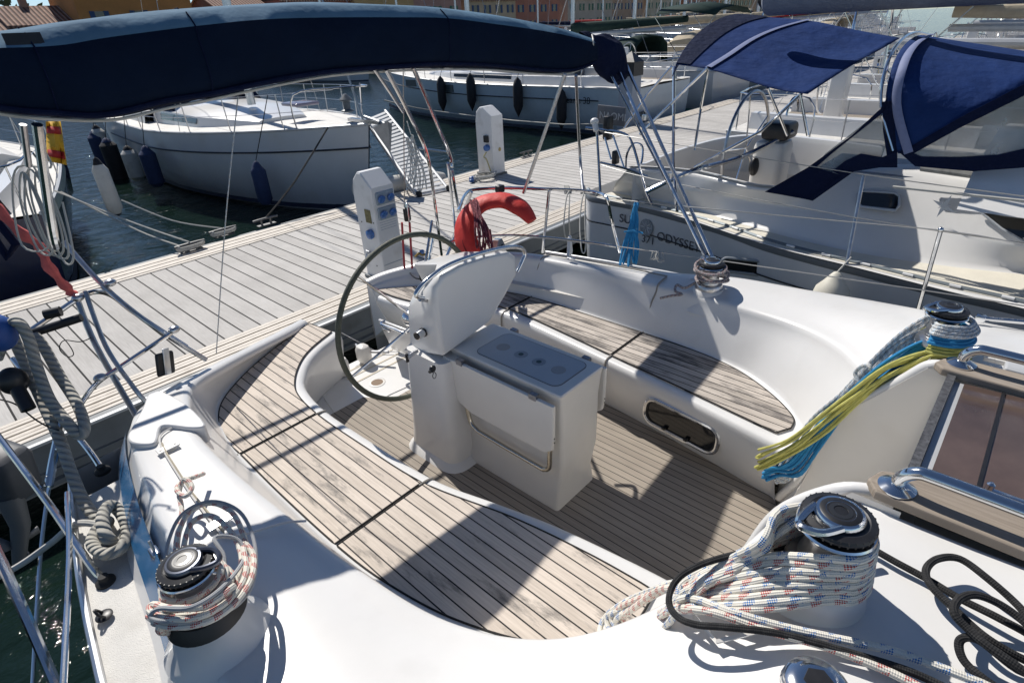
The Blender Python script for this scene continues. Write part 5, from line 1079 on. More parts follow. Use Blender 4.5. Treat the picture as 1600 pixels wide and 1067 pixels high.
# ================================================================ neighbouring boat on the port side (built in detail)
STRAP = mat('pale_webbing', (.17, .20, .34), .7, var=.1, vs=20)
NB = thing('moored_yacht', 'pale grey sailing yacht with bright blue bimini and sprayhood moored alongside at the right', 'yacht', (6.4, 0, .7))
def nb(name, q, m_, **k): return q.build(name, m_, NB, **k)
she = [Z(914, 303, 1.2)+V((.1, .05, 0))]+[Z(x_, y_, 1.2) for x_, y_ in ((922, 306), (949, 311), (1010, 323), (1121, 354), (1195, 380), (1276, 402), (1367, 424), (1478, 452), (1597, 479))]
she = [(p_.x, p_.y) for p_ in she]+[(4.62, -1.5), (4.62, -3.2), (4.85, -5), (5.35, -6.8), (6.4, -8.6)]
she = catmull([(x, y, 1.2+.03*max(0, -y/3)) for x, y in she], 4); cxn = 6.45
def hullrows(sh, cx, zb=1):
    rows = []
    for p in sh:
        h = cx-p.x
        rows.append([V((cx-h, p.y, p.z)), V((cx-h*1.0, p.y, p.z-.12)), V((cx-h*.985, p.y, p.z*.6)), V((cx-h*.92, p.y, .12)), V((cx-h*.86, p.y, -.05)), V((cx-h*.5, p.y, -.35)), V((cx, p.y, -.5)), V((cx+h*.5, p.y, -.35)), V((cx+h*.86, p.y, -.05)), V((cx+h*.92, p.y, .12)), V((cx+h*.985, p.y, p.z*.6)), V((cx+h, p.y, p.z-.12)), V((cx+h, p.y, p.z))])
    return rows
q = MB(); hr = hullrows(she, cxn); q.grid(hr); q.add(hr[0], [tuple(range(12, -1, -1))]); nb('hull', q, GREYHULL)
q = MB(); q.tube([p+V((-.004, 0, -.30)) for p in she], .007, 6, flat=.4); nb('hull_stripe', q, RUBBER)
q = MB()
q.tube([p+V((-.003, 0, -.035)) for p in she], .035, 8, flat=.35); nb('rub_rail', q, mat('rub_grey', (.14, .16, .18), .5))
q = MB()
tr_ = [V((p.x+.035, p.y, p.z+.02)) for p in she]; q.tube(tr_, .02, 6, flat=1.3); tro = nb('toe_rail', q, mat('toe_grey', (.20, .23, .25), .45, .5))
q = MB(); acc = 0
for a, b in zip(tr_, tr_[1:]):
    d = (b-a).length; acc += d
    while acc > .30:
        acc -= .30; p = b-(b-a).normalized()*acc; t = (b-a).normalized()
        q = MB(); q.tube([p-t*.035+V((-.024, 0, .014)), p+t*.035+V((-.024, 0, .014))], .011, 6); q.build('scupper_slot', PEDW, tro)
# near side deck, coaming and cabin side
def zline(pts, z): return [Z(x, y, z) for x, y in pts]
toe = [V((p.x+.05, p.y, p.z+.005)) for p in (she[1+4*k] for k in (0, 1, 2, 3, 4, 5))]
L0 = zline([(930, 308), (949, 313), (1050, 335), (1195, 382), (1330, 416), (1478, 454), (1600, 482), (1760, 520)], 1.215)
L1 = zline([(957, 300), (968, 302), (1066, 322), (1196, 360), (1330, 392), (1458, 411), (1600, 426), (1760, 440)], 1.225)
L2 = zline([(962, 286), (976, 285), (1075, 298), (1195, 318), (1310, 338), (1440, 354), (1600, 386), (1760, 410)], 1.42)
L3 = [Z(978, 268, 1.58), Z(990, 266, 1.58), Z(1085, 272, 1.58), Z(1205, 298, 1.58), Z(1330, 270, 1.72), Z(1440, 268, 1.78), Z(1600, 296, 1.78), Z(1760, 320, 1.78)]
L3b = [Z(985, 262, 1.60), Z(998, 260, 1.60), Z(1090, 267, 1.60), Z(1212, 292, 1.60), Z(1340, 262, 1.74), Z(1450, 258, 1.81), Z(1600, 284, 1.82), Z(1760, 306, 1.82)]
rows = [catmull(l, 4) for l in (L0, L1, L2, L3, L3b)]
seq = [rows[0], [a.lerp(b, .97) for a, b in zip(rows[0], rows[1])], rows[1], [a.lerp(b, .9) for a, b in zip(rows[1], rows[2])], rows[2], [a.lerp(b, .1) for a, b in zip(rows[2], rows[3])], [a.lerp(b, .92) for a, b in zip(rows[2], rows[3])], rows[3], [a.lerp(b, .9) for a, b in zip(rows[3], rows[4])], rows[4]]
q = MB(); q.grid([list(reversed(r)) for r in zip(*[list(reversed(s)) for s in seq])]); nb('cabin_side', q, GEL, subsurf=1)
q = MB(); m_c = mat('cream_nonskid', (.70, .66, .56), .75, var=.05, bump=.4, bs=200); q.grid([[a.lerp(b, .12)+V((0, 0, .003)), a.lerp(b, .93)+V((0, 0, .003))] for a, b in zip(rows[0], rows[1])]); nb('side_deck', q, m_c)
# cockpit well, far coaming, coachroof
q = MB(); q.box(5.55, 7.55, .4, 3.75, .70, .75); nb('cockpit_sole', q, TEAKF, smooth=False)
fc = catmull([Z(990, 262, 1.60), Z(1010, 256, 1.6), Z(1060, 236, 1.6), Z(1130, 217, 1.6), Z(1200, 212, 1.6), Z(1290, 220, 1.62), Z(1380, 232, 1.66)], 5)
q = MB(); q.grid([[p+V((0, 0, -.75)), p+V((0, 0, -.06)), p+V((.02, .01, 0)), p+V((.12, .05, .0)), p+V((.22, .10, -.08)), p+V((.3, .12, -.5))] for p in fc]); nb('coaming', q, GEL)
ic = catmull([p+V((.10, .0, -.02)) for p in rows[4][:14]], 1)
q = MB(); q.grid([[p+V((-.05, 0, .01)), p+V((.04, 0, .0)), p+V((.09, 0, -.06)), p+V((.14, 0, -.45)), p+V((.55, 0, -.46)), p+V((.6, 0, -.9))] for p in rows[4][:15]][::-1]); nb('cockpit_seat', q, GEL2)
q = MB(); q.tube(catmull([Z(1010, 300, 1.50), Z(1080, 268, 1.68), Z(1160, 245, 1.72), Z(1240, 205, 1.95)], 5), .022, 8); nb('stern_bar', q, STEEL)
q = MB(); q.bbox(5.75, 6.5, .55, 1.55, .75, 1.72, .05); nb('cockpit_table', q, GEL2)
q = MB(); q.box(5.78, 6.48, .58, 1.50, 1.722, 1.735); nb('table_top', q, mat('blue_grey_top', (.10, .14, .22), .4, var=.1), smooth=False)
q = MB(); q.bbox(6.1, 6.45, 1.95, 2.25, .75, 1.85, .06); nb('pedestal', q, GEL2)
q = MB(); q.bbox(6.12, 6.43, 1.93, 2.2, 1.86, 2.02, .04); nb('instrument_head', q, BLACKP); q = MB(); q.sphere((6.1, 2.2, 1.6), .07, (1, .7, 1.4)); nb('black_bag', q, BLACKP)
q = MB(); q.tube([Z(0, 0, 0)*0+V((6.28, 1.98+.18*math.cos(a)*0, 2.1))+V((.15*math.cos(a), 0, .15*abs(math.sin(a)))) for a in [math.pi*k/10 for k in range(11)]], .012, 8); nb('compass_guard', q, STEEL)
q = MB(); Cn = V((6.28, 2.38, 1.73)); q.tube([Cn+V((.56*math.cos(a), .0, .56*math.sin(a))) for a in [2*math.pi*k/48 for k in range(48)]], .016, 8, closed=True)
wh = nb('steering_wheel', q, STEELR)
for k in range(5):
    a = 2*math.pi*k/5+.5; q = MB(); q.tube([Cn, Cn+V((.56*math.cos(a), 0, .56*math.sin(a)))], .008, 6); q.build('spoke', STEEL, wh)
q = MB(); q.grid([[V((5.0, y, 1.72)), V((5.3, y, 1.95)), V((6.4, y, 2.05)), V((7.5, y, 1.95)), V((7.9, y, 1.72))] for y in (.35, -6)]); nb('coachroof', q, GEL)
# windows in the cabin side
def onface(px, py, t, k):  # point between line L2(t) and L3(t)
    return Z(px, py, 1.53)
def facewin(pts, zf, name, m_):
    q = MB(); P = [Z(x, y, zf(x, y)) for x, y in pts]; c = sum(P, V((0, 0, 0)))/len(P); P = [p+V((-.012, .0, .012)) for p in P]
    q.tube(P, .012, 6, closed=True); o = nb(name, q, mat('frame_pale', (.45, .48, .52), .4)); q = MB(); q.add(P, [tuple(range(len(P)))]); q.build('pane', GLASSD, o, smooth=False); return o
def zlin(x, y):
    # height on the cabin face, by interpolation between knuckle and top edge
    best = None
    for a, b, c, d in zip(L2, L2[1:], L3, L3[1:]): pass
    yk = 396+(x-1440)*.185; yt = 335+(x-1440)*.16; t = max(0, min(1, (yk-y)/(yk-yt))); return 1.46+.14*t
def zface(x, y):
    yb_ = 338+(x-1310)*.16; yt_ = 268+max(0, x-1440)*.175; t_ = max(0, min(1, (yb_-y)/(yb_-yt_))); zt_ = 1.72+.06*min(1, max(0, (x-1330)/110)); return 1.42+(zt_-1.42)*t_
def facewin2(pts, name):
    q = MB(); P = [Z(x, y, zface(x, y)) for x, y in pts]; P = [p+(V((0, 0, CZ))-p).normalized()*.02 for p in P]; q.tube(P, .012, 6, closed=True); o = nb(name, q, mat('frame_pale', (.45, .48, .52), .4)); q = MB(); q.add(P, [tuple(range(len(P)))]); q.build('pane', GLASSD, o, smooth=False)
facewin2([(1342, 303), (1347, 299), (1370, 300), (1398, 302), (1406, 307), (1405, 322), (1399, 329), (1370, 326), (1346, 323), (1340, 318)], 'cabin_window')
facewin2([(1533, 332), (1570, 336), (1610, 341), (1700, 352), (1700, 405), (1640, 390), (1600, 378), (1565, 358)], 'cabin_window')
# hull portlight
q = MB(); c = Z(1163, 415, .95); P = [c+V((-.02+.0*k, 0, 0)) for k in (0,)]; MwN = Matrix(((.22, .0, -1, 0), (.97, .0, .1, 0), (0, 1, 0, 0), (0, 0, 0, 1)))
Mh = Matrix(((-.30, 0, -.95, c.x-.02), (.95, 0, -.30, c.y), (0, 1, 0, c.z), (0, 0, 0, 1)))
window(Mh, .20, .065, .06, NB, mat('port_frame', (.35, .38, .4), .35, .4), GLASSD, .014)
# compass rose
q = MB(); c = Z(1475, 325, zface(1475, 325)); c = c+(V((0, 0, CZ))-c).normalized()*.02; 
for k in range(8):
    a = math.radians(45*k+10); r = .10 if k % 2 == 0 else .05; u = V((.35, .9, .12)).normalized(); v_ = V((-.05, -.1, 1)).normalized()
    d = u*math.cos(a)+v_*math.sin(a); e = u*-math.sin(a)+v_*math.cos(a); n0 = V((-.03, 0, .02))
    q.add([c+n0, c+n0+d*r*.3+e*r*.15, c+n0+d*r, c+n0+d*r*.3-e*r*.15], [(0, 1, 2, 3)])
nb('star_emblem', q, mat('emblem_grey', (.36, .40, .45), .4), smooth=False)
# lettering on the quarter
def text(s, size, M_, m_, parent, name='lettering', ext=.002, font=None):
    cu = bpy.data.curves.new('t', 'FONT'); cu.body = s; cu.size = size; cu.extrude = ext; cu.align_x = 'LEFT'
    ob = bpy.data.objects.new('t', cu); COL.objects.link(ob); bpy.context.view_layer.update()
    me = bpy.data.meshes.new_from_object(ob.evaluated_get(bpy.context.evaluated_depsgraph_get())); bpy.data.objects.remove(ob)
    me.materials.clear(); me.materials.append(m_); me.transform(M_)
    o = bpy.data.objects.new(name, me); COL.objects.link(o); par(o, parent); return o
def hullframe(px, py, z):
    # find the point of the hull's own side along the pixel's ray, then a frame following the hull
    best = None
    r = ray(px, py)
    for a, b in zip(she, she[1:]):
        # solve ray in plan against the sheer segment (side is near vertical)
        det = r.x*(-(b.y-a.y)) + (b.x-a.x)*r.y
        if abs(det) < 1e-9: continue
        t = (a.x*(-(b.y-a.y)) + (b.x-a.x)*a.y)/det; s = (r.x*a.y-r.y*a.x)/det
        if -.01 <= s <= 1.01: best = (V((r.x*t, r.y*t, CZ+r.z*t)), (a-b).normalized()); break
    p, t_ = best; t_ = V((t_.x, t_.y, 0)).normalized(); t_ = -t_ if t_.y > 0 else t_   # text runs forward
    n = V((-abs(t_.y), t_.x*(1 if t_.y < 0 else -1), 0)).normalized(); n = V((t_.y, -t_.x, 0)); n = n if n.x < 0 else -n
    up = V((0, 0, 1)); p = p+n*.012
    return p, t_, up, n
def hulltext(s, px, py, size, tilt=0, m_=None):
    p, t_, up, n = hullframe(px, py, 1)
    M_ = Matrix(((t_.x, up.x, n.x, p.x), (t_.y, up.y, n.y, p.y), (t_.z, up.z, n.z, p.z), (0, 0, 0, 1)))
    return text(s, size, M_ @ Matrix.Rotation(tilt, 4, 'Z'), m_, NB)
LET = mat('letter_grey', (.06, .065, .08), .5)
hulltext('SUN', 968, 346, .135, 0, LET); hulltext('ODYSSEY', 1027, 374, .135, 0, LET); hulltext('371', 1003, 377, .12, 0, LET)
p, t_, up, n = hullframe(1011, 355, 1); q = MB(); Mt = Matrix(((t_.x, up.x, n.x, p.x), (t_.y, up.y, n.y, p.y), (t_.z, up.z, n.z, p.z), (0, 0, 0, 1)))
q.lathe([(.092, -.002), (.092, .003), (.001, .003)], Mt, 24); em = nb('round_emblem', q, mat('emblem_disc', (.26, .29, .32), .5, var=.3, vs=60))
q = MB()
for k in range(8): a = math.pi*k/4; q.tube([Mt @ V((.02*math.cos(a), .02*math.sin(a), .006)), Mt @ V((.075*math.cos(a), .075*math.sin(a), .006))], .006, 4)
q.build('emblem_star', mat('emblem_pale', (.55, .57, .6), .5), em)
# pushpit of the neighbour
for pts, r in (([(932, 195), (935, 245), (938, 300)], .014), ([(915, 200), (940, 203), (975, 209), (988, 225), (1000, 265), (1010, 300), (1020, 322)], .014), ([(938, 254), (975, 263), (1012, 276)], .012), ([(945, 215), (955, 250)], .010), ([(958, 212), (975, 262)], .010)):
    q = MB(); pl_ = [Dp(x, y, 5.95+(x-932)*-.002) for x, y in pts]; q.tube(catmull(pl_, 4) if len(pl_) > 2 else pl_, r, 8); nb('pushpit_rail', q, STEEL)
q = MB(); q.tube(catmull([Dp(978, 262, 6.2), Dp(980, 240, 6.2), Dp(990, 225, 6.2), Dp(1003, 228, 6.2), Dp(1004, 245, 6.2), Dp(1000, 262, 6.2)], 5), .012, 8); nb('boarding_handle', q, STEEL)
q = MB(); q.sphere(Dp(929, 190, 5.9), .045, (1, 1, .8)); q.tube([Dp(929, 192, 5.9), Dp(932, 205, 5.9)], .03, 10); nb('antenna_dome', q, GEL)
q = MB(); q.bbox(-.05, .05, -.04, .04, -.12, .12, .02, Matrix.Translation(Dp(950, 200, 6.0))); q.bbox(-.04, .04, -.03, .03, -.07, .07, .015, Matrix.Translation(Dp(962, 246, 6.1))); nb('outboard_pad', q, BLACKP)
# name board on the rail
pb = Dp(935, 176, 6.2); nbm = Matrix.Translation(pb); dv = (Dp(985, 182, 5.95)-pb).normalized(); nn_ = V((dv.y, -dv.x, 0)).normalized(); uu = nn_.cross(dv)
uu = uu if uu.z > 0 else -uu; nn_ = dv.cross(uu); Mb = Matrix(((dv.x, uu.x, nn_.x, pb.x), (dv.y, uu.y, nn_.y, pb.y), (dv.z, uu.z, nn_.z, pb.z), (0, 0, 0, 1)))
q = MB(); q.bbox(-.01, .35, -.11, .08, -.008, .008, .005, Mb); bd = nb('name_board', q, mat('board_grey', (.12, .125, .14), .5)); text('NAOMI', .105, Mb @ Matrix.Translation((.02, -.055, .010)), mat('board_letter', (.45, .45, .46), .4), bd)
# stanchion and wires of the neighbour
q = MB(); q.tube([Z(1323, 412, 1.22), Z(1350, 272, 1.85)], .0135, 10); sn = nb('stanchion', q, STEELR)
for pts in ([Dp(938, 206, 5.9), Dp(1080, 230, 5.2), Z(1350, 273, 1.85), Z(1600, 307, 1.87)], [Dp(940, 258, 5.9), Dp(1020, 280, 5.5), Z(1335, 340, 1.55), Z(1600, 380, 1.56)]):
    q = MB(); q.tube(catmull(pts, 3), .004, 6); nb('lifeline', q, WIRE)
# bimini
def cgrid(rows_, sub=4):
    rr = [catmull(r, sub) for r in rows_]; return [list(r) for r in zip(*[catmull(list(c), sub) for c in zip(*rr)])]
BX = [5.25, 5.75, 6.3, 6.85, 7.3]
bg = [[(1057, 101), (1073, 74), (1098, 48), (1128, 30), (1152, 24)], [(1106, 108), (1138, 88), (1176, 63), (1215, 46), (1262, 33)], [(1160, 124), (1190, 105), (1232, 80), (1275, 62), (1310, 42)], [(1215, 140), (1248, 118), (1290, 94), (1320, 76), (1360, 52)], [(1262, 147), (1300, 122), (1340, 97), (1375, 78), (1406, 60)]]
G = cgrid([[Xp(x, y, BX[j]) for j, (x, y) in enumerate(r)] for r in bg])
q = MB(); q.grid(G); q.grid([[G[0][j]+V((0, 0, .012)), G[0][j]+V((-.0, .03, -.10))] for j in range(len(G[0]))]); bmn = nb('bimini', q, ROYAL, solid=.006)
q = MB(); q.grid([[p+V((0, .032, .012)), p+V((0, .0, .02)), p+V((0, -.032, .012))] for p in catmull([Xp(x, y, BX[j]) for j, (x, y) in enumerate(bg[1])], 5)]); q.build('webbing_strap', STRAP, bmn)
q = MB(); q.grid([[p+V((0, 0, .015)) for p in G[k]] for k in (0, 1, 2)]); q.build('aft_panel', NAVY, bmn)
for pts, r in (([Xp(1106, 106, 5.24), Dp(1000, 210, 5.7)], .014), ([Xp(1106, 108, 5.24), Dp(1095, 170, 5.4), Dp(1085, 235, 5.5)], .012), ([Xp(1252, 147, 5.26), Z(1190, 205, 2.05), Z(1085, 262, 1.66)], .014), ([Xp(1250, 147, 5.26), Xp(1262, 212, 5.3)], .012), ([Xp(1200, 138, 5.6), Xp(1230, 212, 6.0)], .012), ([Dp(1053, 105, 5.6), Dp(1052, 260, 5.2), Dp(1058, 330, 5.0)], .014), ([Dp(1050, 104, 5.7), Dp(1010, 150, 6.0), Dp(975, 200, 6.1)], .014)):
    q = MB(); q.tube(pts, r, 8); nb('bimini_frame', q, STEEL)
# sprayhood: canvas roof, side with clear panels, hoops
HX = [5.20, 5.22, 5.32, 5.75, 6.5, 7.2]
hoop = [(1403, 240), (1384, 165), (1394, 105), (1412, 72), (1436, 56), (1462, 60)]
fwd = [(1425, 236), (1500, 190), (1560, 158), (1640, 118), (1700, 100), (1720, 100)]
mid = [(1412, 240), (1432, 172), (1455, 130), (1490, 95), (1530, 76), (1560, 74)]
S_ = cgrid([[Xp(x, y, HX[j]) for j, (x, y) in enumerate(r)] for r in (hoop, mid, fwd)])
q = MB(); q.grid(S_); sh_ = nb('sprayhood', q, ROYAL, solid=.006)
q = MB(); q.tube(catmull([Xp(x+16, y+2, HX[j]-.02)+V((0, 0, .012)) for j, (x, y) in enumerate(hoop[:5])], 5), .03, 8, flat=.3); q.build('webbing_strap', STRAP, sh_)
q = MB(); q.tube(catmull([Xp(x-8, y-4, HX[j]) for j, (x, y) in enumerate(hoop)], 5), .013, 8); q.build('hood_frame', STEEL, sh_)
def sheet(pts, x, name, m_, th=.008, dx=0):
    q = MB(); P = [Xp(px, py, x+dx) for px, py in pts]; q.add(P, [tuple(range(len(P)))]); o = q.build(name, m_, sh_, smooth=False, solid=th); return o
side_n = [(1403, 238), (1425, 232), (1500, 190), (1600, 140), (1750, 80), (1750, 262), (1600, 266), (1520, 275), (1440, 258)]
# navy frame with clear window in front of it
sheet([(1403, 238), (1425, 228), (1500, 184), (1600, 132), (1700, 86), (1700, 100), (1600, 150), (1500, 200), (1428, 240)], 5.19, 'hood_side', NAVY)
sheet([(1405, 238), (1428, 240), (1440, 245), (1500, 246), (1560, 242), (1620, 228), (1700, 208), (1700, 238), (1600, 262), (1520, 268), (1430, 260)], 5.19, 'hood_side', NAVY)
sheet([(1424, 241), (1500, 200), (1600, 150), (1700, 98), (1700, 210), (1620, 229), (1560, 243), (1500, 247), (1440, 246)], 5.20, 'clear_window', CLEAR, .003)
# aft side curtain
sheet([(1378, 160), (1392, 158), (1398, 200), (1402, 240), (1386, 245), (1380, 205)], 5.20, 'side_curtain', NAVY)
sheet([(1388, 150), (1376, 170), (1330, 213), (1262, 262), (1195, 300), (1230, 306), (1262, 312), (1315, 274), (1275, 262), (1300, 240), (1378, 178)], 5.19, 'side_curtain', NAVY)
sheet([(1315, 274), (1262, 312), (1270, 314), (1335, 268), (1375, 262), (1402, 262), (1402, 236), (1378, 246), (1345, 240), (1320, 252), (1300, 268)], 5.185, 'side_curtain', NAVY)
sheet([(1378, 172), (1290, 240), (1272, 262), (1300, 270), (1320, 252), (1345, 240), (1378, 246), (1386, 222), (1380, 160)], 5.22, 'clear_window', CLEAR, .003)
# coachroof rail and lines beside the hood
q = MB(); q.tube([Z(1440, 262, 1.84), Z(1600, 284, 1.84), Z(1750, 305, 1.84)], .03, 8); nb('halyard_channel', q, mat('channel_grey', (.30, .30, .29), .6, var=.3, vs=20))
q = MB(); q.tube([Z(1395, 292, 1.80), Z(1600, 314, 1.83), Z(1750, 332, 1.83)], .010, 6); nb('deck_line', q, R_WHT)
# boom with grey cover
q = MB(); b0_, b1_ = V((6.3, 2.42, 3.105)), V((6.3, -6, 3.17)); q.tube([b0_, b0_+V((0, -.03, 0)), b0_+V((0, -.06, 0)), b1_], [.10, .145, .155, .165], 24); bm_ = nb('boom', q, GREYC); q = MB(); q.tube([b0_+V((0, .05, -.02)), b0_+V((0, -.02, 0))], [.06, .12], 20); q.build('boom_end', BLACKP, bm_)
q = MB(); q.tube([V((6.4, -3.6, 1.6)), V((6.4, -3.6, 15))], .09, 14); nb('mast', q, ALU)

# ================================================================ generic moored yachts
def yacht(px, py, dirn, L, B, fb, hullm, label, name='moored_yacht', bow_in=False, stripe=None, boot=None, roof=GEL, mast=13, cover=None, hood=None, bim=None, group=None, round_stern=.8, cat='yacht', frame=True, deckm=None, arch=False):
    """Hull end facing the pontoon stands at (px, py); dirn = +1 away from the camera side. Local s runs from that end."""
    t = thing(name, label, cat, (px, py, 0), group)
    Mx = Matrix.Translation((px, py, 0)) @ (Matrix.Rotation(0, 4, 'Z') if dirn > 0 else Matrix.Rotation(math.pi, 4, 'Z'))
    def b(q, nm, m_, parent=t, **k):
        q.v = [tuple(Mx @ V(v)) for v in q.v]; return q.build(nm, m_, parent, **k)
    def hbm(s):   # half beam, s 0..1 from stern to bow
        a = round_stern+(1-round_stern)*min(1, s/.45)**.8 if s < .45 else 1
        if s > .42: u = (s-.42)/.58; a = (1-u**2.1)
        return max(.012, B/2*a)
    def zs(s): return fb+.28*max(0, (s-.3)/.7)**1.6
    n = 26; rows = []
    for k in range(n+1):
        s = k/n; y = L*s if not bow_in else L*(1-s); h = hbm(s); z = zs(s); fl = .9-.25*s
        ov = -.05*s*L*.0
        rake = .45*max(0, (s-.8)/.2)
        def yy(zz): 
            d = rake*(1-zz/z); return (y-d) if not bow_in else (y+d)
        rows.append([V((-h, y, z)), V((-h*.995, yy(z*.8), z*.8)), V((-h*.96, yy(z*.45), z*.45)), V((-h*fl, yy(.1), .10)), V((-h*fl*.92, yy(0), -.03)), V((-h*.4*fl, yy(-.2), -.3)), V((0, yy(-.3), -.4)), V((h*.4*fl, yy(-.2), -.3)), V((h*fl*.92, yy(0), -.03)), V((h*fl, yy(.1), .10)), V((h*.96, yy(z*.45), z*.45)), V((h*.995, yy(z*.8), z*.8)), V((h, y, z))])
    q = MB(); q.grid(rows if bow_in else [list(reversed(r)) for r in rows]); q.add(rows[0], [tuple(range(13))]); b(q, 'hull', hullm)
    q = MB(); q.grid([[r[0]*1.0+V((0, 0, .02)), r[0]*.5+r[12]*.5+V((0, 0, .06)), r[12]+V((0, 0, .02))] for r in rows]); b(q, 'deck', deckm or NONSKID)
    q = MB()
    for i in (0, 12): q.tube([r[i]+V((0, 0, .02)) for r in rows], .025, 6)
    b(q, 'toe_rail', ALUP)
    if stripe:
        q = MB()
        for i in (1, 11): q.tube([r[i]*1.0+V((-.008 if i == 1 else .008, 0, -.06)) for r in rows[2:]], .016, 5)
        b(q, 'hull_stripe', stripe)
    q = MB()
    for i, sgn in ((3, -1), (9, 1)): q.grid([[r[i]+V((sgn*.012, 0, .07)), r[i]+V((sgn*.012, 0, -.06))] for r in rows])
    b(q, 'boot_stripe', boot or ANTIF)
    S = lambda s: (L*s if not bow_in else L*(1-s)); o_ = 1 if not bow_in else -1
    # coachroof
    cr = []
    for k in range(9):
        s = .30+.40*k/8; w_ = min(hbm(s)-.42, B*.30)*(1 if k < 6 else 1-.16*(k-5)); h = .38*(1-.75*(k/8)**2.2); z = zs(s)+.03; y = S(s)
        cr.append([V((-w_-.06, y, z)), V((-w_, y, z+h*.7)), V((-w_*.8, y, z+h*.97)), V((0, y, z+h*1.08)), V((w_*.8, y, z+h*.97)), V((w_, y, z+h*.7)), V((w_+.06, y, z))])
    q = MB(); q.grid(cr); q.add(cr[0], [tuple(range(7))]); q.add(cr[-1], [tuple(range(7))]); ro = b(q, 'coachroof', roof)
    for sgn, i, j in ((-1, 0, 1), (1, 6, 5)):
        q = MB(); q.grid([[r[i].lerp(r[j], .35)+V((sgn*.012, 0, 0)), r[i].lerp(r[j], .85)+V((sgn*.012, 0, 0))] for r in cr[1:6]]); b(q, 'cabin_window', GLASSD, ro)
    # cockpit coamings
    for sgn in (-1, 1):
        q = MB(); q.grid([[V((sgn*(hbm(s)-.35), S(s), zs(s))), V((sgn*(hbm(s)-.42), S(s), zs(s)+.28)), V((sgn*(hbm(s)-.62), S(s), zs(s)+.28)), V((sgn*(hbm(s)-.68), S(s), zs(s)-.2))] for s in (.02, .10, .20, .30)]); b(q, 'coaming', GEL)
    q = MB(); w0 = hbm(.1)-.68; q.box(-w0, w0, min(S(.02), S(.29)), max(S(.02), S(.29)), zs(.1)+.025, zs(.1)+.045); b(q, 'cockpit_sole', TEAKF, smooth=False)
    # mast, boom, cover, rigging
    my = S(.58); mz = zs(.58)+.35
    q = MB(); q.tube([V((0, my, mz)), V((0, my, mast))], [.085, .07], 10); b(q, 'mast', ALU)
    by = S(.16); q = MB(); q.tube([V((0, my-.1*o_, mz+.75)), V((0, by, mz+.85))], .07, 10); bo = b(q, 'boom', ALUP)
    if cover:
        q = MB(); pts = [V((0, my+(by-my)*k/8, mz+.98+.02*k)) for k in range(9)]
        q.tube(pts, [.20-.012*k for k in range(9)], 10, flat=.75); b(q, 'sail_cover', cover, bo)
    q = MB()
    for sgn in (-1, 1): q.tube([V((0, my, mast*.95)), V((sgn*(hbm(.56)-.1), my, zs(.56))) ], .006, 4)
    q.tube([V((0, my, mast*.98)), V((0, S(.985), zs(1)+.05))], .02, 6); q.tube([V((0, my, mast)), V((0, S(.01), zs(0)))], .006, 4)
    b(q, 'rigging', WIRE)
    # stanchions and lines
    for sgn in (-1, 1):
        q = MB()
        for k in range(7):
            s = .16+.115*k; q.tube([V((sgn*(hbm(s)-.05), S(s), zs(s))), V((sgn*(hbm(s)-.03), S(s), zs(s)+.60))], .011, 6)
        for hh in (.3, .6): q.tube([V((sgn*(hbm(.05+.09*k)-.04), S(.05+.09*k), zs(.05+.09*k)+hh)) for k in range(11)], .005, 4)
        b(q, 'lifeline', STEELR)
    q = MB(); z1 = zs(1)
    q.tube(catmull([V((-hbm(.88), S(.88), zs(.88))), V((-hbm(.88), S(.89), zs(.88)+.58)), V((-hbm(.96)*.9, S(.96), z1+.6)), V((0, S(1.01), z1+.62)), V((hbm(.96)*.9, S(.96), z1+.6)), V((hbm(.88), S(.89), zs(.88)+.58)), V((hbm(.88), S(.88), zs(.88)))], 4), .014, 6)
    b(q, 'pulpit', STEEL)
    q = MB(); q.tube(catmull([V((-hbm(.1), S(.12), fb)), V((-hbm(.1)+.03, S(.11), fb+.6)), V((-hbm(0)+.1, S(.01), fb+.62)), V((hbm(0)-.1, S(.01), fb+.62)), V((hbm(.1)-.03, S(.11), fb+.6)), V((hbm(.1), S(.12), fb))], 4), .014, 6)
    for sgn in (-1, 1): q.tube([V((sgn*(hbm(0)-.12), S(.01), fb)), V((sgn*(hbm(0)-.12), S(.01), fb+.62))], .012, 6)
    b(q, 'pushpit', STEEL)
    q = MB(); wy = S(.09); wc = V((0, wy, zs(.1)+.62)); q.tube([wc+V((.45*math.cos(a), 0, .45*math.sin(a))) for a in [2*math.pi*k/28 for k in range(28)]], .016, 6, closed=True)
    for k in range(5): a = 2*math.pi*k/5; q.tube([wc, wc+V((.45*math.cos(a), 0, .45*math.sin(a)))], .008, 5)
    b(q, 'steering_wheel', STEELR)
    q = MB(); ya, yb = sorted((wy+.06*o_, wy+.34*o_)); q.bbox(-.15, .15, ya, yb, zs(.1)+.02, zs(.1)+.95, .04); b(q, 'pedestal', GEL)
    if hood:
        w_ = B*.28; rowsd = []
        for k, (s, h) in enumerate(((.27, .95), (.30, 1.02), (.36, .90), (.42, .42))):
            z = zs(s)+.05; rowsd.append([V((-w_-.1, S(s), z)), V((-w_, S(s), z+h*.75)), V((-w_*.6, S(s), z+h)), V((0, S(s), z+h*1.05)), V((w_*.6, S(s), z+h)), V((w_, S(s), z+h*.75)), V((w_+.1, S(s), z))])
        q = MB(); q.grid(rowsd); b(q, 'sprayhood', hood, solid=.01)
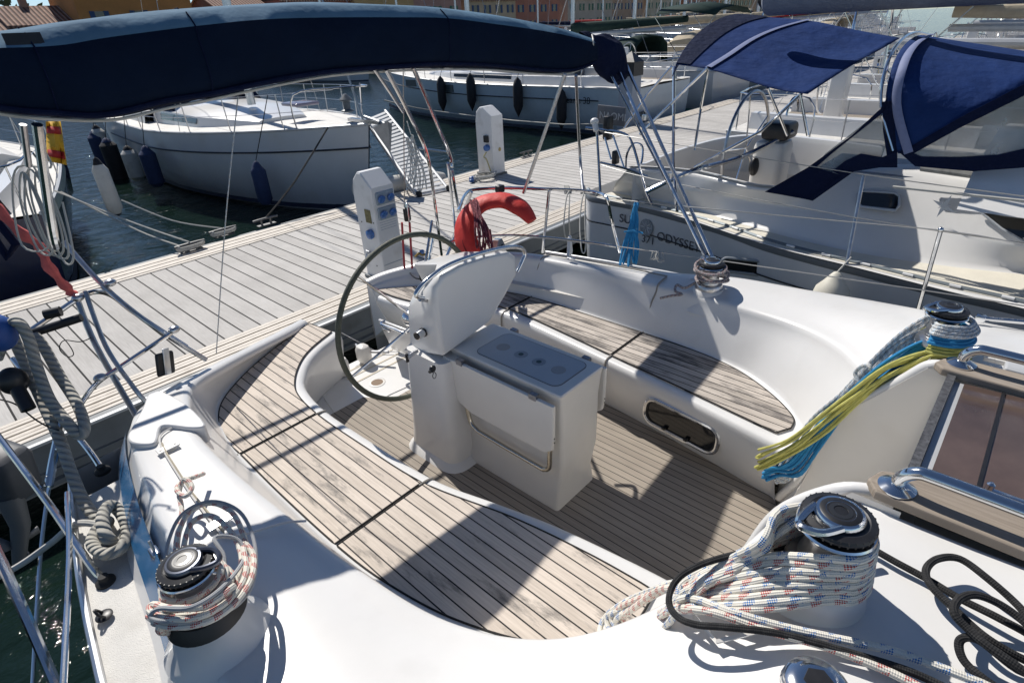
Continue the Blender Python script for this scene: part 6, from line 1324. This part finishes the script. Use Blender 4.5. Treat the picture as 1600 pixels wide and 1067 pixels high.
    if bim:
        w_ = B*.36; q = MB(); rb = []
        for s, h in ((.02, 1.85), (.10, 2.0), (.20, 1.95)):
            z = fb; rb.append([V((-w_, S(s), z+h-.22)), V((-w_*.7, S(s), z+h-.04)), V((0, S(s), z+h+.04)), V((w_*.7, S(s), z+h-.04)), V((w_, S(s), z+h-.22))])
        q.grid(rb); bo_ = b(q, 'bimini', bim, solid=.01)
        for sgn in (-1, 1):
            q = MB()
            for s in (.02, .2): q.tube([V((sgn*w_, S(s), fb+1.65)), V((sgn*(w_+.05), S(.10), fb+.25))], .013, 6)
            b(q, 'bimini_frame', STEEL, bo_)
    if arch:
        q = MB(); q.tube(catmull([V((-B*.4, S(.05), fb)), V((-B*.38, S(.04), fb+1.7)), V((0, S(.03), fb+2.1)), V((B*.38, S(.04), fb+1.7)), V((B*.4, S(.05), fb))], 5), .03, 8); b(q, 'stern_arch', STEEL)
    return t, hbm, zs, S, Mx
WH, GR, NV = WHITEHULL, GREYHULL, NAVYHULL
REDL = mat('burgundy_line', (.14, .015, .02), .5); BLKL = mat('dark_line', (.02, .022, .03), .5); TEALB = mat('teal_boot', (.05, .18, .16), .6)
# opposite: white yacht, bow towards us, with fenders
t1, hb1, zs1, S1, M1 = yacht(5.95, 8.72, 1, 10.0, 3.55, 1.30, WH, 'white yacht lying bow to the pontoon with an anchor and many fenders', bow_in=True, stripe=BLKL, mast=14, cover=NAVY, hood=NAVY)
def fender(px, py, y, L, r, body, ends, label, hang_top, group=None):
    c = Yp(px, py, y); t = thing('fender', label, 'fender', tuple(c), group)
    q = MB(); q.lathe([(.001, -L/2), (r*.6, -L/2+.02), (r, -L/2+.10), (r, L/2-.10), (r*.6, L/2-.02), (.02, L/2+.03)], Matrix.Translation(c), 16); q.build('body', body, t)
    q = MB(); q.lathe([(r*.62, L/2-.02), (r*.35, L/2+.05), (.001, L/2+.08)], Matrix.Translation(c), 12); q.lathe([(.001, -L/2-.03), (r*.5, -L/2), (r*.62, -L/2+.02)], Matrix.Translation(c), 12); q.build('end_cap', ends, t)
    q = MB(); q.tube([c+V((0, 0, L/2+.05)), V((hang_top[0], hang_top[1], hang_top[2])) if hang_top else c+V((.05, 0, L/2+.6))], .006, 5); q.build('lanyard', RUBBER, t)
    return t
def sidey(px, s):  # y of boat 1 station
    return None
F1 = [(409, 290, 11.2, .72, .13, FENN, FENN, 'navy fender hanging alone nearest the bow of the white yacht opposite'), (239, 263, 14.6, .80, .16, FENN, FENN, 'navy fender hanging just right of the white fender on the white yacht opposite'), (208, 258, 15.2, .72, .17, FENW, FENB, 'white fender with black top on the side of the white yacht opposite'), (179, 255, 15.9, 1.0, .19, FENB, FENN, 'black fender just left of the white fender on the white yacht opposite'), (158, 240, 16.4, 1.0, .18, FENN, FENN, 'dark navy fender second from the stern of the white yacht opposite'), (143, 215, 17.4, .6, .16, FENW, FENB, 'pale fender hanging at the very stern of the white yacht opposite')]
for (a, b_, y, Lf, r, m1, m2, lb_) in F1:
    s = 1-(y-8.72)/10.0; xs = 5.95-hb1(max(0, min(1, s)))
    c = V((xs-r*.9, y, Yp(a, b_, y).z)); pxl = c
    r_ = ray(a, b_); tt = (xs-r)/r_.x if r_.x > 0 else 1; yy_ = r_.y*tt; zz_ = CZ+r_.z*tt
    # place on the hull side along the line of sight, within the boat's length
    yy_ = min(max(yy_, 10), 18.3); t_ = thing('fender', lb_, 'fender', (xs-r, yy_, zz_), 'fenders on the yacht opposite')
    s = 1-(yy_-8.72)/10.0; xh = 5.95-hb1(max(0, min(1, s))); c = V((min(xs, xh)-r, yy_, max(.05+Lf*.35, zz_)))
    q = MB(); q.lathe([(.001, -Lf/2), (r*.6, -Lf/2+.02), (r, -Lf/2+.10), (r, Lf/2-.10), (r*.6, Lf/2-.02), (.02, Lf/2+.03)], Matrix.Translation(c), 16); q.build('body', m1, t_)
    q = MB(); q.lathe([(r*.62, Lf/2-.02), (r*.35, Lf/2+.05), (.001, Lf/2+.08)], Matrix.Translation(c), 12); q.build('end_cap', m2, t_)
    q = MB(); q.tube([c+V((0, 0, Lf/2+.06)), V((xh+.05, yy_, zs1(s)+.6))], .008, 5); q.build('lanyard', RUBBER, t_)
# anchor and bow roller, furler drum
ay = 8.62; q = MB(); bz = 1.60
q.prism([(-.05, 0), (.05, 0), (.05, .9), (-.05, .9)], bz+.02, bz+.07, Matrix.Translation((5.95, ay-.25, 0))); an = q.build('bow_roller', STEELR, t1, smooth=False)
q = MB(); c = V((5.95, ay-.30, bz-.02)); q.add([c+V((0, -.10, -.42)), c+V((-.20, .02, .02)), c+V((0, -.14, .10)), c+V((.20, .02, .02)), c+V((0, .12, -.05))], [(0, 2, 1), (0, 3, 2), (0, 1, 4), (0, 4, 3), (1, 2, 4), (2, 3, 4)]); q.tube([c+V((0, -.05, .05)), c+V((0, .5, .13))], .028, 8); q.build('anchor', mat('galvanised', (.30, .31, .32), .5, .6, var=.2), t1, smooth=False)
q = MB(); q.lathe([(.04, 0), (.11, .02), (.11, .04), (.06, .06), (.06, .18), (.11, .20), (.11, .22), (.03, .3)], Matrix.Translation((5.95, 9.3, 1.75)), 20); q.build('furler_drum', mat('drum_grey', (.10, .12, .14), .5), t1)
q = MB(); q.bbox(5.70, 6.2, 10.6, 11.15, 1.80, 1.86, .02); q.build('deck_hatch', mat('hatch_mauve', (.20, .18, .24), .2, coat=.4), t1)
# opposite further right: blue grey yacht with black fenders
t2, hb2, zs2, S2, M2 = yacht(16.2, 8.8, 1, 13.6, 4.1, 1.28, mat('pale_blue_hull', (.42, .50, .56), .3, var=.05, coat=.3), 'pale blue hulled yacht opposite with four black fenders and a number on its quarter', stripe=BLKL, mast=16, cover=None, hood=GREYC, bim=None)
LB = 'black pointed fender on the pale blue hull, '
for k, (fx, fy) in enumerate(((691, 148), (737, 145), (810, 153), (878, 172))):
    xs = 16.2-2.05; r = .15; Lf = 1.15; r_ = ray(fx, fy); yy_ = None
    tt = (xs-.15)/r_.x; yy_ = r_.y*tt
    for _ in range(6):
        s = (yy_-8.8)/13.6; xh = 16.2-hb2(max(0, min(1, s))); tt = (xh-.15)/r_.x; yy_ = r_.y*tt
    c = V((xh-.17, yy_, CZ+r_.z*tt)); t_ = thing('fender', LB+('farthest forward, over the dark hull window', 'second from the bow', 'third from the bow', 'nearest its stern beside the number')[k], 'fender', tuple(c), 'black fenders on the pale blue yacht')
    q = MB(); q.lathe([(.001, -Lf/2), (r*.7, -Lf/2+.22), (r, -Lf/2+.34), (r, Lf/2-.25), (r*.7, Lf/2-.1), (.02, Lf/2)], Matrix.Translation(c), 14); q.build('body', FENB, t_)
    q = MB(); q.tube([c+V((0, 0, Lf/2)), V((xh+.05, yy_, zs2(s)+.6))], .008, 5); q.build('lanyard', RUBBER, t_)
def side2(px, py):
    r_ = ray(px, py); yy_ = 12
    for _ in range(8):
        s = (yy_-8.8)/13.6; xh = 16.2-hb2(max(0, min(1, s))); tt = xh/r_.x; yy_ = r_.y*tt
    return V((xh-.02, yy_, CZ+r_.z*tt))
p = side2(872, 160); Mt = Matrix(((0, 0, -1, p.x-.02), (-1, 0, 0, p.y), (0, 1, 0, p.z), (0, 0, 0, 1)))
text('Oceanis 38', .26, Mt, BLKL, t2)
for (x, y) in ((698, 138), (645, 130)):
    p = side2(x, y); q = MB(); q.box(p.x-.03, p.x+.02, p.y-.35, p.y+.35, p.z-.11, p.z+.11); q.build('hull_window', mat('hull_window_grey', (.06, .08, .09), .2), t2, smooth=False)
rope('mooring_line', 'thin white spring line running along the waterline of the pale blue hull', 'rope', [[Yp(1045, 186, 8.3), side2(900, 190)+V((-.6, 0, 0)), side2(700, 170)+V((-.6, 0, 0)), Yp(600, 157, 12)]], .02, R_WHT, n=5, sub=3)
# boat at the left with dark blue hull
t3, hb3, zs3, S3, M3 = yacht(.55, 9.3, 1, 10.5, 3.9, 1.12, NAVYHULL, 'dark blue hulled boat with pale deck lying stern to the pontoon at the left edge', stripe=None, mast=13, cover=BEIGE, round_stern=.34, roof=GEL2, cat='boat', name='moored_boat')
q = MB(); q.grid([[p_+V((0, 0, -.14)), p_+V((0, 0, .02))] for p_ in [M3 @ V((hb3(s)*1.012, S3(s), zs3(s))) for s in [k/20 for k in range(20)]]]); q.build('rub_rail', mat('pale_green_rail', (.42, .47, .40), .5, var=.2), t3)
fl = thing('ensign', 'yellow flag with red bands hanging at the stern of the dark blue boat', 'flag', tuple(Yp(85, 190, 9.6)))
q = MB(); rows = []
for k in range(9):
    t = k/8; rows.append([Yp(72+22*u+8*t*u+t*2, 190+(62+6*u)*t, 9.6+.12*math.sin(u*7+t*3)) for u in (0, .25, .5, .75, 1)])
q.grid(rows); q.build('flag_cloth', YEL, fl, solid=.01)
for k0, k1 in ((1, 2.4), (5.6, 7)):
    q = MB(); rr = []
    for i in range(3):
        t = (k0+(k1-k0)*i/2)/8; rr.append([Yp(72+22*u+8*t*u+t*2, 190+(62+6*u)*t, 9.55+.12*math.sin(u*7+t*3)) for u in (.05, .3, .55, .8, .95)])
    q.grid(rr); q.build('red_band', REDC, fl, solid=.01)
fender(168, 296, 9.6, .72, .10, FENW, FENB, 'grey white fender with black ends slanting from the dark blue boat over the water', (2.35, 10.3, 1.15))
# tender and boats along both sides farther on
R_ = 'yachts moored stern to farther along the pontoon'
specs = [
 (11.6, 4.2, -1, 11.5, 3.8, 1.2, WH, None, None, BEIGE, None, 'white yacht with beige sprayhood right behind the blue bimini'),
 (16.1, 4.2, -1, 12, 3.9, 1.25, WH, TEALB, BEIGE, None, BEIGE, 'white yacht with beige bimini, second beyond the blue bimini boat on the near side'),
 (20.8, 4.2, -1, 11, 3.8, 1.2, GR, REDL, NAVY, None, None, 'grey yacht with navy boom cover, third beyond the blue bimini boat'),
 (25.5, 4.2, -1, 12, 4.0, 1.3, WH, REDL, BEIGE, BEIGE, None, 'white yacht with red line and beige sprayhood, fourth beyond the blue bimini boat'),
 (30.2, 4.2, -1, 12, 4.0, 1.3, NV, None, GREYC, None, None, 'dark navy yacht on the near side far along the pontoon'),
 (35.0, 4.2, -1, 12, 4.0, 1.3, WH, None, REDC, None, NAVY, 'white yacht with red boom cover far along the near side'),
 (40.0, 4.2, -1, 12, 4.0, 1.3, GR, None, BEIGE, BEIGE, None, 'grey yacht with beige sprayhood near the far end of the near side'),
 (45.0, 4.2, -1, 12, 4.0, 1.3, WH, None, GREENC, None, None, 'white yacht with green boom cover near the far end of the near side'),
 (21.3, 8.9, 1, 12, 4.0, 1.3, WH, TEALB, GREENC, GREENC, GREENC, 'white yacht with dark green bimini just right of the pale blue hull'),
 (26.0, 8.9, 1, 12, 4.0, 1.3, WH, REDL, BEIGE, BEIGE, None, 'white yacht with beige sprayhood, second right of the pale blue hull'),
 (30.8, 8.9, 1, 12, 4.0, 1.3, NV, None, BEIGE, None, BEIGE, 'navy hulled yacht with beige bimini on the far side of the pontoon'),
 (35.6, 8.9, 1, 12, 4.0, 1.3, WH, None, REDC, REDC, None, 'white yacht with red canvas on the far side of the pontoon'),
 (40.4, 8.9, 1, 12, 4.0, 1.3, WH, BLKL, NAVY, None, NAVY, 'white yacht with navy bimini far along the far side'),
 (45.2, 8.9, 1, 12, 4.0, 1.3, GR, None, BEIGE, BEIGE, None, 'grey yacht with beige canvas far along the far side'),
 (50.0, 8.9, 1, 12, 4.0, 1.3, WH, None, GREYC, None, None, 'white yacht with grey boom cover at the end of the far side'),
]
for k, (x, y, d, L_, B_, f_, hm, bt, cv, hd, bmi, lab) in enumerate(specs):
    yacht(x, y, d, L_, B_, f_, hm, lab, stripe=BLKL if k % 2 else REDL, boot=bt, mast=13+k % 3, cover=cv, hood=hd, bim=bmi, group=R_, arch=(k % 4 == 1))
# second basin row behind, bows this way
for k in range(9):
    x = 24+k*7.5; yacht(x, 34+1.5*(k % 3), 1, 11, 3.7, 1.3, (WH, WH, NV, GR)[k % 4], ('white', 'white', 'navy', 'grey')[k % 4]+' yacht in the distant second row, '+('first', 'second', 'third', 'fourth', 'fifth', 'sixth', 'seventh', 'eighth', 'ninth')[k]+' from the left', bow_in=True, mast=12+k % 4, cover=(BEIGE, NAVY, REDC)[k % 3], hood=(None, BEIGE, NAVY)[k % 3], group='yachts in the distant second row')
for k in range(8):
    x = 58+k*8.5; yacht(x, 12+2.2*k, 1, 11, 3.7, 1.3, (WH, GR, WH, NV)[k % 4], ('white', 'grey', 'white', 'navy')[k % 4]+' yacht far beyond the end of the pontoon, '+('first', 'second', 'third', 'fourth', 'fifth', 'sixth', 'seventh', 'eighth')[k]+' from the left', mast=12+k % 3, cover=(NAVY, BEIGE, REDC, GREENC)[k % 4], hood=(BEIGE, None, NAVY)[k % 3], bim=(None, BEIGE)[k % 2], group='yachts beyond the end of the pontoon')
for k in range(9):
    x = 55+k*6.2; yacht(x, 3.5-1.2*k, -1, 11, 3.7, 1.3, (WH, WH, GR, NV, WH)[k % 5], ('white', 'white', 'grey', 'navy', 'white')[k % 5]+' yacht on the near side past the end of the pontoon, '+('first', 'second', 'third', 'fourth', 'fifth', 'sixth', 'seventh', 'eighth', 'ninth')[k]+' going away', mast=12+k % 3, cover=(BEIGE, REDC, NAVY, BEIGE)[k % 4], hood=(NAVY, BEIGE, None)[k % 3], bim=(BEIGE, None)[k % 2], group='yachts on the near side past the pontoon end')
for k in range(6):
    x = 62+k*11; yacht(x, 30+k*3, 1, 11, 3.7, 1.3, (GR, WH, NV)[k % 3], ('grey', 'white', 'navy')[k % 3]+' yacht in open water behind the blue sprayhood, '+('first', 'second', 'third', 'fourth', 'fifth', 'sixth')[k]+' from the left', mast=12+k % 3, cover=(BEIGE, NAVY)[k % 2], bim=(BEIGE, None)[k % 2], group='yachts in open water behind the sprayhood')
# inflatable tender on the deck of the first yacht beyond
tn = thing('inflatable_tender', 'pale grey inflatable tender lying behind the blue sprayhood boat', 'dinghy', (9.3, 3.2, .3))
q = MB(); q.tube(catmull([V((8.85, 3.9, .35)), V((8.85, 2.2, .35)), V((8.95, 1.5, .38)), V((9.35, 1.15, .42)), V((9.75, 1.5, .38)), V((9.85, 2.2, .35)), V((9.85, 3.9, .35))], 5), .22, 14); q.build('tube', mat('tender_grey', (.50, .51, .50), .5, var=.05), tn)
q = MB(); q.box(8.9, 9.8, 1.6, 3.8, .18, .24); q.build('floor', NONSKID, tn, smooth=False)

# ================================================================ shore
q = MB(); q.box(-60, 260, 78, 200, -1, .9); tag(q.build('quay', mat('quay_stone', (.36, .32, .27), .9, var=.15, vs=.6), smooth=False), kind='structure')
TILE = None
def tiles():
    m, nt, b = newmat('roof_tiles'); L = nt.links; g_ = N(nt, 'ShaderNodeNewGeometry'); s = N(nt, 'ShaderNodeSeparateXYZ'); L.new(g_.outputs['Position'], s.inputs[0])
    w = N(nt, 'ShaderNodeMath', operation='MULTIPLY'); L.new(s.outputs[0], w.inputs[0]); w.inputs[1].default_value = 2*math.pi/.45; sn = N(nt, 'ShaderNodeMath', operation='SINE'); L.new(w.outputs[0], sn.inputs[0])
    n = N(nt, 'ShaderNodeTexNoise'); n.inputs['Scale'].default_value = 1.6; n.inputs['Detail'].default_value = 5; L.new(g_.outputs['Position'], n.inputs[0])
    mx = N(nt, 'ShaderNodeMix', data_type='RGBA'); mx.inputs[6].default_value = (.20, .09, .06, 1); mx.inputs[7].default_value = (.48, .30, .22, 1); L.new(n.outputs[0], mx.inputs[0])
    mr = N(nt, 'ShaderNodeMapRange'); mr.inputs[1].default_value = -1; mr.inputs[3].default_value = .45; mr.inputs[4].default_value = 1.3; L.new(sn.outputs[0], mr.inputs[0]); hs = N(nt, 'ShaderNodeHueSaturation'); L.new(mr.outputs[0], hs.inputs['Value']); L.new(mx.outputs[2], hs.inputs['Color']); L.new(hs.outputs[0], b.inputs['Base Color']); b.inputs['Roughness'].default_value = .85
    bp = N(nt, 'ShaderNodeBump'); bp.inputs['Distance'].default_value = .1; L.new(sn.outputs[0], bp.inputs['Height']); L.new(bp.outputs[0], b.inputs['Normal']); return m
TILE = tiles(); SHUT = mat('shutter_blue', (.03, .07, .16), .6); SHG = mat('shutter_green', (.04, .14, .09), .6)
def house(x0, x1, y0, d, h, rise, col, label, shut=SHUT, floors=1, gable=False):
    t = thing('waterfront_house', label, 'house', ((x0+x1)/2, y0, .9), 'houses along the far quay')
    wm_ = mat('render_'+str(int(x0)), col, .9, var=.12, vs=.5); q = MB(); q.box(x0, x1, y0, y0+d, .9, .9+h); q.build('wall', wm_, t, smooth=False)
    q = MB(); e = .5; z = .9+h; ym = y0+d/2
    q.add([(x0-e, y0-e, z-.1), (x1+e, y0-e, z-.1), (x1+e, ym, z+rise), (x0-e, ym, z+rise), (x1+e, y0+d+e, z-.1), (x0-e, y0+d+e, z-.1), (x0-e, y0-e, z-.3), (x1+e, y0-e, z-.3)], [(0, 1, 2, 3), (3, 2, 4, 5), (6, 7, 1, 0)]); q.add([(x0, y0, z), (x0, y0+d, z), (x0, ym, z+rise*.95)], [(0, 1, 2)]); q.add([(x1, y0, z), (x1, y0+d, z), (x1, ym, z+rise*.95)], [(0, 1, 2)])
    rf = q.build('roof', TILE, t, smooth=False)
    q = MB(); cx = x0+(x1-x0)*.3; q.box(cx, cx+.7, ym-.4, ym+.4, z+rise*.6, z+rise+.9); q.build('chimney', wm_, rf, smooth=False)
    n = max(2, int((x1-x0)/3.2))
    for f in range(floors):
        for k in range(n):
            x = x0+(x1-x0)*(k+.5)/n; zz = .9+1.0+f*2.9
            if f == 0 and k == n//2:
                q = MB(); q.box(x-.5, x+.5, y0-.04, y0+.02, .9, 3.0); q.build('door', shut, t, smooth=False); continue
            q = MB(); q.box(x-.45, x+.45, y0-.03, y0+.02, zz, zz+1.3); w_ = q.build('window', GLASSD, t, smooth=False)
            for sg in (-1, 1): q = MB(); xx = x+sg*.72; q.box(xx-.25, xx+.25, y0-.07, y0-.02, zz-.03, zz+1.33); q.build('shutter', shut, w_, smooth=False)
house(6, 15.8, 84, 9, 3.2, 1.7, (.45, .36, .28), 'low cream house with tiled roof at the far left of the quay')
house(15.8, 23.6, 86, 9, 4.2, 1.9, (.42, .25, .18), 'low pink house with wide tiled roof left of the orange house', gable=True)
house(21.8, 34.2, 84, 10, 8.2, 2.2, (.50, .22, .07), 'tall orange house with blue shutters', floors=2)
house(34.2, 36.6, 96, 8, 6.3, 1.2, (.42, .12, .08), 'narrow red house just right of the orange house', floors=2)
house(40, 47, 90, 9, 5.6, 1.9, (.48, .40, .30), 'cream house standing alone behind the bimini', floors=2)
house(48.5, 60, 88, 9, 6.4, 2, (.44, .17, .12), 'wide brick red house behind the middle of the bimini', floors=2)
house(60.2, 72, 87, 10, 7.2, 2, (.50, .34, .16), 'ochre house with green shutters right of the brick red house', SHG, floors=2)
house(72.3, 84, 88, 9, 7.0, 2, (.40, .24, .20), 'dusty pink house with green shutters behind the pale blue yacht', SHG, floors=2)
house(86, 99, 88, 9, 6.2, 2, (.48, .38, .26), 'sand coloured house behind the green bimini', floors=2)
house(101, 116, 90, 9, 7.2, 2, (.42, .18, .12), 'terracotta house behind the grey piling', floors=2)
house(119, 137, 90, 9, 6.4, 2, (.48, .40, .32), 'pale house farthest right along the quay', SHG, floors=2)
for k_, (xa, xb, hh, cc_, lb_) in enumerate(((139, 155, 8.5, (.46, .30, .20), 'salmon house fifth from the right on the quay'), (157, 176, 7.4, (.50, .42, .30), 'cream house fourth from the right on the quay'), (178, 200, 9, (.42, .20, .13), 'dark terracotta house third from the right on the quay'), (203, 228, 8.2, (.48, .36, .22), 'ochre house second from the right on the quay'), (232, 256, 9.5, (.44, .38, .32), 'greyish house at the right end of the quay'))):
    house(xa, xb, 92, 10, hh, 2.2, cc_, lb_, (SHUT, SHG)[k_ % 2], floors=2)
# belt of trees behind the houses: one far mass
q = MB(); rn = random.Random(5)
for k in range(5200):
    x = rn.uniform(-20, 330); h_ = 7.5+2.5*math.sin(x*.11)+1.8*math.sin(x*.37+1); y = rn.uniform(112, 124); z = .9+h_*rn.uniform(0, 1)**.6; s_ = rn.uniform(.5, 1.2)
    u = V((rn.uniform(-1, 1), rn.uniform(-1, 1), rn.uniform(-1, 1))).normalized()*s_; v_ = u.orthogonal().normalized()*s_*.8; c = V((x, y, z)); q.add([c-u, c+v_, c+u, c-v_], [(0, 1, 2, 3)])
tag(q.build('tree_belt', mat('tree_belt', (.055, .08, .035), .8, var=.4, vs=.4), smooth=False), 'dark green belt of trees behind the houses on the quay', 'trees', kind='stuff')
# shrubs on the quay
def shrub(x, y, r, label):
    q = MB(); rn = random.Random(int(x*10)); t = thing('shrub', label, 'shrub', (x, y, .9))
    for k in range(420):
        a, b2 = rn.uniform(0, 6.28), rn.uniform(-.3, 1.5); rr = r*rn.uniform(.4, 1)**.6; c = V((x+rr*math.cos(a)*math.cos(b2), y+rr*math.sin(a)*math.cos(b2), .9+r*.7+rr*math.sin(b2))); u = V((rn.uniform(-1, 1), rn.uniform(-1, 1), rn.uniform(-1, 1))).normalized()*r*.14; v_ = u.orthogonal().normalized()*r*.1
        q.add([c-u, c+v_, c+u, c-v_], [(0, 1, 2, 3)])
    q.build('foliage', mat('foliage', (.07, .10, .04), .8, var=.4, vs=1), t, smooth=False)
    q = MB(); q.tube([V((x, y, .8)), V((x, y, .9+r)), V((x+.1, y, .9+r*1.5))], [.15, .1, .03], 6); q.build('stem', TEAKT, t)
shrub(20.2, 83, 1.9, 'grey green bush before the tiled roof left of the orange house'); shrub(13.6, 82.5, 1.1, 'small bush before the roof at the far left')
print('boats')
